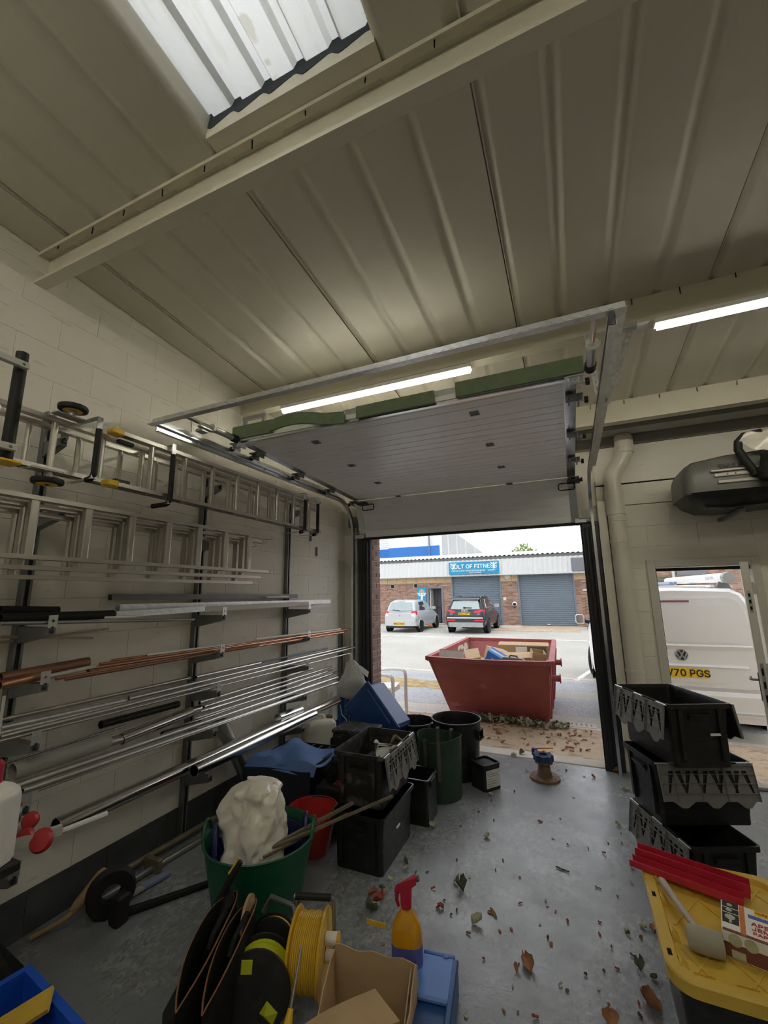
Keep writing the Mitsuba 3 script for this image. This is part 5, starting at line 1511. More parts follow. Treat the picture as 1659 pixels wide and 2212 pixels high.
k = thing('storage_box', 'deep blue plastic container tipped on its side against the bins', 'storage box')
def BC(m):
    return rot(m, rx=-6, ry=45, rz=-12, at=(-2.03, 4.34, 0.50))
obj('body', BC(cat(cbx(-0.30, 0.24, -0.02, 0.30, -0.19, 0.19, 0.03))), 'blue_plastic', k)
obj('rim', BC(cat(cbx(-0.32, 0.26, -0.05, -0.015, -0.21, 0.21, 0.012))), 'blue_plastic', k)
obj('base_panel', BC(cbx(-0.26, 0.17, -0.062, -0.045, -0.165, 0.165, 0.012)), 'blue_plastic', k)
obj('clip_handle', BC(cbx(0.255, 0.285, -0.04, 0.10, -0.09, 0.09, 0.008)), 'blue_plastic', k)

k = thing('hanging_bag', 'knotted clear plastic bag hanging at the far end of the pipes', 'plastic bag')
obj('film', sack((-2.545, 4.86, 0.545), 0.45, 0.235, 0.10, 12, top=0.34, lean=(-0.02, 0), fold=0.06), 'clear_bag', k, smooth=60)
obj('knot', cat(tube([(-2.60, 4.86, 0.965), (-2.585, 4.86, 1.03), (-2.60, 4.86, 1.07)], [0.03, 0.016, 0.022], 10), hull([(-2.58, 4.86, 0.98), (-2.43, 4.85, 0.93), (-2.34, 4.86, 0.87), (-2.36, 4.862, 0.80), (-2.45, 4.87, 0.86)])), 'clear_bag', k)
obj('contents', sack((-2.50, 4.87, 0.56), 0.20, 0.16, 0.065, 15, top=0.7, fold=0.04), 'grey_plastic', k, smooth=60)
obj('contents', sack((-2.62, 4.87, 0.56), 0.16, 0.09, 0.06, 16, top=0.7, fold=0.04), 'paper', k, smooth=60)
obj('hanging_cord', tube([(-2.63, 4.86, 1.055), (-2.72, 4.93, 1.04), (-2.79, 5.0, 1.05)], 0.004, 6), 'black_rubber', k)
k = thing('folding_trestle', 'narrow blue folding trestle standing under the hanging bag', 'trestle')
for p, q in (((-2.74, 4.95, 0.0), (-2.74, 4.95, 0.62)), ((-2.69, 4.98, 0.0), (-2.69, 4.98, 0.62)), ((-2.64, 4.95, 0.60), (-2.45, 4.95, 0.0)), ((-2.78, 4.90, 0.0), (-2.775, 4.93, 0.62))):
    obj('leg', bar(p, q, 0.034, 0.022, up=(0, 1, 0)), 'blue_case', k)
obj('top_rail', bar((-2.80, 4.95, 0.615), (-2.55, 4.95, 0.615), 0.05, 0.03), 'blue_case', k)
obj('cable', tube([(-2.76, 4.90, 0.45), (-2.73, 4.90, 0.33), (-2.68, 4.90, 0.30), (-2.65, 4.905, 0.20), (-2.66, 4.90, 0.05)], 0.005, 6), 'white_plastic', k)

# ------------------------------------------------------------------ foreground, left
fl = [((-2.845, 2.00, 0.055), (-2.775, 2.95, 0.055), 0.020, 'old_tool', 'upper of the two dull pipes lying along the wall base'), ((-2.755, 1.98, 0.022), (-2.68, 2.84, 0.022), 0.020, 'steel_dull', 'lower of the two dull pipes lying along the wall base')]
for p, q, r, m, lb in fl:
    obj('steel_pipe', hollow(p, q, r, 0.003, 16), m, smooth=40, label=lb, cat='pipe')
k = thing('flat_bar', 'flat pale bar with a bluish taped end on the floor beside the dull pipes', 'bar')
obj('bar', bar((-2.66, 1.93, 0.016), (-2.61, 2.24, 0.016), 0.045, 0.012), 'pale_metal', k)
obj('taped_end', bar((-2.622, 2.165, 0.017), (-2.595, 2.33, 0.017), 0.050, 0.016), 'tape_blue', k)
obj('clamp', cat(cbx(-2.80, -2.66, 2.30, 2.335, 0.0, 0.085, 0.006)), 'old_tool', label='small worn clamp gripping the pipes by the wall base', cat='clamp')
obj('crowbar', cat(tube([(-2.56, 1.905, 0.022), (-2.40, 2.14, 0.020), (-2.24, 2.38, 0.020), (-2.14, 2.52, 0.02)], [0.024, 0.020, 0.017, 0.014], 10)), 'black_rubber', label='black bar lying on the floor between the tools and the green tub', cat='bar')
k = thing('pipe_bender', 'old pipe bender with worn wooden grip and black former, by the wall base', 'pipe bender')
obj('lever', tube([(-2.80, 1.64, 0.03), (-2.74, 1.76, 0.05), (-2.72, 1.85, 0.08)], [0.012, 0.013, 0.016], 10), 'old_handle', k)
obj('wooden_grip', tube([(-2.735, 1.80, 0.075), (-2.725, 1.83, 0.09), (-2.735, 1.96, 0.17), (-2.745, 1.985, 0.18)], [0.012, 0.030, 0.030, 0.018], 14), 'old_handle', k, smooth=40)
obj('head', cat(hull([(-2.79, 1.96, 0.13), (-2.70, 1.96, 0.13), (-2.70, 2.06, 0.11), (-2.78, 2.06, 0.11), (-2.75, 1.97, 0.18), (-2.72, 2.05, 0.16)]), cbx(-2.72, -2.66, 1.90, 2.02, 0.10, 0.14, 0.008), cbx(-2.70, -2.655, 1.84, 1.92, 0.03, 0.09, 0.008)), 'old_tool', k)
f0 = lathe([(0.05, -0.03), (0.115, -0.032), (0.125, -0.02), (0.105, 0.0), (0.125, 0.02), (0.115, 0.032), (0.05, 0.03), (0.05, -0.03)], 32)
f0 = trimesh.intersections.slice_mesh_plane(f0, (0, -1, 0.0), (0, 0.05, 0), cap=True, engine='earcut') if False else f0
obj('former', rot(f0, rx=90, rz=60, at=(-2.60, 1.935, 0.125)), 'black_rubber', k, smooth=40)
obj('shoe', cbx(-2.53, -2.46, 1.88, 1.96, 0.0, 0.15, 0.012), 'black_rubber', k)
obj('pivot', tube([(-2.745, 2.035, 0.13), (-2.66, 2.035, 0.13)], 0.03, 14), 'rusty_iron', k)

k = thing('tool_board', 'flat black board with a yellow edge strip leaning on the tool bags', 'board')
A = [(-1.815, 1.650, 0.0), (-1.80, 1.77, 0.10), (-1.76, 1.86, 0.24), (-1.735, 1.945, 0.335), (-1.68, 1.92, 0.335), (-1.70, 1.55, 0.02)]
d = np.array((0.02, -0.016, 0.0))
obj('board', hull([np.array(a) for a in A] + [np.array(a) + d for a in A]), 'black_plastic', k)
obj('yellow_edge', tube([(-1.855, 1.83, 0.085), (-1.845, 1.845, 0.11), (-1.80, 1.895, 0.22), (-1.775, 1.925, 0.30)], [0.007, 0.014, 0.011, 0.009], 8), 'yellow_plastic', k)
obj('handle', tube([(-1.785, 1.915, 0.27), (-1.74, 1.955, 0.37), (-1.705, 1.985, 0.44)], [0.016, 0.018, 0.014], 10), 'black_rubber', k)
obj('edge_strip', tube([(-1.752, 1.952, 0.39), (-1.715, 1.985, 0.455)], 0.006, 6), 'yellow_plastic', k)
obj('rivet', lathe([(0.012, 0), (0.008, 0.006), (0, 0.008)], 10, (-1.775, 1.86, 0.205)), 'chrome', k)


def tool_bag(label, a, b, h, w, seed):
    """A soft open bag: an upright lens-shaped body along a-b with a piped rim."""
    k = thing('tool_bag', label, 'bag', 'black tool bags with orange piping')
    a, b = np.array(a), np.array(b)
    u = (b - a) / np.linalg.norm(b - a)
    n = np.array([-u[1], u[0], 0.0])
    rows = []
    S = np.linspace(-1, 1, 17)
    loop = [(s, 1) for s in S] + [(s, -1) for s in S[::-1][1:-1]]
    for z, f in ((0.0, 0.85), (0.02, 1.0), (h * 0.6, 1.0), (h, 0.86), (h + 0.004, 0.80), (h - 0.02, 0.76), (0.03, 0.80)):
        row = []
        for s, e in loop:
            wd = w * f * max(0.05, (1 - abs(s) ** 2.6))
            c = (a + b) / 2 + (b - a) / 2 * s * (0.97 + 0.03 * f)
            up = z + (0.055 * (1 - s * s) if z > h * 0.5 else 0)
            row.append(c + n * wd * e + np.array([0, 0, up]))
        rows.append(row)
    obj('body', loft(rows), 'black_cloth', k, smooth=40)
    for e in (1, -1):
        rim = [np.array(rows[3][i]) for i, (s, g) in enumerate(loop) if g == e or abs(s) == 1]
        rim = sorted(rim, key=lambda q: (q - a) @ u)
        obj('piping', tube(rim, 0.0035, 6), 'orange_trim', k)
    c = (a + b) / 2 + np.array([0, 0, h + 0.05])
    obj('handle', tube([c - u * 0.12 + n * w * 0.5, c - u * 0.08 + n * w * 0.55 + (0, 0, 0.03), c + u * 0.08 + n * w * 0.55 + (0, 0, 0.03), c + u * 0.12 + n * w * 0.5], 0.010, 8), 'black_cloth', k)
    return k


tool_bag('black tool bag with thin orange piping, left of the cable reels', (-1.765, 2.03, 0), (-1.50, 1.42, 0), 0.27, 0.065, 1)
tool_bag('second black tool bag with orange piping, pressed against the lime reel', (-1.625, 2.02, 0), (-1.40, 1.45, 0), 0.27, 0.050, 2)
obj('plywood_disc', rot(lathe([(0, -0.006), (0.085, -0.006), (0.085, 0.006), (0, 0.006)], 28), ry=90, rz=20, at=(-1.575, 1.90, 0.275)), 'wood', label='round wooden disc tucked between the two tool bags', cat='disc')


def reel_frame(mesh, c, rz):
    return rot(mesh, rz=rz, at=c)


# lime cable reel, axis towards the viewer's lower left
def cable_reel(label, c, R, w, rz, drum_m, n_turns, tilt, core=0.7, flange_m='black_plastic'):
    k = thing('cable_reel', label, 'cable reel')

    def Q(m):
        return rot(rot(m, rx=tilt), rz=rz, at=c)
    for s in (-1, 1):
        obj('flange', Q(lathe([(0.02, s * w / 2), (R, s * w / 2), (R + 0.004, s * (w / 2 + 0.005)), (R, s * (w / 2 + 0.010)), (0.02, s * (w / 2 + 0.010)), (0.02, s * w / 2)], 40)), flange_m, k, smooth=35)
    ms = []
    r = (w - 0.01) / n_turns / 2
    for i in range(n_turns):
        z = -w / 2 + 0.005 + r * (2 * i + 1)
        q = [((R * core + r * 0.5 * math.sin(i * 1.7)) * math.cos(a), (R * core + r * 0.5 * math.sin(i * 1.7)) * math.sin(a), z) for a in np.linspace(0, 2 * math.pi, 37)[:-1]]
        ms.append(tube(q, r, 7, closed=True))
    obj('cable', Q(cat(*ms)), drum_m, k, smooth=40, kind='stuff')
    obj('drum', Q(lathe([(0, -w / 2), (R * core - r, -w / 2), (R * core - r, w / 2), (0, w / 2)], 28)), drum_m, k)
    return k, Q


k, Q = cable_reel('round black cable reel wound with lime green cable, in the foreground', (-1.385, 1.765, 0.155), 0.142, 0.110, 24, 'lime', 6, 80, core=0.86)
obj('socket_plate', Q(lathe([(0, 0.053), (0.095, 0.053), (0.10, 0.056), (0.095, 0.062), (0, 0.064)], 32)), 'black_rubber', k)
obj('cable_tail', Q(hull([(0.02, -0.06, 0.064), (0.08, -0.10, 0.064), (0.10, -0.06, 0.064), (0.05, -0.02, 0.064), (0.05, -0.06, 0.085)])), 'lime', k)
obj('tag', Q(cbx(-0.07, -0.02, 0.06, 0.11, 0.060, 0.066, 0.002)), 'lime', k)
obj('carry_frame', tube([(-1.30, 1.93, 0.02), (-1.32, 1.95, 0.26), (-1.36, 1.97, 0.33), (-1.50, 1.98, 0.33), (-1.53, 1.96, 0.27)], 0.012, 10), 'strut_grey', k, smooth=40)
k, Q = cable_reel('black cable reel with an amber drum, behind the lime one', (-1.475, 1.955, 0.135), 0.12, 0.07, 25, 'yellow_plastic', 5, 70, core=0.88)

# yellow cable reel on a steel stand
k, Q = cable_reel('yellow cable reel on a grey tube stand, right of the lime reel', (-1.243, 1.935, 0.20), 0.155, 0.125, 108, 'yellow_cable', 13, 90, core=0.86, flange_m='yellow_plastic')
sx = np.array([math.cos(math.radians(18)), math.sin(math.radians(18)), 0])
sy = np.array([-sx[1], sx[0], 0])
c0 = np.array([-1.243, 1.935, 0.0])
for s in (-1, 1):
    q = [c0 + sx * s * 0.095 + sy * 0.16 + (0, 0, 0.012), c0 + sx * s * 0.095 + sy * 0.10 + (0, 0, 0.20), c0 + sx * s * 0.095 + sy * 0.07 + (0, 0, 0.36), c0 + sx * s * 0.085 + sy * 0.05 + (0, 0, 0.385)]
    q2 = [c0 + sx * s * 0.095 + sy * 0.16 + (0, 0, 0.012), c0 + sx * s * 0.095 - sy * 0.13 + (0, 0, 0.012), c0 + sx * s * 0.07 - sy * 0.16 + (0, 0, 0.012), c0 - sy * 0.165 + (0, 0, 0.012)]
    obj('frame_tube', cat(tube(q, 0.010, 10), tube(q2, 0.010, 10)), 'steel_dull', k, smooth=40)
obj('grip', tube([c0 - sx * 0.085 + sy * 0.05 + (0, 0, 0.385), c0 + sx * 0.085 + sy * 0.05 + (0, 0, 0.385)], 0.015, 12), 'black_rubber', k)
for z in (0.255, 0.185):
    obj('plug', cat(tube([c0 + sx * 0.075 + (0, 0, z), c0 + sx * 0.135 + (0, 0, z)], 0.024, 16)), 'white_plastic', k, label='cream plug on the side of the reel')
    obj('plug_ring', tube([c0 + sx * 0.128 + (0, 0, z), c0 + sx * 0.139 + (0, 0, z)], 0.026, 16), 'yellow_plastic', k)
k = thing('screwdriver', 'long screwdriver with a yellow handle leaning on the yellow reel', 'screwdriver')
obj('handle', tube([(-1.110, 1.50, 0.035), (-1.118, 1.53, 0.08), (-1.130, 1.615, 0.20), (-1.135, 1.64, 0.235)], [0.012, 0.020, 0.018, 0.011], 12), 'yellow_plastic', k, smooth=40)
obj('shaft', tube([(-1.135, 1.64, 0.235), (-1.155, 1.735, 0.37)], 0.006, 8), 'steel_dull', k)

# open cardboard box, spray bottle, blue case
k = thing('cardboard_box', 'torn open cardboard box in the foreground, beside the spray bottle', 'cardboard box')
W = [(-1.105, 1.93), (-0.752, 2.025), (-0.690, 1.70), (-1.03, 1.60)]


def wall(p, q, z0, z1a, z1b, t=0.005, m='cardboard', name='side', wav=0.006, out=0.0):
    p, q = np.array(p), np.array(q)
    n = np.array([-(q - p)[1], (q - p)[0]])
    n /= np.linalg.norm(n)
    G = []
    for w in np.linspace(0, 1, 8):
        G.append([(*(p + (q - p) * u + n * (wav * math.sin(5 * u + 4 * w) + out * w)), z0 + (z1a + (z1b - z1a) * u - z0 + (0.006 * math.sin(17 * u) if w == 1 else 0)) * w) for u in np.linspace(0, 1, 12)])
    return obj(name, thick(G, t), m, k, smooth=50)


wall(W[0], W[1], 0.0, 0.275, 0.225)
wall(W[1], W[2], 0.0, 0.225, 0.24)
wall(W[2], W[3], 0.0, 0.20, 0.20)
wall(W[3], W[0], 0.0, 0.19, 0.26)
obj('base', prism(sg.Polygon(W), 0.005), 'cardboard', k)
obj('flap', thick([[(-1.10 + 0.24 * u + 0.13 * w, 1.60 + 0.22 * u - 0.06 * w, 0.20 + 0.06 * u - 0.02 * w + 0.01 * math.sin(4 * u)) for u in np.linspace(0, 1, 8)] for w in np.linspace(0, 1, 6)], 0.005), 'cardboard', k, smooth=50)
obj('flap', thick([[(-1.00 + 0.13 * u - 0.02 * w, 1.66 + 0.20 * u, 0.05 + 0.10 * u + 0.02 * w) for u in np.linspace(0, 1, 8)] for w in np.linspace(0, 1, 6)], 0.005), 'cardboard', k, smooth=50)
obj('flap', thick([[(-0.775 - 0.02 * w + 0.075 * u, 2.0 - 0.30 * u, 0.225 - 0.12 * w) for u in np.linspace(0, 1, 8)] for w in np.linspace(0, 1, 6)], 0.005), 'cardboard_cut', k, smooth=50)
obj('crumpled_paper', sack((-0.90, 1.74, 0.006), 0.10, 0.12, 0.10, 21, top=0.7, fold=0.08), 'cardboard', label='crumpled brown packing paper in the cardboard box', cat='paper', smooth=50)

k = thing('spray_bottle', 'amber spray bottle with a crimson trigger head behind the cardboard box', 'spray bottle')
sbx, sby = -0.838, 2.125
prof = np.array(rrect(0.142, 0.095, 0.04, 5).exterior.coords)[:-1]
rows = []
for z, s in ((0.0, 0.92), (0.01, 1.0), (0.255, 1.0), (0.29, 0.92), (0.32, 0.70), (0.345, 0.40), (0.375, 0.36)):
    rows.append(np.c_[prof * s, np.full(len(prof), z)])
obj('body', rot(loft(rows), rz=14, at=(sbx, sby, 0)), 'amber', k, smooth=40)
obj('label', rot(loft([np.c_[prof * 1.012, np.full(len(prof), z)] for z in (0.03, 0.225)]), rz=14, at=(sbx, sby, 0)), 'print_blue', k)
H = [(0.022, 0.022), (-0.022, 0.022), (-0.022, -0.022), (0.022, -0.022)]


def sb(m):
    return rot(m, rz=14, at=(sbx, sby, 0))


obj('trigger_head', sb(cat(hull([(-0.024, -0.02, 0.372), (0.024, -0.02, 0.372), (-0.024, 0.02, 0.372), (0.024, 0.02, 0.372), (-0.026, -0.018, 0.43), (0.028, -0.018, 0.45), (-0.026, 0.018, 0.43), (0.028, 0.018, 0.45)]),
                           hull([(-0.055, -0.016, 0.425), (-0.055, 0.016, 0.425), (-0.045, -0.016, 0.455), (0.045, -0.017, 0.49), (0.045, 0.017, 0.49), (0.05, -0.015, 0.462), (0.0, 0.018, 0.43), (0.0, -0.018, 0.43)]))), 'crimson', k)
obj('trigger', sb(tube([(-0.020, 0, 0.44), (-0.044, 0, 0.415), (-0.046, 0, 0.385), (-0.036, 0, 0.36)], [0.012, 0.010, 0.009, 0.006], 8)), 'crimson', k)
obj('nozzle', sb(cat(tube([(0.045, 0, 0.476), (0.062, 0, 0.482)], 0.012, 10))), 'print_maroon', k)
obj('cap_ring', sb(lathe([(0.026, 0.362), (0.026, 0.376), (0.02, 0.378)], 20)), 'crimson', k)

k = thing('plastic_case', 'pale blue lidded plastic case standing right of the cardboard box', 'case')


def pc(m):
    return rot(m, rz=8, at=(-0.69, 2.055, 0))


obj('body', pc(cbx(-0.085, 0.085, -0.19, 0.16, 0.0, 0.125, 0.012)), 'blue_case', k)
obj('lid', pc(cbx(-0.086, 0.072, -0.065, 0.155, 0.125, 0.150, 0.008)), 'blue_lid', k)
obj('lid_edge', pc(cbx(0.060, 0.088, -0.19, 0.16, 0.120, 0.146, 0.006)), 'blue_case', k)
obj('handle', pc(cat(cbx(-0.075, 0.07, 0.160, 0.176, 0.10, 0.150, 0.005))), 'blue_lid', k)
obj('clasp', pc(cbx(0.02, 0.045, 0.142, 0.158, 0.148, 0.155, 0.002)), 'print_blue', k)
obj('blue_cap', lathe([(0, 0), (0.024, 0), (0.026, 0.03), (0.02, 0.04), (0, 0.042)], 16, (-0.955, 2.19, 0.0)), 'blue_lid', label='small blue cap on the floor between the box and the spray bottle', cat='cap')
obj('yellow_card', thick([[(-1.02 + 0.09 * u, 2.075 + 0.02 * u, 0.28 + 0.02 * w - 0.012 * u) for u in np.linspace(0, 1, 4)] for w in (0, 1)], 0.003), 'yellow_plastic', label='scrap of yellow card sticking up behind the cardboard box', cat='card')

# bench corner at the far left: bottle, clamp, ledge, trestle legs; blue crate with yellow parts
k = thing('work_bench', 'dark folding work bench at the left edge, carrying the white bottle', 'bench')
for p, q in (((-2.30, 1.02, 0.74), (-2.06, 1.33, 0.0)), ((-2.36, 0.98, 0.74), (-2.52, 1.50, 0.0)), ((-2.2, 0.30, 0.74), (-2.1, 0.12, 0.0)), ((-2.7, 0.3, 0.74), (-2.75, 0.1, 0.0))):
    obj('leg', bar(p, q, 0.055, 0.035, up=(1, 0, 0)), 'black_plastic', k)
obj('top', cbx(-2.78, -2.11, 0.05, 1.17, 0.740, 0.775, 0.005), 'black_plastic', k)
obj('edge_rail', bar((-2.36, 0.80, 0.795), (-2.165, 1.345, 0.795), 0.030, 0.036), 'pale_metal', k)
k = thing('bottle', 'white plastic bottle with a red cap and blue print at the left edge', 'bottle')
prof = np.array(rrect(0.21, 0.13, 0.05, 5).exterior.coords)[:-1]
rows = [np.c_[prof * s, np.full(len(prof), z)] for z, s in ((0.0, 0.94), (0.012, 1.0), (0.235, 1.0), (0.262, 0.93), (0.280, 0.68), (0.290, 0.40))]


def bo(m):
    return rot(m, rz=22, at=(-2.225, 1.085, 0.7765))


obj('body', bo(loft(rows)), 'white_plastic', k, smooth=40)
obj('cap', bo(lathe([(0.030, 0.285), (0.034, 0.29), (0.034, 0.36), (0.024, 0.375), (0, 0.378)], 20)), 'crimson', k)
obj('print', bo(cat(bx(0.02, 0.026, -0.0665, -0.065, 0.06, 0.2, ), *[bx(0.045, 0.045 + w, -0.0668, -0.065, zz, zz + 0.006) for zz, w in ((0.19, 0.012), (0.175, 0.014), (0.16, 0.012), (0.145, 0.015), (0.13, 0.012), (0.115, 0.014), (0.10, 0.013), (0.085, 0.012))], rot(prism(sg.Point(0, 0).buffer(0.034).difference(sg.Point(0, 0).buffer(0.026)), 0.002), rx=90, at=(-0.02, -0.0648, 0.13)), bx(-0.02, 0.016, -0.0668, -0.065, 0.070, 0.078), bx(-0.02, 0.010, -0.0668, -0.065, 0.054, 0.062))), 'print_blue', k, kind='stuff')
obj('vent_dot', bo(rot(lathe([(0.009, 0), (0.008, 0.001), (0, 0.001)], 12), rx=90, at=(0.045, -0.062, 0.238))), 'post_black', k)
k = thing('clamp', 'bar clamp with three red knobs and a white rod at the left edge', 'clamp')
obj('rod', bar((-2.42, 0.80, 0.73), (-2.105, 1.51, 0.80), 0.026, 0.010), 'white_plastic', k)
for p, r in (((-2.17, 1.27, 0.785), 0.046), ((-2.30, 1.29, 0.83), 0.035), ((-2.235, 1.24, 0.80), 0.036), ((-2.31, 1.13, 0.70), 0.028)):
    obj('knob', rot(lathe([(0, -0.022), (r * 0.8, -0.02), (r, 0), (r * 0.8, 0.02), (0, 0.022)], 24), rx=70, rz=35, at=p), 'red_plastic', k, smooth=40)
obj('short_pipe', hollow((-2.44, 1.10, 0.87), (-2.36, 1.28, 0.86), 0.036, 0.003, 18), 'steel_dull', smooth=40, label='short grey pipe offcut on the bench beside the white bottle', cat='pipe')
obj('short_pipe', hollow((-2.47, 1.14, 0.80), (-2.35, 1.30, 0.80), 0.034, 0.003, 18), 'pale_metal', smooth=40, label='pale pipe offcut under the grey one on the bench', cat='pipe')
obj('clear_tube', tube([(-2.225, 1.085, 1.40), (-2.225, 1.085, 1.156)], 0.006, 8), 'pale_metal', label='thin pale tube rising from the red cap of the white bottle', cat='tube')

k = thing('plastic_crate', 'bright blue open plastic crate at the bottom left corner', 'crate')
c1 = sg.Polygon([(-2.05, 1.205), (-1.55, 1.13), (-1.62, 0.70), (-2.12, 0.78)])
obj('body', cat(prism(c1.difference(c1.buffer(-0.008)), 0.36, (0, 0, 0.02)), prism(c1, 0.01, (0, 0, 0.01))), 'blue_crate', k)
obj('rim', prism(c1.buffer(0.016, join_style=1).difference(c1.buffer(-0.010)), 0.032, (0, 0, 0.372)), 'blue_crate', k)
obj('stand', prism(c1.buffer(-0.05), 0.01), 'blue_crate', k)
for i, (p, rz, s, lb) in enumerate((((-1.86, 1.09, 0.385), 38, (0.20, 0.085), 'tall yellow offcut leaning in the blue crate'), ((-1.84, 0.97, 0.335), 60, (0.17, 0.09), 'lower yellow offcut lying in the blue crate'))):
    m = prism([(-s[0] / 2, -s[1] / 2), (s[0] / 2, -s[1] / 2 * 0.8), (s[0] / 2 * 0.92, s[1] / 2), (-s[0] / 2, s[1] / 2 * 0.9)], 0.014)
    obj('yellow_offcut', rot(m, rx=18, ry=-22 + 8 * i, rz=rz, at=p), 'yellow_lid', label=lb, cat='offcut')
for i, (x, y) in enumerate(((-1.72, 1.02), (-1.78, 1.09), (-1.66, 1.08))):
    obj('clear_fitting', lathe([(0.028, 0), (0.034, 0.02), (0.034, 0.055), (0.026, 0.06), (0.022, 0.055), (0.022, 0.01)], 16, (x, y, 0.25)), 'pale_metal', label=['pale round fitting in the middle of the blue crate', 'pale round fitting beside the yellow offcut in the blue crate', 'pale round fitting near the rim of the blue crate'][i], cat='fitting')
obj('crate_filling', cbx(-1.98, -1.64, 0.80, 1.14, 0.06, 0.25, 0.02), 'dusty_black', label='dark box of parts at the bottom of the blue crate', cat='box')

# ------------------------------------------------------------------ foreground, right: yellow-lidded tote and what lies on it
k = thing('tote_box', 'black storage tote with a yellow ribbed lid at the right edge', 'storage tote')
lx0, lx1, ly0, ly1, lz = 0.190, 0.735, 1.955, 2.720, 0.500
cxm, cym = (lx0 + lx1) / 2, (ly0 + ly1) / 2
LW, LH = lx1 - lx0, ly1 - ly0


def yl(w, h, r):
    return np.array(rrect(w, h, r, 6).exterior.coords)[:-1] + (cxm, cym)


rows = [np.c_[yl(LW - 0.13, LH - 0.13, 0.05), np.full(28, 0.0)], np.c_[yl(LW - 0.06, LH - 0.06, 0.06), np.full(28, 0.45)]] if False else None
B0, B1 = yl(LW - 0.13, LH - 0.13, 0.05), yl(LW - 0.06, LH - 0.06, 0.06)
obj('body', loft([np.c_[B0, np.zeros(len(B0))], np.c_[B1, np.full(len(B1), lz - 0.025)]]), 'black_plastic', k, smooth=30)
R0, R1, R2, R3 = yl(LW, LH, 0.085), yl(LW - 0.012, LH - 0.012, 0.08), yl(LW - 0.085, LH - 0.085, 0.06), yl(LW - 0.10, LH - 0.10, 0.055)
obj('lid', loft([np.c_[R0, np.full(len(R0), lz - 0.045)], np.c_[R0, np.full(len(R0), lz - 0.006)], np.c_[R1, np.full(len(R0), lz)], np.c_[R2, np.full(len(R0), lz)], np.c_[R3, np.full(len(R0), lz - 0.022)]]), 'yellow_lid', k, smooth=30)
for i in range(-2, 3):
    for s in (-1, 1):
        p, q = (cxm + i * 0.16 - 0.18, cym - s * 0.30), (cxm + i * 0.16 + 0.18, cym + s * 0.30)
        ln = sg.LineString([p, q]).intersection(sg.Polygon(R3).buffer(-0.02))
        if ln.length > 0.05:
            a, c = ln.coords[0], ln.coords[-1]
            obj('lid_rib', bar((*a, lz - 0.021), (*c, lz - 0.021), 0.010, 0.006), 'yellow_lid', k)
for y in (2.05, 2.20, 2.40, 2.55):
    obj('lid_lug', hull([(lx0 + 0.045, y - 0.035, lz - 0.022), (lx0 + 0.045, y + 0.035, lz - 0.022), (lx0 + 0.075, y - 0.03, lz - 0.022), (lx0 + 0.075, y + 0.03, lz - 0.022), (lx0 + 0.045, y - 0.03, lz + 0.004), (lx0 + 0.045, y + 0.03, lz + 0.004), (lx0 + 0.055, y, lz + 0.004)]), 'yellow_lid', k)
for x in (0.30, 0.42, 0.56):
    obj('lid_lug', hull([(x - 0.035, ly0 + 0.045, lz - 0.022), (x + 0.035, ly0 + 0.045, lz - 0.022), (x - 0.03, ly0 + 0.075, lz - 0.022), (x + 0.03, ly0 + 0.075, lz - 0.022), (x - 0.03, ly0 + 0.045, lz + 0.004), (x + 0.03, ly0 + 0.045, lz + 0.004)]), 'yellow_lid', k)
for x, y in ((lx0 + 0.022, 2.075), (lx0 + 0.022, 2.40), (lx1 - 0.022, 2.66)):
    obj('lock_hole', cbx(x - 0.007, x + 0.007, y - 0.016, y + 0.016, lz - 0.004, lz + 0.0008, 0.0003), 'dark_gap', k)


def channel_bar(p0, p1, w, h, t, label):
    k = thing('red_channel', label, 'metal channel', 'red steel channels on the yellow lid')
    pr = [(-w / 2, 0), (w / 2, 0), (w / 2, h), (w / 2 - t, h), (w / 2 - t, t), (-w / 2 + t, t), (-w / 2 + t, h), (-w / 2, h)]
    obj('channel', sweep2(pr, p0, p1), 'red_paint', k)
    d = (np.array(p1) - p0) / np.linalg.norm(np.subtract(p1, p0))
    obj('hole', lathe([(0.009, 0), (0.009, 0.001), (0, 0.001)], 12, tuple(np.array(p0) + d * 0.03 + (0, 0, t))), 'dark_gap', k)


channel_bar((0.150, 2.600, lz + 0.004), (0.545, 2.462, lz + 0.004), 0.062, 0.026, 0.004, 'nearer red steel channel, with a hole at its end, on the yellow lid')
channel_bar((0.182, 2.668, lz + 0.004), (0.590, 2.535, lz + 0.004), 0.060, 0.050, 0.004, 'farther red steel channel on the yellow lid, nearest the black crates')
k = thing('mallet', 'rubber mallet with a wooden handle lying on the yellow lid', 'mallet')
hd = rot(lathe([(0, -0.055), (0.034, -0.055), (0.038, -0.048), (0.042, 0.0), (0.038, 0.048), (0.034, 0.055), (0, 0.055)], 24), rx=90, ry=0, rz=86, at=(0.338, 2.142, lz + 0.022))
obj('head', hd, 'rubber_grey', k, smooth=40)
obj('handle', tube([(0.335, 2.155, lz + 0.024), (0.318, 2.215, lz + 0.024), (0.285, 2.345, lz + 0.022), (0.256, 2.465, lz + 0.020), (0.252, 2.48, lz + 0.020)], [0.010, 0.012, 0.014, 0.017, 0.011], 12), 'wood_grey', k, smooth=40)
k = thing('product_box', 'printed cardboard box with product pictures on the yellow lid', 'box')
bz, bh = lz - 0.020, 0.085


def pb(m):
    return rot(m, rz=-14, at=(0.500, 2.235, bz))


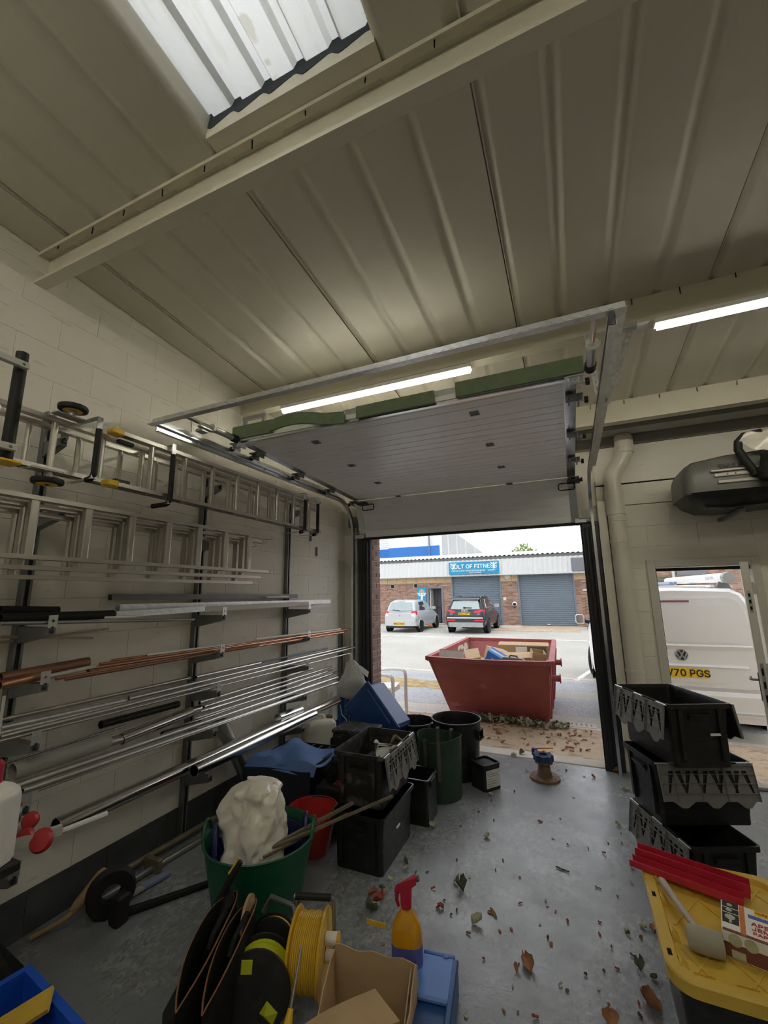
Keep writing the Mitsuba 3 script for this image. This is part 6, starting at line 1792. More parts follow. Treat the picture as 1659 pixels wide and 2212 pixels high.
obj('carton', pb(cbx(-0.082, 0.082, -0.095, 0.095, 0.0, bh, 0.002)), 'white_card', k)
T0 = bh + 0.0006
for x0, x1, y0, y1, m in ((-0.078, -0.028, 0.055, 0.092, 'print_dark'), (-0.078, -0.028, 0.022, 0.050, 'print_dark'), (-0.078, -0.028, -0.045, 0.017, 'print_dark'), (-0.026, -0.010, -0.09, 0.09, 'print_orange'), (0.02, 0.078, 0.060, 0.092, 'yellow_plastic'), (0.0, 0.078, 0.030, 0.052, 'print_blue'), (-0.078, 0.078, -0.095, -0.080, 'print_maroon'), (0.066, 0.080, -0.07, 0.02, 'print_orange')):
    obj('print_panel', pb(bx(x0, x1, y0, y1, T0 - 0.001, T0)), m, k)
obj('lettering', pb(cat(*[rot(meshkit.text_mesh(s, h, 0.001, True), at=(x, y, T0)) for s, h, x, y in (('HDPE', 0.010, 0.022, 0.070), ('APE', 0.020, 0.006, -0.012), ('JEM', 0.020, 0.006, -0.040), ('PAPE', 0.016, 0.008, -0.066))])), 'red_rag', k)
obj('bulb_picture', pb(cat(*[rot(lathe([(r, 0), (r, 0.0006), (0, 0.0006)], 16), at=(x, y, T0)) for x, y, r in ((-0.058, 0.038, 0.010), (-0.055, -0.006, 0.016), (-0.055, 0.072, 0.009))] + [bx(-0.058, -0.050, -0.04, -0.01, T0, T0 + 0.0006)])), 'pale_metal', k, kind='stuff')
obj('side_print', pb(cat(bx(-0.08, 0.08, -0.0958, -0.0950, 0.004, 0.05), bx(-0.0828, -0.0820, -0.09, 0.09, 0.03, 0.07))), 'print_maroon', k, kind='stuff')
obj('side_picture', pb(cat(*[rot(rot(lathe([(0.020, 0), (0.020, 0.0006), (0, 0.0006)], 16), rx=90), at=(x, -0.0958, 0.062)) for x in (-0.045, 0.0)] + [bx(-0.06, -0.02, -0.0964, -0.0958, 0.006, 0.03)])), 'leaf_pale', k, kind='stuff')

# flanged cone and butterfly valve on the floor
k = thing('pipe_reducer', 'rusty flanged iron reducer standing on the floor near the opening', 'pipe fitting')
fp = (-0.398, 4.775)
prof = [(0.05, 0), (0.142, 0), (0.142, 0.022), (0.075, 0.026), (0.068, 0.04), (0.054, 0.125), (0.054, 0.145), (0.085, 0.148), (0.085, 0.166), (0.045, 0.166), (0.045, 0.1), (0.05, 0)]
obj('body', lathe(prof, 40, (*fp, 0)), 'rusty_iron', k, smooth=35)
for i in range(8):
    a = 2 * math.pi * (i + 0.3) / 8
    obj('bolt_hole', lathe([(0.010, 0), (0.010, 0.0012), (0, 0.0012)], 10, (fp[0] + 0.118 * math.cos(a), fp[1] + 0.118 * math.sin(a), 0.0222)), 'dark_gap', k)
k = thing('butterfly_valve', 'blue butterfly valve with an orange lever lying on the iron reducer', 'valve')
z = 0.167
pr = [(0.046, 0), (0.080, 0), (0.082, 0.01), (0.082, 0.045), (0.078, 0.052), (0.046, 0.052), (0.046, 0)]
obj('body', lathe(pr, 36, (*fp, z)), 'blue_enamel', k, smooth=35)
for i in range(8):
    a = 2 * math.pi * i / 8
    obj('lug', lathe([(0.016, 0), (0.016, 0.056), (0.006, 0.057), (0.006, 0.05), (0, 0.05)], 12, (fp[0] + 0.080 * math.cos(a), fp[1] + 0.080 * math.sin(a), z - 0.001)), 'blue_enamel', k)
obj('seat_ring', lathe([(0.036, 0.004), (0.047, 0.004), (0.047, 0.056), (0.036, 0.055)], 28, (*fp, z)), 'black_rubber', k)
obj('disc', rot(lathe([(0, -0.004), (0.036, -0.002), (0.036, 0.002), (0, 0.004)], 28), rx=6, at=(*fp, z + 0.03)), 'old_tool', k)
obj('stem', cat(tube([(fp[0] - 0.05, fp[1] + 0.06, z + 0.026), (fp[0] - 0.085, fp[1] + 0.105, z + 0.030)], 0.026, 14), cbx(fp[0] - 0.118, fp[0] - 0.062, fp[1] + 0.085, fp[1] + 0.135, z + 0.0, z + 0.062, 0.008)), 'blue_enamel', k)
obj('lever', bar((fp[0] - 0.09, fp[1] + 0.125, z + 0.058), (fp[0] + 0.085, fp[1] + 0.175, z + 0.066), 0.026, 0.010), 'orange', k)

# roof box leaning high on the right of the front wall, with its shelf
k = thing('roof_box', 'grey car roof box with a black base, stored high up at the right', 'roof box')
def rb(x, y, z):
    return np.array((1.01 + x, 4.42 + y, z))


D = 0.62
ys = [0.0, 0.04, 0.12, 0.5, 0.58, 0.62]


def box_section(x, top, low, inset):
    return [(x, 4.42 + inset, low), (x, 4.42 + inset * 0.8, low + (top - low) * 0.45), (x, 4.42 + inset + 0.03, top - 0.03), (x, 4.42 + inset + 0.09, top), (x, 4.42 + D - inset - 0.09, top), (x, 4.42 + D - inset - 0.03, top - 0.03), (x, 4.42 + D - inset, low)]


obj('lid', loft([box_section(1.01 + u, t, 2.625 + 0.01 * u, i) for u, t, i in ((0.0, 2.80, 0.10), (0.012, 2.85, 0.06), (0.04, 2.895, 0.025), (0.10, 2.93, 0.008), (0.35, 2.965, 0.0), (0.9, 2.99, 0.0), (1.7, 2.99, 0.0))]), 'box_grey', k, smooth=30)
obj('base', loft([[(1.01 + u, 4.42 + i, 2.635), (1.01 + u, 4.42 + i + 0.10, lo), (1.01 + u, 4.42 + D - i - 0.10, lo), (1.01 + u, 4.42 + D - i, 2.635)] for u, lo, i in ((0.005, 2.61, 0.06), (0.06, 2.565, 0.0), (0.16, 2.51, -0.012), (0.32, 2.495, -0.015), (0.8, 2.52, -0.012), (1.7, 2.55, -0.01))]), 'black_plastic', k, smooth=30)
for j, (z, h) in enumerate(((2.800, 0.022), (2.755, 0.032), (2.695, 0.030))):
    obj('silver_strip', cbx(1.215 + 0.02 * j, 1.80, 4.407, 4.424, z, z + h, 0.005), 'box_silver', k)
for x in (1.33, 1.385):
    obj('rivet', rot(lathe([(0.006, 0), (0.005, 0.002), (0, 0.002)], 10), rx=90, at=(x, 4.407, 2.772)), 'dark_gap', k)
obj('lettering', text_on('THULE', 0.038, (1.36, 4.419, 2.848), (1, 0, 0), (0, 0, 1), 0.006), 'print_black', k)
for x in (1.28, 1.44):
    obj('base_strap', tube([(x, 4.50, 2.50), (x + 0.02, 4.47, 2.475), (x + 0.045, 4.46, 2.465)], 0.007, 8), 'black_rubber', k)
obj('air_hose', tube([(1.52, 4.395, 2.74), (1.46, 4.39, 2.87), (1.425, 4.39, 2.97), (1.435, 4.39, 3.04), (1.48, 4.39, 3.085), (1.60, 4.39, 3.10)], 0.032, 14), 'black_rubber', smooth=50, label='fat black hose looped over the grey roof box', cat='hose')
P = [[(1.475 + 0.20 * u - 0.05 * w, 4.365 - 0.015 * math.sin(4 * u + 3 * w), 3.10 - 0.19 * w * (0.4 + 0.6 * u) + 0.012 * math.sin(9 * u)) for u in np.linspace(0, 1, 10)] for w in np.linspace(0, 1, 8)]
obj('plastic_wrap', thick(P, 0.003), 'white_bag', smooth=60, label='crumpled white plastic wrap hanging in front of the roof box', cat='plastic wrap')
obj('bundle', sack((1.70, 4.33, 2.66), 0.27, 0.20, 0.06, 31, top=0.8, fold=0.05), 'black_cloth', smooth=55, label='black cloth bundle hanging over the right of the roof box', cat='cloth')
k = thing('shelf_bracket', 'wall arm under the roof box', 'bracket')
obj('arm', bar((1.9, 4.70, 2.52), (1.9, YF - 0.002, 2.52), 0.04, 0.04), 'strut_grey', k)
obj('plate', cbx(1.86, 1.94, YF - 0.012, YF - 0.002, 2.45, 2.60, 0.002), 'strut_grey', k)
obj('arm', bar((1.45, 4.60, 2.48), (1.45, YF - 0.002, 2.48), 0.04, 0.03), 'strut_grey', k)

# ------------------------------------------------------------------ leaves and scraps on the floor
lv = random.Random(11)


def leaf_mesh(L, w, curl, seed):
    r = random.Random(seed)
    G = []
    for i in range(6):
        u = i / 5
        hw = w * math.sin(math.pi * min(0.97, max(0.05, u))) ** 0.7 * r.uniform(0.75, 1.1)
        G.append([(L * (u - 0.5), hw * s, 0.004 + curl * (abs(s) ** 1.5) * r.uniform(0.5, 1.2) + 0.35 * curl * math.sin(3 * u + seed)) for s in (-1, -0.5, 0, 0.5, 1)])
    G = np.array(G)
    G[..., 2] -= G[..., 2].min() - 0.002
    return thick(G, 0.0012)


def debris(name, items, m, label_of, cat_, group=None):
    for i, (x, y, L, w, curl, rz) in enumerate(items):
        obj(name, rot(leaf_mesh(L, w, curl, hash((round(x * 1000), round(y * 1000))) % 999), rz=rz, at=(x, y, 0.0)), m if isinstance(m, str) else m[i % len(m)], smooth=40, label=label_of(i) if callable(label_of) else label_of, cat=cat_, group=group)


SPOTS = [(-0.787, 2.933, 0.11, 0.05, 0.05, 120, 'leaf_dark', 'dark curled leaf in the middle of the floor, largest of the green ones'),
         (-0.83, 2.966, 0.05, 0.02, 0.02, 155, 'leaf_pale', 'pale curled scrap touching the dark leaf in the middle of the floor'),
         (-1.217, 2.54, 0.1, 0.045, 0.05, 52, 'leaf_dark', 'dark green crumpled leaf just left of the spray bottle'),
         (-1.208, 2.579, 0.06, 0.03, 0.03, 202, 'leaf_pale', 'pale side of a crumpled leaf beside the spray bottle'),
         (-1.219, 2.644, 0.12, 0.04, 0.04, 245, 'leaf_red', 'broad reddish leaf behind the spray bottle'),
         (-1.199, 2.694, 0.05, 0.015, 0.03, 79, 'leaf_pale', 'thin pale strip beside the reddish leaf'),
         (-1.27, 2.666, 0.08, 0.03, 0.03, 46, 'leaf_dry', 'brown leaf scrap left of the reddish leaf'),
         (-1.225, 2.828, 0.05, 0.02, 0.02, 34, 'leaf_pale', 'pale green leaf scrap above the spray bottle head'),
         (-1.239, 2.735, 0.05, 0.02, 0.02, 10, 'leaf_dark', 'small dark scrap near the reddish leaf'),
         (-0.642, 2.683, 0.08, 0.035, 0.04, 205, 'leaf_pale', 'dusty pale leaf with a dark underside, right of the spray bottle'),
         (-0.741, 3.549, 0.07, 0.03, 0.03, 281, 'leaf_pale', 'pale green leaf lying alone, right of the left crates'),
         (-1.187, 3.02, 0.05, 0.022, 0.03, 148, 'leaf_dark', 'small dark curl by the corner of the left crates'),
         (-1.167, 2.966, 0.045, 0.02, 0.02, 30, 'leaf_pale', 'pale scrap by the corner of the left crates'),
         (-0.359, 2.513, 0.15, 0.045, 0.03, 113, 'leaf_dry', 'long brown leaf near the bottom of the floor'),
         (-0.404, 2.467, 0.05, 0.02, 0.02, 266, 'leaf_dry', 'small brown scrap left of the long brown leaf'),
         (0.142, 2.709, 0.07, 0.035, 0.03, 274, 'leaf_dark', 'dark leaf curl left of the yellow lidded tote'),
         (0.193, 2.663, 0.04, 0.02, 0.02, 184, 'leaf_dark', 'small dark scrap by the black tote'),
         (0.162, 2.51, 0.12, 0.05, 0.04, 141, 'leaf_dry', 'spiky brown leaf at the bottom right of the floor'),
         (-0.008, 2.366, 0.1, 0.045, 0.02, 88, 'leaf_dry', 'brown leaf cut by the lower edge of the photo'),
         (-0.669, 5.343, 0.1, 0.04, 0.04, 54, 'leaf_dark', 'dark curled leaf on the threshold, left of the iron reducer'),
         (-0.749, 5.253, 0.12, 0.04, 0.03, 134, 'leaf_pale', 'pale leaf on the threshold beside a dark curled one'),
         (-0.574, 4.895, 0.04, 0.02, 0.02, 109, 'white_card', 'white paper scrap touching the iron reducer'),
         (0.299, 4.777, 0.09, 0.03, 0.03, 13, 'leaf_pale', 'pale green leaf on the floor beside the right crates'),
         (0.24, 5.19, 0.09, 0.03, 0.05, 328, 'leaf_dry', 'brown leaf at the foot of the right black post'),
         (0.037, 4.97, 0.06, 0.02, 0.02, 133, 'leaf_red', 'reddish leaf scrap right of the iron reducer'),
         (0.171, 4.087, 0.06, 0.02, 0.02, 139, 'leaf_pale', 'pale leaf left of the lowest right crate'),
         (0.204, 3.549, 0.06, 0.02, 0.02, 99, 'leaf_pale', 'pale chip by the end of the red channels'),
         (0.243, 2.998, 0.1, 0.03, 0.02, 84, 'leaf_dry', 'yellow brown leaf against the edge of the yellow lidded tote'),
         (0.196, 2.996, 0.05, 0.02, 0.02, 158, 'leaf_pale', 'pale scrap beside the yellow lidded tote'),
         (-1.156, 3.533, 0.09, 0.035, 0.03, 148, 'leaf_pale', 'pale scrap at the foot of the small narrow crate'),
         (-0.829, 4.233, 0.09, 0.03, 0.02, 321, 'paper', 'white scrap under the small square black tub'),
         (-0.859, 2.722, 0.05, 0.025, 0.02, 190, 'leaf_red', 'small red leaf right of the spray bottle head'),
         (-1.418, 2.874, 0.09, 0.03, 0.02, 44, 'leaf_dry', 'orange brown leaf in the shadow of the left crates'),
         (-0.569, 2.791, 0.1, 0.012, 0.01, 310, 'leaf_dry', 'thin brown twig-like scrap in the middle of the floor'),
         (-0.586, 2.795, 0.05, 0.02, 0.005, 172, 'leaf_dry', 'flat tan leaf print in the middle of the floor'),
         (-0.216, 3.352, 0.12, 0.008, 0.01, 343, 'leaf_dark', 'thin curved twig in the middle of the floor'),
         (-0.389, 3.921, 0.05, 0.014, 0.01, 198, 'leaf_red', 'two-lobed red brown scrap midway to the iron reducer'),
         (-0.21, 5.05, 0.06, 0.014, 0.01, 259, 'leaf_dark', 'dark sliver just right of the iron reducer'),
         (-0.011, 2.435, 0.015, 0.007, 0.009, 159, 'leaf_dry', 'tiny leaf scrap on the painted floor'),
         (0.091, 3.213, 0.026, 0.007, 0.007, 119, 'leaf_red', 'tiny leaf scrap on the painted floor'),
         (-0.287, 3.708, 0.031, 0.01, 0.004, 344, 'leaf_pale', 'tiny leaf scrap on the painted floor'),
         (-1.029, 2.997, 0.031, 0.008, 0.005, 223, 'leaf_dark', 'tiny leaf scrap on the painted floor'),
         (-0.053, 3.667, 0.02, 0.007, 0.011, 117, 'leaf_pale', 'tiny leaf scrap on the painted floor'),
         (-0.789, 2.692, 0.018, 0.012, 0.006, 13, 'leaf_dark', 'tiny leaf scrap on the painted floor'),
         (-1.067, 2.359, 0.033, 0.012, 0.003, 147, 'leaf_dry', 'tiny leaf scrap on the painted floor'),
         (-0.209, 2.459, 0.032, 0.006, 0.009, 227, 'leaf_pale', 'tiny leaf scrap on the painted floor'),
         (-0.978, 3.539, 0.039, 0.007, 0.003, 22, 'leaf_pale', 'tiny leaf scrap on the painted floor'),
         (-0.59, 3.311, 0.04, 0.009, 0.007, 106, 'leaf_dry', 'tiny leaf scrap on the painted floor'),
         (-0.731, 3.804, 0.017, 0.01, 0.008, 76, 'leaf_dark', 'tiny leaf scrap on the painted floor'),
         (-0.291, 2.972, 0.021, 0.012, 0.004, 270, 'leaf_pale', 'tiny leaf scrap on the painted floor'),
         (-0.243, 4.031, 0.021, 0.008, 0.003, 215, 'leaf_dark', 'tiny leaf scrap on the painted floor'),
         (-0.517, 2.675, 0.036, 0.008, 0.003, 130, 'leaf_red', 'tiny leaf scrap on the painted floor'),
         (-0.856, 2.786, 0.025, 0.007, 0.006, 161, 'leaf_dark', 'tiny leaf scrap on the painted floor'),
         (-0.305, 2.254, 0.039, 0.01, 0.011, 20, 'leaf_red', 'tiny leaf scrap on the painted floor'),
         (-0.64, 4.38, 0.038, 0.009, 0.011, 84, 'leaf_dark', 'tiny leaf scrap on the painted floor'),
         (-0.669, 2.595, 0.035, 0.009, 0.009, 351, 'leaf_dry', 'tiny leaf scrap on the painted floor'),
         (0.046, 3.65, 0.039, 0.006, 0.012, 321, 'leaf_red', 'tiny leaf scrap on the painted floor'),
         (-0.245, 2.942, 0.038, 0.007, 0.003, 80, 'leaf_red', 'tiny leaf scrap on the painted floor'),
         (-0.048, 2.503, 0.016, 0.012, 0.004, 311, 'leaf_pale', 'tiny leaf scrap on the painted floor'),
         (-0.023, 3.254, 0.026, 0.006, 0.009, 57, 'leaf_pale', 'tiny leaf scrap on the painted floor'),
         (-0.412, 2.37, 0.034, 0.005, 0.004, 267, 'leaf_pale', 'tiny leaf scrap on the painted floor'),
         (-0.564, 2.465, 0.017, 0.006, 0.009, 187, 'leaf_red', 'tiny leaf scrap on the painted floor'),
         (-0.465, 3.169, 0.017, 0.011, 0.005, 154, 'leaf_red', 'tiny leaf scrap on the painted floor'),
         (-1.049, 2.635, 0.037, 0.006, 0.004, 253, 'leaf_dry', 'tiny leaf scrap on the painted floor'),
         (0.181, 3.974, 0.033, 0.005, 0.006, 279, 'leaf_dark', 'tiny leaf scrap on the painted floor'),
         (-0.302, 3.011, 0.021, 0.011, 0.006, 92, 'leaf_pale', 'tiny leaf scrap on the painted floor'),
         (-0.181, 2.886, 0.029, 0.011, 0.01, 290, 'leaf_dry', 'tiny leaf scrap on the painted floor'),
         (-0.019, 2.946, 0.025, 0.007, 0.008, 338, 'leaf_red', 'tiny leaf scrap on the painted floor'),
         (-0.763, 3.049, 0.019, 0.011, 0.005, 190, 'leaf_pale', 'tiny leaf scrap on the painted floor'),
         (-0.18, 2.441, 0.025, 0.012, 0.005, 334, 'leaf_dark', 'tiny leaf scrap on the painted floor'),
         (-0.869, 3.89, 0.03, 0.009, 0.01, 45, 'leaf_dark', 'tiny leaf scrap on the painted floor'),
         (-0.019, 2.615, 0.019, 0.009, 0.007, 293, 'leaf_dark', 'tiny leaf scrap on the painted floor'),
         (0.108, 2.431, 0.031, 0.01, 0.01, 316, 'leaf_dark', 'tiny leaf scrap on the painted floor'),
         (-0.024, 2.855, 0.037, 0.007, 0.007, 113, 'leaf_red', 'tiny leaf scrap on the painted floor'),
         (-0.958, 3.623, 0.028, 0.009, 0.007, 204, 'leaf_dry', 'tiny leaf scrap on the painted floor'),
         (-0.376, 2.249, 0.022, 0.008, 0.003, 94, 'leaf_dry', 'tiny leaf scrap on the painted floor'),
         (0.184, 3.371, 0.03, 0.008, 0.012, 319, 'leaf_pale', 'tiny leaf scrap on the painted floor'),
         (-0.433, 2.231, 0.03, 0.007, 0.004, 132, 'leaf_dry', 'tiny leaf scrap on the painted floor'),
         (-0.461, 2.713, 0.037, 0.01, 0.004, 122, 'leaf_red', 'tiny leaf scrap on the painted floor'),
         (-0.321, 2.807, 0.022, 0.009, 0.004, 49, 'leaf_pale', 'tiny leaf scrap on the painted floor'),
         (0.11, 2.941, 0.037, 0.01, 0.01, 335, 'leaf_pale', 'tiny leaf scrap on the painted floor'),
         (-0.805, 4.124, 0.029, 0.01, 0.01, 282, 'leaf_dark', 'tiny leaf scrap on the painted floor'),
         (-1.1, 2.97, 0.036, 0.008, 0.004, 86, 'leaf_dark', 'tiny leaf scrap on the painted floor'),
         (-0.437, 2.932, 0.037, 0.007, 0.006, 216, 'leaf_dry', 'tiny leaf scrap on the painted floor'),
         (-0.187, 3.667, 0.017, 0.006, 0.008, 7, 'leaf_dark', 'tiny leaf scrap on the painted floor'),
         (-0.874, 2.717, 0.038, 0.009, 0.011, 231, 'leaf_red', 'tiny leaf scrap on the painted floor'),
         (0.111, 2.492, 0.023, 0.006, 0.008, 96, 'leaf_red', 'tiny leaf scrap on the painted floor'),
         (-1.025, 2.521, 0.023, 0.01, 0.011, 307, 'leaf_dry', 'tiny leaf scrap on the painted floor'),
         (-0.101, 2.562, 0.021, 0.011, 0.009, 157, 'leaf_dark', 'tiny leaf scrap on the painted floor'),
         (-0.006, 3.247, 0.035, 0.006, 0.005, 161, 'leaf_dry', 'tiny leaf scrap on the painted floor'),
         (0.113, 2.915, 0.03, 0.009, 0.012, 180, 'leaf_dark', 'tiny leaf scrap on the painted floor'),
         (0.026, 2.787, 0.02, 0.005, 0.01, 70, 'leaf_dark', 'tiny leaf scrap on the painted floor'),
         (-0.144, 4.452, 0.036, 0.006, 0.005, 140, 'leaf_pale', 'tiny leaf scrap on the painted floor'),
         (-0.047, 4.952, 0.032, 0.006, 0.005, 176, 'leaf_red', 'tiny leaf scrap on the painted floor'),
         (0.083, 3.796, 0.031, 0.008, 0.005, 252, 'leaf_red', 'tiny leaf scrap on the painted floor'),
         (0.173, 3.83, 0.035, 0.01, 0.007, 89, 'leaf_dry', 'tiny leaf scrap on the painted floor'),
         (-0.948, 2.859, 0.038, 0.007, 0.01, 208, 'leaf_red', 'tiny leaf scrap on the painted floor'),
         (0.147, 2.519, 0.023, 0.009, 0.005, 261, 'leaf_red', 'tiny leaf scrap on the painted floor'),
         (-0.276, 2.723, 0.03, 0.007, 0.011, 84, 'leaf_dark', 'tiny leaf scrap on the painted floor'),
         (-0.258, 2.686, 0.032, 0.011, 0.007, 58, 'leaf_dry', 'tiny leaf scrap on the painted floor'),
         (-0.281, 5.03, 0.04, 0.006, 0.005, 48, 'leaf_pale', 'tiny leaf scrap on the painted floor'),
         (-0.766, 2.732, 0.038, 0.006, 0.011, 91, 'leaf_dark', 'tiny leaf scrap on the painted floor'),
         (0.118, 2.765, 0.032, 0.007, 0.008, 323, 'leaf_dark', 'tiny leaf scrap on the painted floor'),
         (-0.581, 2.148, 0.036, 0.012, 0.004, 110, 'leaf_pale', 'tiny leaf scrap on the painted floor'),
         (0.174, 2.913, 0.033, 0.01, 0.011, 53, 'leaf_dry', 'tiny leaf scrap on the painted floor'),
         (0.041, 2.654, 0.027, 0.009, 0.008, 185, 'leaf_red', 'tiny leaf scrap on the painted floor'),
         (-0.619, 3.183, 0.034, 0.005, 0.004, 112, 'leaf_dark', 'tiny leaf scrap on the painted floor'),
         (-0.882, 3.197, 0.038, 0.01, 0.006, 274, 'leaf_dark', 'tiny leaf scrap on the painted floor')]
for i, (x, y, L, w, curl, rz, m, lb) in enumerate(SPOTS):
    obj('fallen_leaf', rot(leaf_mesh(0.72 * L, 0.72 * w, 0.8 * curl, 100 + i), rz=rz, at=(x, y, 0.0)), m, smooth=40, label=lb, cat='leaf', group=None if not lb.startswith('tiny') else 'tiny leaf scraps strewn over the floor')
# ------------------------------------------------------------------ cars
def wheel(parent, x, y, r, w, s, rim='cladding', steer=0, spokes=9):
    """A wheel at (x, y), its outer face towards S along x."""
    def Wm(m):
        return rot(rot(m, ry=90 * s), rz=steer, at=(x, y, r))
    k = obj('wheel', Wm(lathe([(r * 0.62, -w / 2), (r * 0.94, -w / 2), (r, -w * 0.36), (r, w * 0.36), (r * 0.94, w / 2), (r * 0.66, w / 2), (r * 0.62, w * 0.3), (r * 0.62, -w / 2)], 32)), 'black_rubber', parent, smooth=30)
    ms = [lathe([(r * 0.60, w * 0.28), (r * 0.66, w * 0.46), (r * 0.63, w * 0.47), (r * 0.56, w * 0.30)], 32), lathe([(0, w * 0.40), (r * 0.13, w * 0.38), (r * 0.15, w * 0.2)], 16)]
    for i in range(spokes):
        a = 360 * i / spokes
        ms.append(rot(hull([(r * 0.10, -r * 0.06, w * 0.34), (r * 0.10, r * 0.06, w * 0.34), (r * 0.62, -r * 0.045, w * 0.42), (r * 0.62, r * 0.045, w * 0.42), (r * 0.62, 0, w * 0.30), (r * 0.1, 0, w * 0.22)]), rz=a))
    obj('alloy_rim', Wm(cat(*ms)), rim, k)
    obj('brake_disc', Wm(lathe([(0, 0.0), (r * 0.6, 0.0), (r * 0.6, 0.01), (0, 0.01)], 24)), 'strut_grey', k)
    return k


def body_loft(stations, cx):
    """stations: (y, z_low, z_top, half width low, half width mid, half width top)."""
    rows = []
    for y, zl, zt, wl, wm, wt in stations:
        zm = zl + (zt - zl) * 0.55
        half = [(wl * 0.9, zl), (wl, zl + 0.04), (wm, zm - 0.08), (wm, zm + 0.06), (wt, zt - 0.02), (wt * 0.94, zt)]
        rows.append([(cx + a, y, z) for a, z in half] + [(cx - a, y, z) for a, z in half[::-1]])
    return loft(rows)


def arch(parent, x, y, r, s, m):
    q = [(x, y + r * math.cos(a), 0.30 + r * math.sin(a)) for a in np.linspace(-0.25, math.pi + 0.25, 20)]
    obj('wheel_arch', tube(q, 0.018, 6), m, parent)
    obj('arch_void', rot(lathe([(0, 0), (r, 0), (r, 0.02), (0, 0.02)], 28), ry=90 * s, at=(x - s * 0.012, y, 0.30)), 'black_rubber', parent)


# silver hatchback
cx, y0 = -7.50, 18.95
c = thing('hatchback_car', 'silver hatchback parked opposite, left of the black car', 'car')
obj('body', body_loft([(y0, 0.36, 0.86, 0.70, 0.74, 0.66), (y0 + 0.08, 0.30, 0.92, 0.78, 0.82, 0.74), (y0 + 0.35, 0.26, 0.95, 0.82, 0.85, 0.79), (y0 + 0.9, 0.24, 0.96, 0.83, 0.86, 0.80), (y0 + 2.2, 0.23, 0.95, 0.83, 0.86, 0.79), (y0 + 2.9, 0.24, 0.92, 0.82, 0.855, 0.77), (y0 + 3.5, 0.26, 0.80, 0.80, 0.83, 0.70), (y0 + 3.9, 0.30, 0.66, 0.72, 0.74, 0.58), (y0 + 4.0, 0.36, 0.58, 0.6, 0.6, 0.5)], cx), 'silver_car', c, smooth=35)


def cabin(cx, rows, m, p, name='cabin'):
    R = []
    for y, z0, z1, w0, w1 in rows:
        h = [(w0, z0), ((w0 + w1) / 2 + 0.02, (z0 + z1) / 2), (w1, z1 - 0.03), (w1 - 0.08, z1)]
        R.append([(cx + a, y, z) for a, z in h] + [(cx - a, y, z) for a, z in h[::-1]])
    return obj(name, loft(R), m, p, smooth=35)


cabin(cx, [(y0 + 0.10, 0.90, 0.93, 0.72, 0.70), (y0 + 0.22, 0.90, 1.18, 0.745, 0.66), (y0 + 0.36, 0.91, 1.40, 0.755, 0.60), (y0 + 0.7, 0.91, 1.475, 0.76, 0.59), (y0 + 1.5, 0.91, 1.49, 0.76, 0.60), (y0 + 2.1, 0.91, 1.42, 0.75, 0.60), (y0 + 2.75, 0.90, 1.05, 0.72, 0.66), (y0 + 3.0, 0.88, 0.92, 0.70, 0.68)], 'silver_car', c)
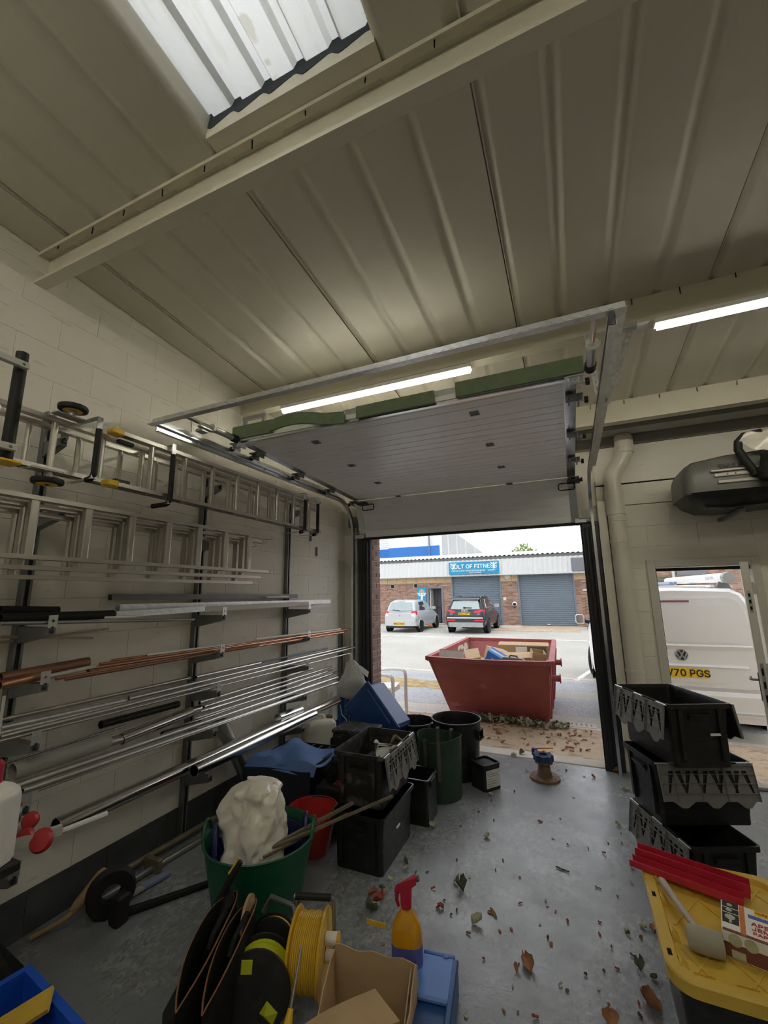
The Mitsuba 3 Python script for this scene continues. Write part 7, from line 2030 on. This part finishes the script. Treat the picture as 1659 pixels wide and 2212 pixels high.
# glass laid into the cabin: rear screen and side windows
obj('rear_screen', hull([(cx - 0.60, y0 + 0.085, 1.00), (cx + 0.60, y0 + 0.085, 1.00), (cx - 0.50, y0 + 0.255, 1.37), (cx + 0.50, y0 + 0.255, 1.37), (cx - 0.57, y0 + 0.16, 1.00), (cx + 0.57, y0 + 0.16, 1.00), (cx - 0.48, y0 + 0.33, 1.37), (cx + 0.48, y0 + 0.33, 1.37), (cx, y0 + 0.06, 0.985), (cx, y0 + 0.235, 1.38)]), 'glass_pale', c)
obj('wiper', bar((cx - 0.02, y0 + 0.062, 1.0), (cx - 0.38, y0 + 0.082, 1.03), 0.02, 0.02), 'black_plastic', c)
for s in (-1, 1):
    obj('side_window', hull([(cx + s * 0.752, y0 + 0.75, 0.99), (cx + s * 0.752, y0 + 1.55, 0.98), (cx + s * 0.648, y0 + 1.55, 1.39), (cx + s * 0.645, y0 + 0.88, 1.37), (cx + s * 0.70, y0 + 0.75, 0.99), (cx + s * 0.70, y0 + 1.55, 0.98), (cx + s * 0.6, y0 + 1.2, 1.3)]), 'glass_dark', c)
    obj('side_window', hull([(cx + s * 0.752, y0 + 1.62, 0.98), (cx + s * 0.745, y0 + 2.66, 0.96), (cx + s * 0.655, y0 + 2.1, 1.35), (cx + s * 0.652, y0 + 1.62, 1.38), (cx + s * 0.70, y0 + 1.62, 0.98), (cx + s * 0.70, y0 + 2.6, 0.96), (cx + s * 0.6, y0 + 1.8, 1.3)]), 'glass_pale', c)
    tl = obj('tail_light', hull([(cx + s * 0.52, y0 + 0.02, 0.72), (cx + s * 0.70, y0 + 0.005, 0.70), (cx + s * 0.80, y0 + 0.12, 0.74), (cx + s * 0.82, y0 + 0.22, 0.90), (cx + s * 0.79, y0 + 0.13, 1.0), (cx + s * 0.60, y0 + 0.035, 0.97), (cx + s * 0.56, y0 + 0.05, 0.93)]), 'lens_red', c)
    obj('clear_lens', hull([(cx + s * 0.60, y0 - 0.005, 0.74), (cx + s * 0.72, y0 - 0.002, 0.74), (cx + s * 0.74, y0 + 0.0, 0.83), (cx + s * 0.58, y0 + 0.0, 0.83), (cx + s * 0.66, y0 + 0.05, 0.80)]), 'sign_white', tl)
    wheel(c, cx + s * 0.755, y0 + 0.66, 0.30, 0.19, s)
    wheel(c, cx + s * 0.755, y0 + 3.22, 0.30, 0.19, s)
    arch(c, cx + s * 0.845, y0 + 0.66, 0.345, s, 'silver_car')
    arch(c, cx + s * 0.84, y0 + 3.22, 0.345, s, 'silver_car')
    mi_ = obj('door_mirror', hull([(cx + s * (0.80 + a), y0 + 2.45 + b, 0.99 + d) for a in (0, 0.2) for b in (0, 0.12) for d in (0.0, 0.13)]), 'silver_car', c)
    obj('door_strip', cbx(cx + s * 0.855 - 0.012, cx + s * 0.855 + 0.012, y0 + 1.15, y0 + 2.7, 0.545, 0.58, 0.005), 'silver_car', c)
obj('bumper', hull([(cx + a, y0 + b, z) for a, b in ((-0.78, 0.05), (-0.6, -0.05), (0, -0.08), (0.6, -0.05), (0.78, 0.05), (-0.80, 0.3), (0.80, 0.3)) for z in (0.30, 0.54)]), 'silver_car', c)
obj('lower_valance', hull([(cx + a, y0 + b, z) for a, b in ((-0.70, 0.0), (0.70, 0.0), (-0.66, -0.05), (0.66, -0.05), (-0.7, 0.3), (0.7, 0.3)) for z in (0.21, 0.285)]), 'black_plastic', c)
pl = obj('number_plate', cbx(cx - 0.26, cx + 0.26, y0 - 0.094, y0 - 0.084, 0.355, 0.465, 0.004), 'plate_yellow', c, label='yellow number plate')
obj('plate_text', text_on('MX12 XNT', 0.075, (cx, y0 - 0.095, 0.41), (1, 0, 0), (0, 0, 1), 0.003), 'print_black', pl)
obj('emblem', prism(sg.Polygon([(0, 0.055), (0.035, 0), (0, -0.055), (-0.035, 0)]).difference(sg.Polygon([(0, 0.03), (0.018, 0), (0, -0.03), (-0.018, 0)])), 0.008, (cx, y0 - 0.005, 0.77), rx=90), 'steel_dull', c)
obj('brake_light', cbx(cx - 0.17, cx + 0.17, y0 + 0.22, y0 + 0.3, 1.405, 1.435, 0.006), 'tan_brick', c)
obj('aerial', tube([(cx, y0 + 0.5, 1.46), (cx, y0 + 0.42, 1.58)], 0.008, 6), 'black_plastic', c)

# black estate car
cx, y0 = -4.42, 19.0
c = thing('estate_car', 'black sports utility car with red tail lights parked before the left shutter', 'car')
obj('body', body_loft([(y0, 0.42, 0.92, 0.74, 0.80, 0.72), (y0 + 0.08, 0.34, 1.02, 0.84, 0.88, 0.80), (y0 + 0.4, 0.30, 1.06, 0.87, 0.905, 0.83), (y0 + 1.2, 0.28, 1.06, 0.88, 0.91, 0.84), (y0 + 2.6, 0.28, 1.04, 0.88, 0.91, 0.83), (y0 + 3.2, 0.29, 1.00, 0.87, 0.905, 0.81), (y0 + 3.9, 0.32, 0.88, 0.85, 0.88, 0.74), (y0 + 4.3, 0.36, 0.74, 0.76, 0.78, 0.62), (y0 + 4.4, 0.42, 0.66, 0.62, 0.62, 0.5)], cx), 'black_car', c, smooth=35)
cabin(cx, [(y0 + 0.10, 1.0, 1.03, 0.79, 0.77), (y0 + 0.30, 1.0, 1.30, 0.81, 0.70), (y0 + 0.50, 1.0, 1.50, 0.815, 0.65), (y0 + 0.9, 1.0, 1.55, 0.82, 0.64), (y0 + 1.9, 1.0, 1.58, 0.82, 0.65), (y0 + 2.5, 1.0, 1.48, 0.81, 0.65), (y0 + 3.15, 0.98, 1.10, 0.78, 0.70), (y0 + 3.4, 0.95, 1.0, 0.76, 0.72)], 'black_car', c)
obj('rear_screen', hull([(cx - 0.66, y0 + 0.115, 1.06), (cx + 0.66, y0 + 0.115, 1.06), (cx - 0.55, y0 + 0.37, 1.44), (cx + 0.55, y0 + 0.37, 1.44), (cx - 0.62, y0 + 0.20, 1.06), (cx + 0.62, y0 + 0.20, 1.06), (cx, y0 + 0.09, 1.05), (cx, y0 + 0.35, 1.45), (cx, y0 + 0.5, 1.40)]), 'glass_pale', c)
obj('roof_spoiler', hull([(cx - 0.62, y0 + 0.30, 1.475), (cx + 0.62, y0 + 0.30, 1.475), (cx - 0.62, y0 + 0.6, 1.51), (cx + 0.62, y0 + 0.6, 1.51), (cx - 0.6, y0 + 0.45, 1.53), (cx + 0.6, y0 + 0.45, 1.53)]), 'black_car', c)
obj('wiper', cat(bar((cx - 0.02, y0 + 0.10, 1.13), (cx + 0.30, y0 + 0.12, 1.12), 0.025, 0.025), cbx(cx - 0.07, cx + 0.02, y0 + 0.07, y0 + 0.13, 1.10, 1.16, 0.01)), 'black_plastic', c)
for s in (-1, 1):
    obj('side_window', hull([(cx + s * 0.815, y0 + 0.75, 1.09), (cx + s * 0.812, y0 + 1.75, 1.08), (cx + s * 0.70, y0 + 1.75, 1.47), (cx + s * 0.695, y0 + 1.0, 1.45), (cx + s * 0.76, y0 + 0.8, 1.09), (cx + s * 0.7, y0 + 1.75, 1.08)]), 'glass_dark', c)
    obj('side_window', hull([(cx + s * 0.812, y0 + 1.82, 1.08), (cx + s * 0.80, y0 + 3.0, 1.06), (cx + s * 0.70, y0 + 2.5, 1.41), (cx + s * 0.70, y0 + 1.82, 1.47), (cx + s * 0.72, y0 + 1.82, 1.08), (cx + s * 0.72, y0 + 2.9, 1.06)]), 'glass_dark', c)
    obj('window_trim', cat(bar((cx + s * 0.825, y0 + 0.72, 1.075), (cx + s * 0.82, y0 + 3.0, 1.05), 0.02, 0.02), bar((cx + s * 0.825, y0 + 0.72, 1.08), (cx + s * 0.715, y0 + 0.95, 1.47), 0.02, 0.02)), 'chrome', c)
    obj('roof_rail', tube([(cx + s * 0.60, y0 + 0.65, 1.53), (cx + s * 0.61, y0 + 0.75, 1.60), (cx + s * 0.61, y0 + 1.6, 1.64), (cx + s * 0.61, y0 + 2.3, 1.58), (cx + s * 0.61, y0 + 2.4, 1.50)], 0.022, 8), 'strut_grey', c)
    tl = obj('tail_light', hull([(cx + s * 0.40, y0 - 0.01, 0.98), (cx + s * 0.44, y0 - 0.015, 0.90), (cx + s * 0.72, y0 + 0.0, 0.86), (cx + s * 0.86, y0 + 0.12, 0.88), (cx + s * 0.875, y0 + 0.28, 1.03), (cx + s * 0.80, y0 + 0.10, 1.05), (cx + s * 0.6, y0 + 0.02, 1.03), (cx + s * 0.6, y0 + 0.2, 0.95)]), 'lens_red', c)
    obj('reflector', cbx(cx + s * 0.62 - 0.20, cx + s * 0.62 + 0.20, y0 - 0.055, y0 + 0.02, 0.55, 0.62, 0.01), 'lens_red', c)
    wheel(c, cx + s * 0.80, y0 + 0.82, 0.34, 0.23, s)
    wheel(c, cx + s * 0.80, y0 + 3.45, 0.34, 0.23, s)
    arch(c, cx + s * 0.895, y0 + 0.82, 0.385, s, 'black_plastic')
    arch(c, cx + s * 0.89, y0 + 3.45, 0.385, s, 'black_plastic')
    obj('door_mirror', hull([(cx + s * (0.86 + a), y0 + 2.75 + b, 1.06 + d) for a in (0, 0.22) for b in (0, 0.12) for d in (0.0, 0.17)]), 'silver_car', c)
obj('bumper', hull([(cx + a, y0 + b, z) for a, b in ((-0.82, 0.08), (-0.6, -0.04), (0.6, -0.04), (0.82, 0.08), (-0.86, 0.4), (0.86, 0.4)) for z in (0.40, 0.72)]), 'black_car', c)
obj('bumper_strip', cbx(cx - 0.80, cx + 0.80, y0 - 0.055, y0 - 0.03, 0.66, 0.72, 0.008), 'cladding_grey', c)
obj('valance', hull([(cx + a, y0 + b, z) for a, b in ((-0.78, 0.02), (0.78, 0.02), (-0.7, -0.055), (0.7, -0.055), (0.8, 0.3), (-0.8, 0.3)) for z in (0.30, 0.50)]), 'steel_dull', c)
for dx in (-0.50, -0.41):
    obj('exhaust_tip', rot(lathe([(0.032, -0.06), (0.042, -0.06), (0.042, 0.04), (0.032, 0.04), (0.032, -0.06)], 16), rx=90, at=(cx + dx, y0 - 0.04, 0.335)), 'chrome', c)
pl = obj('number_plate', cbx(cx - 0.27, cx + 0.25, y0 - 0.030, y0 - 0.018, 0.815, 0.925, 0.004), 'plate_yellow', c, label='yellow number plate')
obj('plate_text', text_on('YA12 BTY', 0.075, (cx - 0.01, y0 - 0.031, 0.87), (1, 0, 0), (0, 0, 1), 0.003), 'print_black', pl)
obj('ring_emblem', cat(*[tube([(cx - 0.105 + 0.07 * i + 0.042 * math.cos(a), y0 + 0.03, 0.995 + 0.042 * math.sin(a)) for a in np.linspace(0, 2 * math.pi, 17)[:-1]], 0.007, 6, closed=True) for i in range(4)]), 'chrome', c)
obj('model_badge', cat(text_on('Q3', 0.05, (cx - 0.60, y0 + 0.0, 0.84), (1, 0, 0), (0, 0, 1), 0.004), text_on('TDI', 0.05, (cx + 0.60, y0 + 0.0, 0.84), (1, 0, 0), (0, 0, 1), 0.004)), 'chrome', c)

# white van seen through the personnel door
cx, y0 = 1.215, 6.62
c = thing('van', 'white panel van with a roof tube, outside the personnel door', 'van')
VW = 0.95


def van_loop(y, zl, zr, w, tuck, r=0.14):
    h = [(w * 0.93, zl), (w, zl + 0.10), (w, 0.92), (w - tuck * 0.25, 1.15), (w - tuck, zr - r), (w - tuck - r * 0.35, zr - r * 0.35), (w - tuck - r, zr), (0.0, zr + 0.02)]
    return [(cx + a, y, z) for a, z in h] + [(cx - a, y, z) for a, z in h[-2::-1]]


obj('body', loft([van_loop(y0 + 0.06, 0.33, 1.76, VW - 0.05, 0.16), van_loop(y0 + 0.10, 0.30, 1.785, VW - 0.02, 0.15), van_loop(y0 + 0.3, 0.28, 1.80, VW, 0.14), van_loop(y0 + 3.0, 0.28, 1.83, VW, 0.14), van_loop(y0 + 3.5, 0.28, 1.80, VW, 0.15), van_loop(y0 + 3.95, 0.28, 1.42, VW, 0.17, 0.1), van_loop(y0 + 4.35, 0.28, 1.16, VW, 0.10, 0.08), van_loop(y0 + 4.72, 0.28, 1.06, VW - 0.03, 0.10, 0.08), van_loop(y0 + 4.88, 0.33, 0.80, VW - 0.12, 0.05, 0.05)], ), 'white_van', c, smooth=35)


def gate(pts, y=0.0):
    return pts


tg = sg.Polygon([(-0.80, 0.60), (0.80, 0.60), (0.835, 0.92), (0.805, 1.12), (0.69, 1.62), (0.60, 1.685), (-0.60, 1.685), (-0.69, 1.62), (-0.805, 1.12), (-0.835, 0.92)])
obj('tailgate', prism(tg.buffer(-0.03).buffer(0.03, quad_segs=4), 0.05, (cx, y0 + 0.075, 0), rx=90), 'white_van', c, smooth=20)
wn = sg.Polygon([(-0.70, 1.14), (0.70, 1.14), (0.59, 1.59), (-0.59, 1.59)]).buffer(-0.05).buffer(0.05)
obj('window_blank', prism(wn, 0.012, (cx, y0 + 0.026, 0), rx=90), 'white_van', c)
obj('crease', hull([(cx + a, y0 + b, z) for a in (-0.80, 0.80) for b, z in ((0.02, 1.115), (-0.005, 1.095), (0.02, 1.05))]), 'white_van', c)
obj('brake_light', cbx(cx - 0.30, cx + 0.16, y0 + 0.012, y0 + 0.03, 1.635, 1.660, 0.004), 'lens_dim', c, label='dim red high brake light')
obj('plate_recess', cat(prism(sg.Polygon([(-0.62, 0.845), (0.62, 0.845), (0.44, 0.685), (0.36, 0.655), (-0.36, 0.655), (-0.44, 0.685)]), 0.008, (cx, y0 + 0.024, 0), rx=90), hull([(cx + a, y0 + b, z) for a in (-0.66, 0.66) for b, z in ((0.03, 0.875), (-0.012, 0.850), (0.03, 0.845))])), 'white_van', c)
pl = obj('number_plate', cbx(cx - 0.26, cx + 0.262, y0 + 0.004, y0 + 0.014, 0.712, 0.823, 0.004), 'plate_yellow', c, label='yellow number plate')
obj('plate_text', text_on('NV70 PGS', 0.079, (cx, y0 + 0.003, 0.768), (1, 0, 0), (0, 0, 1), 0.003), 'print_black', pl)
# round emblem: ring, V over W
em = sg.Point(0, 0).buffer(0.068, quad_segs=12).difference(sg.Point(0, 0).buffer(0.058, quad_segs=12))
vv = shapely.union_all([sg.LineString([(-0.030, 0.055), (0.0, 0.006), (0.030, 0.055)]).buffer(0.0075, join_style=2), sg.LineString([(-0.056, 0.032), (-0.026, -0.046), (0.0, 0.0), (0.026, -0.046), (0.056, 0.032)]).buffer(0.0075, join_style=2)]).intersection(sg.Point(0, 0).buffer(0.062))
e = obj('round_emblem', prism(shapely.union_all([em, vv]), 0.008, (cx, y0 + 0.016, 0.980), rx=90), 'chrome', c)
obj('emblem_ground', rot(lathe([(0.066, 0), (0.066, 0.006), (0, 0.008)], 28), rx=90, at=(cx, y0 + 0.024, 0.980)), 'post_black', e)
obj('bumper', hull([(cx + a, y0 + b, z) for a, b in ((-0.90, 0.08), (-0.75, -0.03), (0.75, -0.03), (0.90, 0.08), (-0.94, 0.4), (0.94, 0.4)) for z in (0.30, 0.52)] + [(cx + a, y0 + 0.0, 0.565) for a in (-0.8, 0.8)]), 'white_van', c)
obj('bumper_step', cbx(cx - 0.80, cx + 0.80, y0 - 0.045, y0 - 0.02, 0.325, 0.355, 0.008), 'cladding_grey', c)
obj('lower_valance', hull([(cx + a, y0 + b, z) for a, b in ((-0.86, 0.08), (0.86, 0.08), (-0.78, 0.0), (0.78, 0.0)) for z in (0.22, 0.31)]), 'white_van', c)
obj('seam', cat(bx(cx - 0.82, cx + 0.82, y0 + 0.024, y0 + 0.028, 0.598, 0.606)), 'cladding_grey', c)
for s in (-1, 1):
    obj('tail_light', hull([(cx + s * 0.86, y0 + 0.06, 0.66), (cx + s * 0.945, y0 + 0.13, 0.66), (cx + s * 0.935, y0 + 0.14, 1.05), (cx + s * 0.855, y0 + 0.055, 1.05), (cx + s * 0.90, y0 + 0.04, 0.7), (cx + s * 0.89, y0 + 0.04, 1.02)]), 'lens_red', c)
    wheel(c, cx + s * 0.83, y0 + 0.92, 0.32, 0.22, s)
    wheel(c, cx + s * 0.83, y0 + 3.95, 0.33, 0.22, s, steer=-14 if s < 0 else 0)
    arch(c, cx + s * 0.945, y0 + 0.92, 0.37, s, 'white_van')
    arch(c, cx + s * 0.945, y0 + 3.95, 0.39, s, 'white_van')
    k = obj('door_mirror', hull([(cx + s * (VW + a), y0 + 3.62 + b, 1.10 + d) for a, d in ((0.06, 0.02), (0.10, 0.0), (0.20, 0.0), (0.24, 0.04), (0.235, 0.17), (0.20, 0.205), (0.09, 0.205), (0.06, 0.17)) for b in (0.0, 0.05)] + [(cx + s * (VW + 0.15), y0 + 3.72, 1.20)]), 'white_van', c)
    obj('mirror_glass', hull([(cx + s * (VW + a), y0 + 3.612 + b, 1.10 + d) for a, d in ((0.08, 0.03), (0.11, 0.02), (0.19, 0.02), (0.22, 0.05), (0.215, 0.16), (0.19, 0.185), (0.10, 0.185), (0.08, 0.16)) for b in (0.0, 0.01)]), 'chrome', k)
    obj('mirror_arm', hull([(cx + s * (VW - 0.06), y0 + 3.66, 1.09), (cx + s * (VW - 0.06), y0 + 3.74, 1.17), (cx + s * (VW + 0.08), y0 + 3.65, 1.13), (cx + s * (VW + 0.08), y0 + 3.67, 1.19), (cx + s * (VW - 0.06), y0 + 3.66, 1.17)]), 'black_plastic', k)
    obj('side_window', hull([(cx + s * (VW - 0.028), y0 + 3.1, 1.16), (cx + s * (VW - 0.03), y0 + 3.9, 1.14), (cx + s * (VW - 0.14), y0 + 3.55, 1.6), (cx + s * (VW - 0.14), y0 + 3.1, 1.62), (cx + s * (VW - 0.2), y0 + 3.3, 1.3)]), 'glass_dark', c)
t = thing('pipe_carrier', 'white pipe carrier tube with a grey end cap on the van roof', 'roof tube')
p0, p1 = np.array((1.905, 6.96, 1.942)), np.array((1.93, 10.9, 1.975))
obj('tube', tube([p0, p1], 0.066, 20), 'white_van', t, smooth=40)
obj('end_cap', tube([p0 - (0, 0.07, 0), p0 - (0, 0.065, 0), p0, p0 + (0, 0.03, 0)], [0.045, 0.068, 0.074, 0.074], 20), 'steel_dull', t, smooth=30)
obj('lettering', text_on('MAXI TUBE', 0.05, (1.838, 7.5, 1.952), (0, -1, 0), (0, 0, 1), 0.002), 'cladding_grey', t)
for y in (7.2, 8.9, 10.4):
    obj('saddle', hull([(1.82, y - 0.02, 1.80), (1.99, y - 0.02, 1.80), (1.86, y - 0.02, 1.89), (1.95, y - 0.02, 1.89), (1.82, y + 0.02, 1.80), (1.99, y + 0.02, 1.80), (1.86, y + 0.02, 1.89), (1.95, y + 0.02, 1.89)]), 'strut_grey', t)
t = thing('roof_rack', 'white roof rack rail beside the pipe carrier on the van roof', 'roof rack')
obj('side_rail', bar((1.735, 7.0, 1.815 + 0.02), (1.735, 10.6, 1.835 + 0.03), 0.04, 0.035), 'white_van', t)
for y in (7.25, 8.9, 10.4):
    obj('cross_bar', bar((0.50, y, 1.845), (2.02, y, 1.825), 0.035, 0.025), 'white_van', t)
    obj('foot', hull([(1.70, y - 0.03, 1.76), (1.86, y - 0.03, 1.76), (1.78, y - 0.03, 1.84), (1.70, y + 0.03, 1.76), (1.86, y + 0.03, 1.76), (1.78, y + 0.03, 1.84)]), 'strut_grey', t)
obj('roof_pipe', cat(*[tube([(1.55 + 0.06 * i, 8.5, 1.90), (1.57 + 0.06 * i, 12.6, 1.93)], 0.025, 8) for i in range(2)]), 'tape_blue', label='pair of blue grey pipes on the van roof rack', cat='pipes', kind='stuff')

# ------------------------------------------------------------------ the red skip
c = thing('skip', 'dull red waste skip full of cardboard, standing right outside the door', 'skip')
base = [(-1.83, 6.64), (-0.435, 6.64), (-0.44, 8.10), (-1.83, 8.10)]
rim = [(-1.965, 6.02), (-0.315, 6.05), (-0.375, 8.70), (-1.985, 8.72)]
zr = 0.885


def skip_wall(i, j, name):
    a0, a1, b0, b1 = [np.array(p) for p in (base[i], base[j], rim[i], rim[j])]
    G = []
    for w in np.linspace(0, 1, 9):
        row = []
        for u in np.linspace(0, 1, 15):
            p = (a0 * (1 - u) + a1 * u) * (1 - w) + (b0 * (1 - u) + b1 * u) * w
            bow = -0.010 * math.sin(math.pi * u) * math.sin(math.pi * w)
            n = np.array([-(b1 - b0)[1], (b1 - b0)[0]])
            n = n / np.linalg.norm(n)
            row.append((p[0] + n[0] * bow, p[1] + n[1] * bow, 0.03 + (zr - 0.03) * w - 0.014 * math.sin(math.pi * u) * w * (i == 0)))
        G.append(row)
    return obj(name, thick(G, -0.012), 'skip_red', c, smooth=40)


for i in range(4):
    skip_wall(i, (i + 1) % 4, 'side')
    a0, a1, b0, b1 = [np.array(p) for p in (base[i], base[(i + 1) % 4], rim[i], rim[(i + 1) % 4])]
    cen = np.array((-1.13, 7.37))
    G = []
    for w in (0, 1):
        G.append([(*((a0 * (1 - u) + a1 * u) * (1 - w) + (b0 * (1 - u) + b1 * u) * w + 0.02 * (cen - (a0 + a1) / 2) / np.linalg.norm(cen - (a0 + a1) / 2)), 0.04 + (zr - 0.06) * w) for u in (0, 1)])
    obj('inner_lining', thick(G, 0.004), 'skip_inside', c)
    q = [(*(b0 * (1 - u) + b1 * u), zr - 0.014 * math.sin(math.pi * u) * (i == 0)) for u in np.linspace(0, 1, 9)]
    ms = [bar(q[k], q[k + 1], 0.075, 0.055) for k in range(8)]
    obj('rim', cat(*ms, bar(q[0], q[0] + (np.array(q[1]) - q[0]) * 0.1, 0.085, 0.06)), 'skip_red', c)
obj('base_plate', prism(sg.Polygon(base), 0.02, (0, 0, 0.03)), 'skip_red', c)
for x in (-1.45, -1.05, -0.80):
    obj('skid', cbx(x - 0.05, x + 0.05, 6.60, 8.1, -0.004, 0.11, 0.006), 'skip_red', c)
for y, z in ((6.55, 0.62), (7.45, 0.70)):
    obj('lifting_lug', cat(tube([(-0.36, y, z), (-0.24, y, z)], 0.042, 14), tube([(-0.25, y, z), (-0.235, y, z)], 0.062, 14)), 'skip_red', c)
for y, t_ in ((6.75, 0.05), (7.3, 0.05), (7.9, 0.05)):
    obj('side_rib', hull([(-0.44, y - t_, 0.05), (-0.44, y + t_, 0.05), (-0.40, y - t_, 0.05), (-0.40, y + t_, 0.05), (-0.37, y - t_, zr - 0.03), (-0.37, y + t_, zr - 0.03), (-0.31, y - t_, zr - 0.03), (-0.31, y + t_, zr - 0.03)]), 'skip_red', c)
obj('skip_filling', cbx(-1.78, -0.46, 6.45, 8.3, 0.42, 0.60, 0.03), 'cardboard_cut', label='layer of flattened brown waste filling the skip', cat='waste')


def carton(label, c_, size, r, m='cardboard', open_=False, extra=None):
    k = thing('carton', label, 'cardboard box')
    w, d, h = size

    def Q(me):
        return rot(me, *r, at=c_)
    if open_:
        b = sg.box(-w / 2, -d / 2, w / 2, d / 2)
        obj('body', Q(cat(prism(b.difference(b.buffer(-0.008)), h, (0, 0, -h / 2)), bx(-w / 2, w / 2, -d / 2, d / 2, -h / 2, -h / 2 + 0.006))), m, k)
    else:
        obj('body', Q(cbx(-w / 2, w / 2, -d / 2, d / 2, -h / 2, h / 2, 0.004)), m, k)
        obj('tape', Q(bx(-w / 2 - 0.001, w / 2 + 0.001, -0.02, 0.02, h / 2, h / 2 + 0.001)), 'wood' if m == 'cardboard' else 'paper', k)
    if extra:
        for nm, me, mm in extra:
            obj(nm, Q(me), mm, k)
    return k


carton('upright brown board leaning highest out of the skip', (-1.46, 6.70, 0.86), (0.20, 0.42, 0.05), (12, -10, 14))
carton('pale worn board standing in the left corner of the skip', (-1.74, 6.45, 0.80), (0.36, 0.03, 0.30), (-10, 4, 8), 'paper')
carton('brown carton with a white patch in the middle of the skip', (-1.15, 7.05, 0.80), (0.30, 0.34, 0.22), (6, 14, 32), 'cardboard', extra=[('patch', bx(-0.05, 0.08, -0.172, -0.170, -0.05, 0.08), 'sign_white')])
carton('blue printed carton tilted in the middle of the skip', (-1.06, 6.42, 0.86), (0.28, 0.14, 0.18), (20, 28, -8), 'blue_print', extra=[('white_side', bx(0.138, 0.141, -0.07, 0.07, -0.09, 0.09), 'paper'), ('lettering', rot(meshkit.text_mesh('TOP', 0.035, 0.002, True), rx=90, at=(-0.06, -0.0705, -0.02)), 'sign_white')])
carton('long open carton with a white label at the back of the skip', (-0.82, 7.70, 0.84), (0.80, 0.30, 0.20), (4, 0, 4), 'cardboard', extra=[('dark_opening', bx(-0.12, 0.36, -0.152, -0.150, -0.08, 0.08), 'strut_grey'), ('label', bx(-0.12, 0.06, -0.154, -0.152, -0.07, 0.075), 'sign_white')])
carton('wide brown carton at the front right of the skip', (-0.80, 6.62, 0.80), (0.62, 0.40, 0.20), (4, -3, 6), 'cardboard')
carton('open carton with a raised flap at the right corner of the skip', (-0.52, 6.55, 0.84), (0.18, 0.34, 0.26), (3, 8, 10), 'cardboard', open_=True)
k = thing('tool_case', 'dark grey moulded case lying on the right of the skip', 'case')
obj('shell', rot(hull([(-0.17, -0.07, -0.03), (0.17, -0.07, -0.03), (-0.17, 0.07, -0.03), (0.17, 0.07, -0.03), (-0.13, -0.05, 0.04), (0.12, -0.05, 0.03), (-0.13, 0.05, 0.04), (0.12, 0.05, 0.03)]), rz=-6, at=(-0.80, 6.20, 0.885)), 'grey_plastic', k)
obj('handle', rot(tube([(-0.06, 0, 0.035), (-0.04, 0, 0.06), (0.04, 0, 0.055), (0.06, 0, 0.03)], 0.012, 8), rz=-6, at=(-0.80, 6.20, 0.885)), 'strut_grey', k)
hp = random.Random(6)
ms = []
for i in range(230):
    x = hp.uniform(-1.45, -0.50) if i < 190 else hp.uniform(-0.40, -0.2)
    y = 6.56 + 0.10 * abs(hp.gauss(0, 1)) * -1 + 0.02
    ms.append(rot(leaf_mesh(hp.uniform(0.04, 0.09), hp.uniform(0.012, 0.03), hp.uniform(0.01, 0.04), i), rx=hp.uniform(-25, 25), rz=hp.uniform(0, 360), at=(x, y, hp.uniform(0.0, 0.03))))
obj('leaf_litter', cat(*ms[::2]), 'leaf_dark', smooth=40, label='drift of dead leaves against the foot of the skip', cat='leaves', kind='stuff')
obj('leaf_litter', cat(*ms[1::2]), 'leaf_pale', smooth=40, label='paler dead leaves among the drift at the foot of the skip', cat='leaves', kind='stuff')
ms = []
for i in range(120):
    ms.append(rot(leaf_mesh(hp.uniform(0.02, 0.07), hp.uniform(0.006, 0.02), hp.uniform(0.004, 0.02), 400 + i), rz=hp.uniform(0, 360), at=(hp.uniform(-2.3, 0.1), hp.uniform(5.62, 6.5), -0.004)))
obj('leaf_litter', cat(*ms), 'leaf_dry', smooth=40, label='scattered brown leaf scraps on the concrete apron', cat='leaves', kind='stuff')

# white plastic armchair
k = thing('garden_chair', 'white plastic garden armchair outside, half hidden by the brick reveal', 'chair')
gx, gy = -2.80, 6.16
seat = [[(gx - 0.24 + 0.50 * u, gy - 0.23 + 0.46 * w, 0.40 + 0.025 * u + 0.015 * math.cos(2 * math.pi * w)) for u in np.linspace(0, 1, 6)] for w in np.linspace(0, 1, 8)]
obj('seat', thick(seat, 0.012), 'white_plastic', k, smooth=50)
obj('seat_apron', cat(bx(gx - 0.24, gx + 0.25, gy - 0.235, gy - 0.222, 0.35, 0.40), bx(gx + 0.24, gx + 0.255, gy - 0.23, gy + 0.23, 0.36, 0.42)), 'white_plastic', k)
back = [[(gx - 0.25 - 0.12 * u, gy - 0.22 + 0.44 * w, 0.40 + 0.42 * u) for u in np.linspace(0, 1, 5)] for w in np.linspace(0, 1, 6)]
obj('backrest', thick(back, 0.012), 'white_plastic', k, smooth=50)
for s in (-1, 1):
    yy = gy + s * 0.255
    for o in (-0.028, 0.028):
        q = [(gx - 0.30, yy + o, 0.555), (gx - 0.10, yy + o, 0.615), (gx + 0.12, yy + o, 0.640), (gx + 0.28, yy + o, 0.638), (gx + 0.325, yy + o, 0.610), (gx + 0.335, yy + o, 0.55), (gx + 0.335, yy + o, 0.20), (gx + 0.345, yy + o, -0.004)]
        obj('arm_and_leg', tube(q, 0.017, 8), 'white_plastic', k, smooth=45)
    obj('arm_web', thick([[(gx - 0.28 + 0.58 * u, yy - 0.028 + 0.056 * w, 0.565 + 0.075 * math.sin(min(1, u * 1.15) * math.pi / 2)) for u in np.linspace(0, 1, 8)] for w in (0, 1)], 0.006), 'white_plastic', k, smooth=45)
    obj('leg', bar((gx - 0.24, yy, 0.40), (gx - 0.34, yy, -0.004), 0.05, 0.03), 'white_plastic', k)
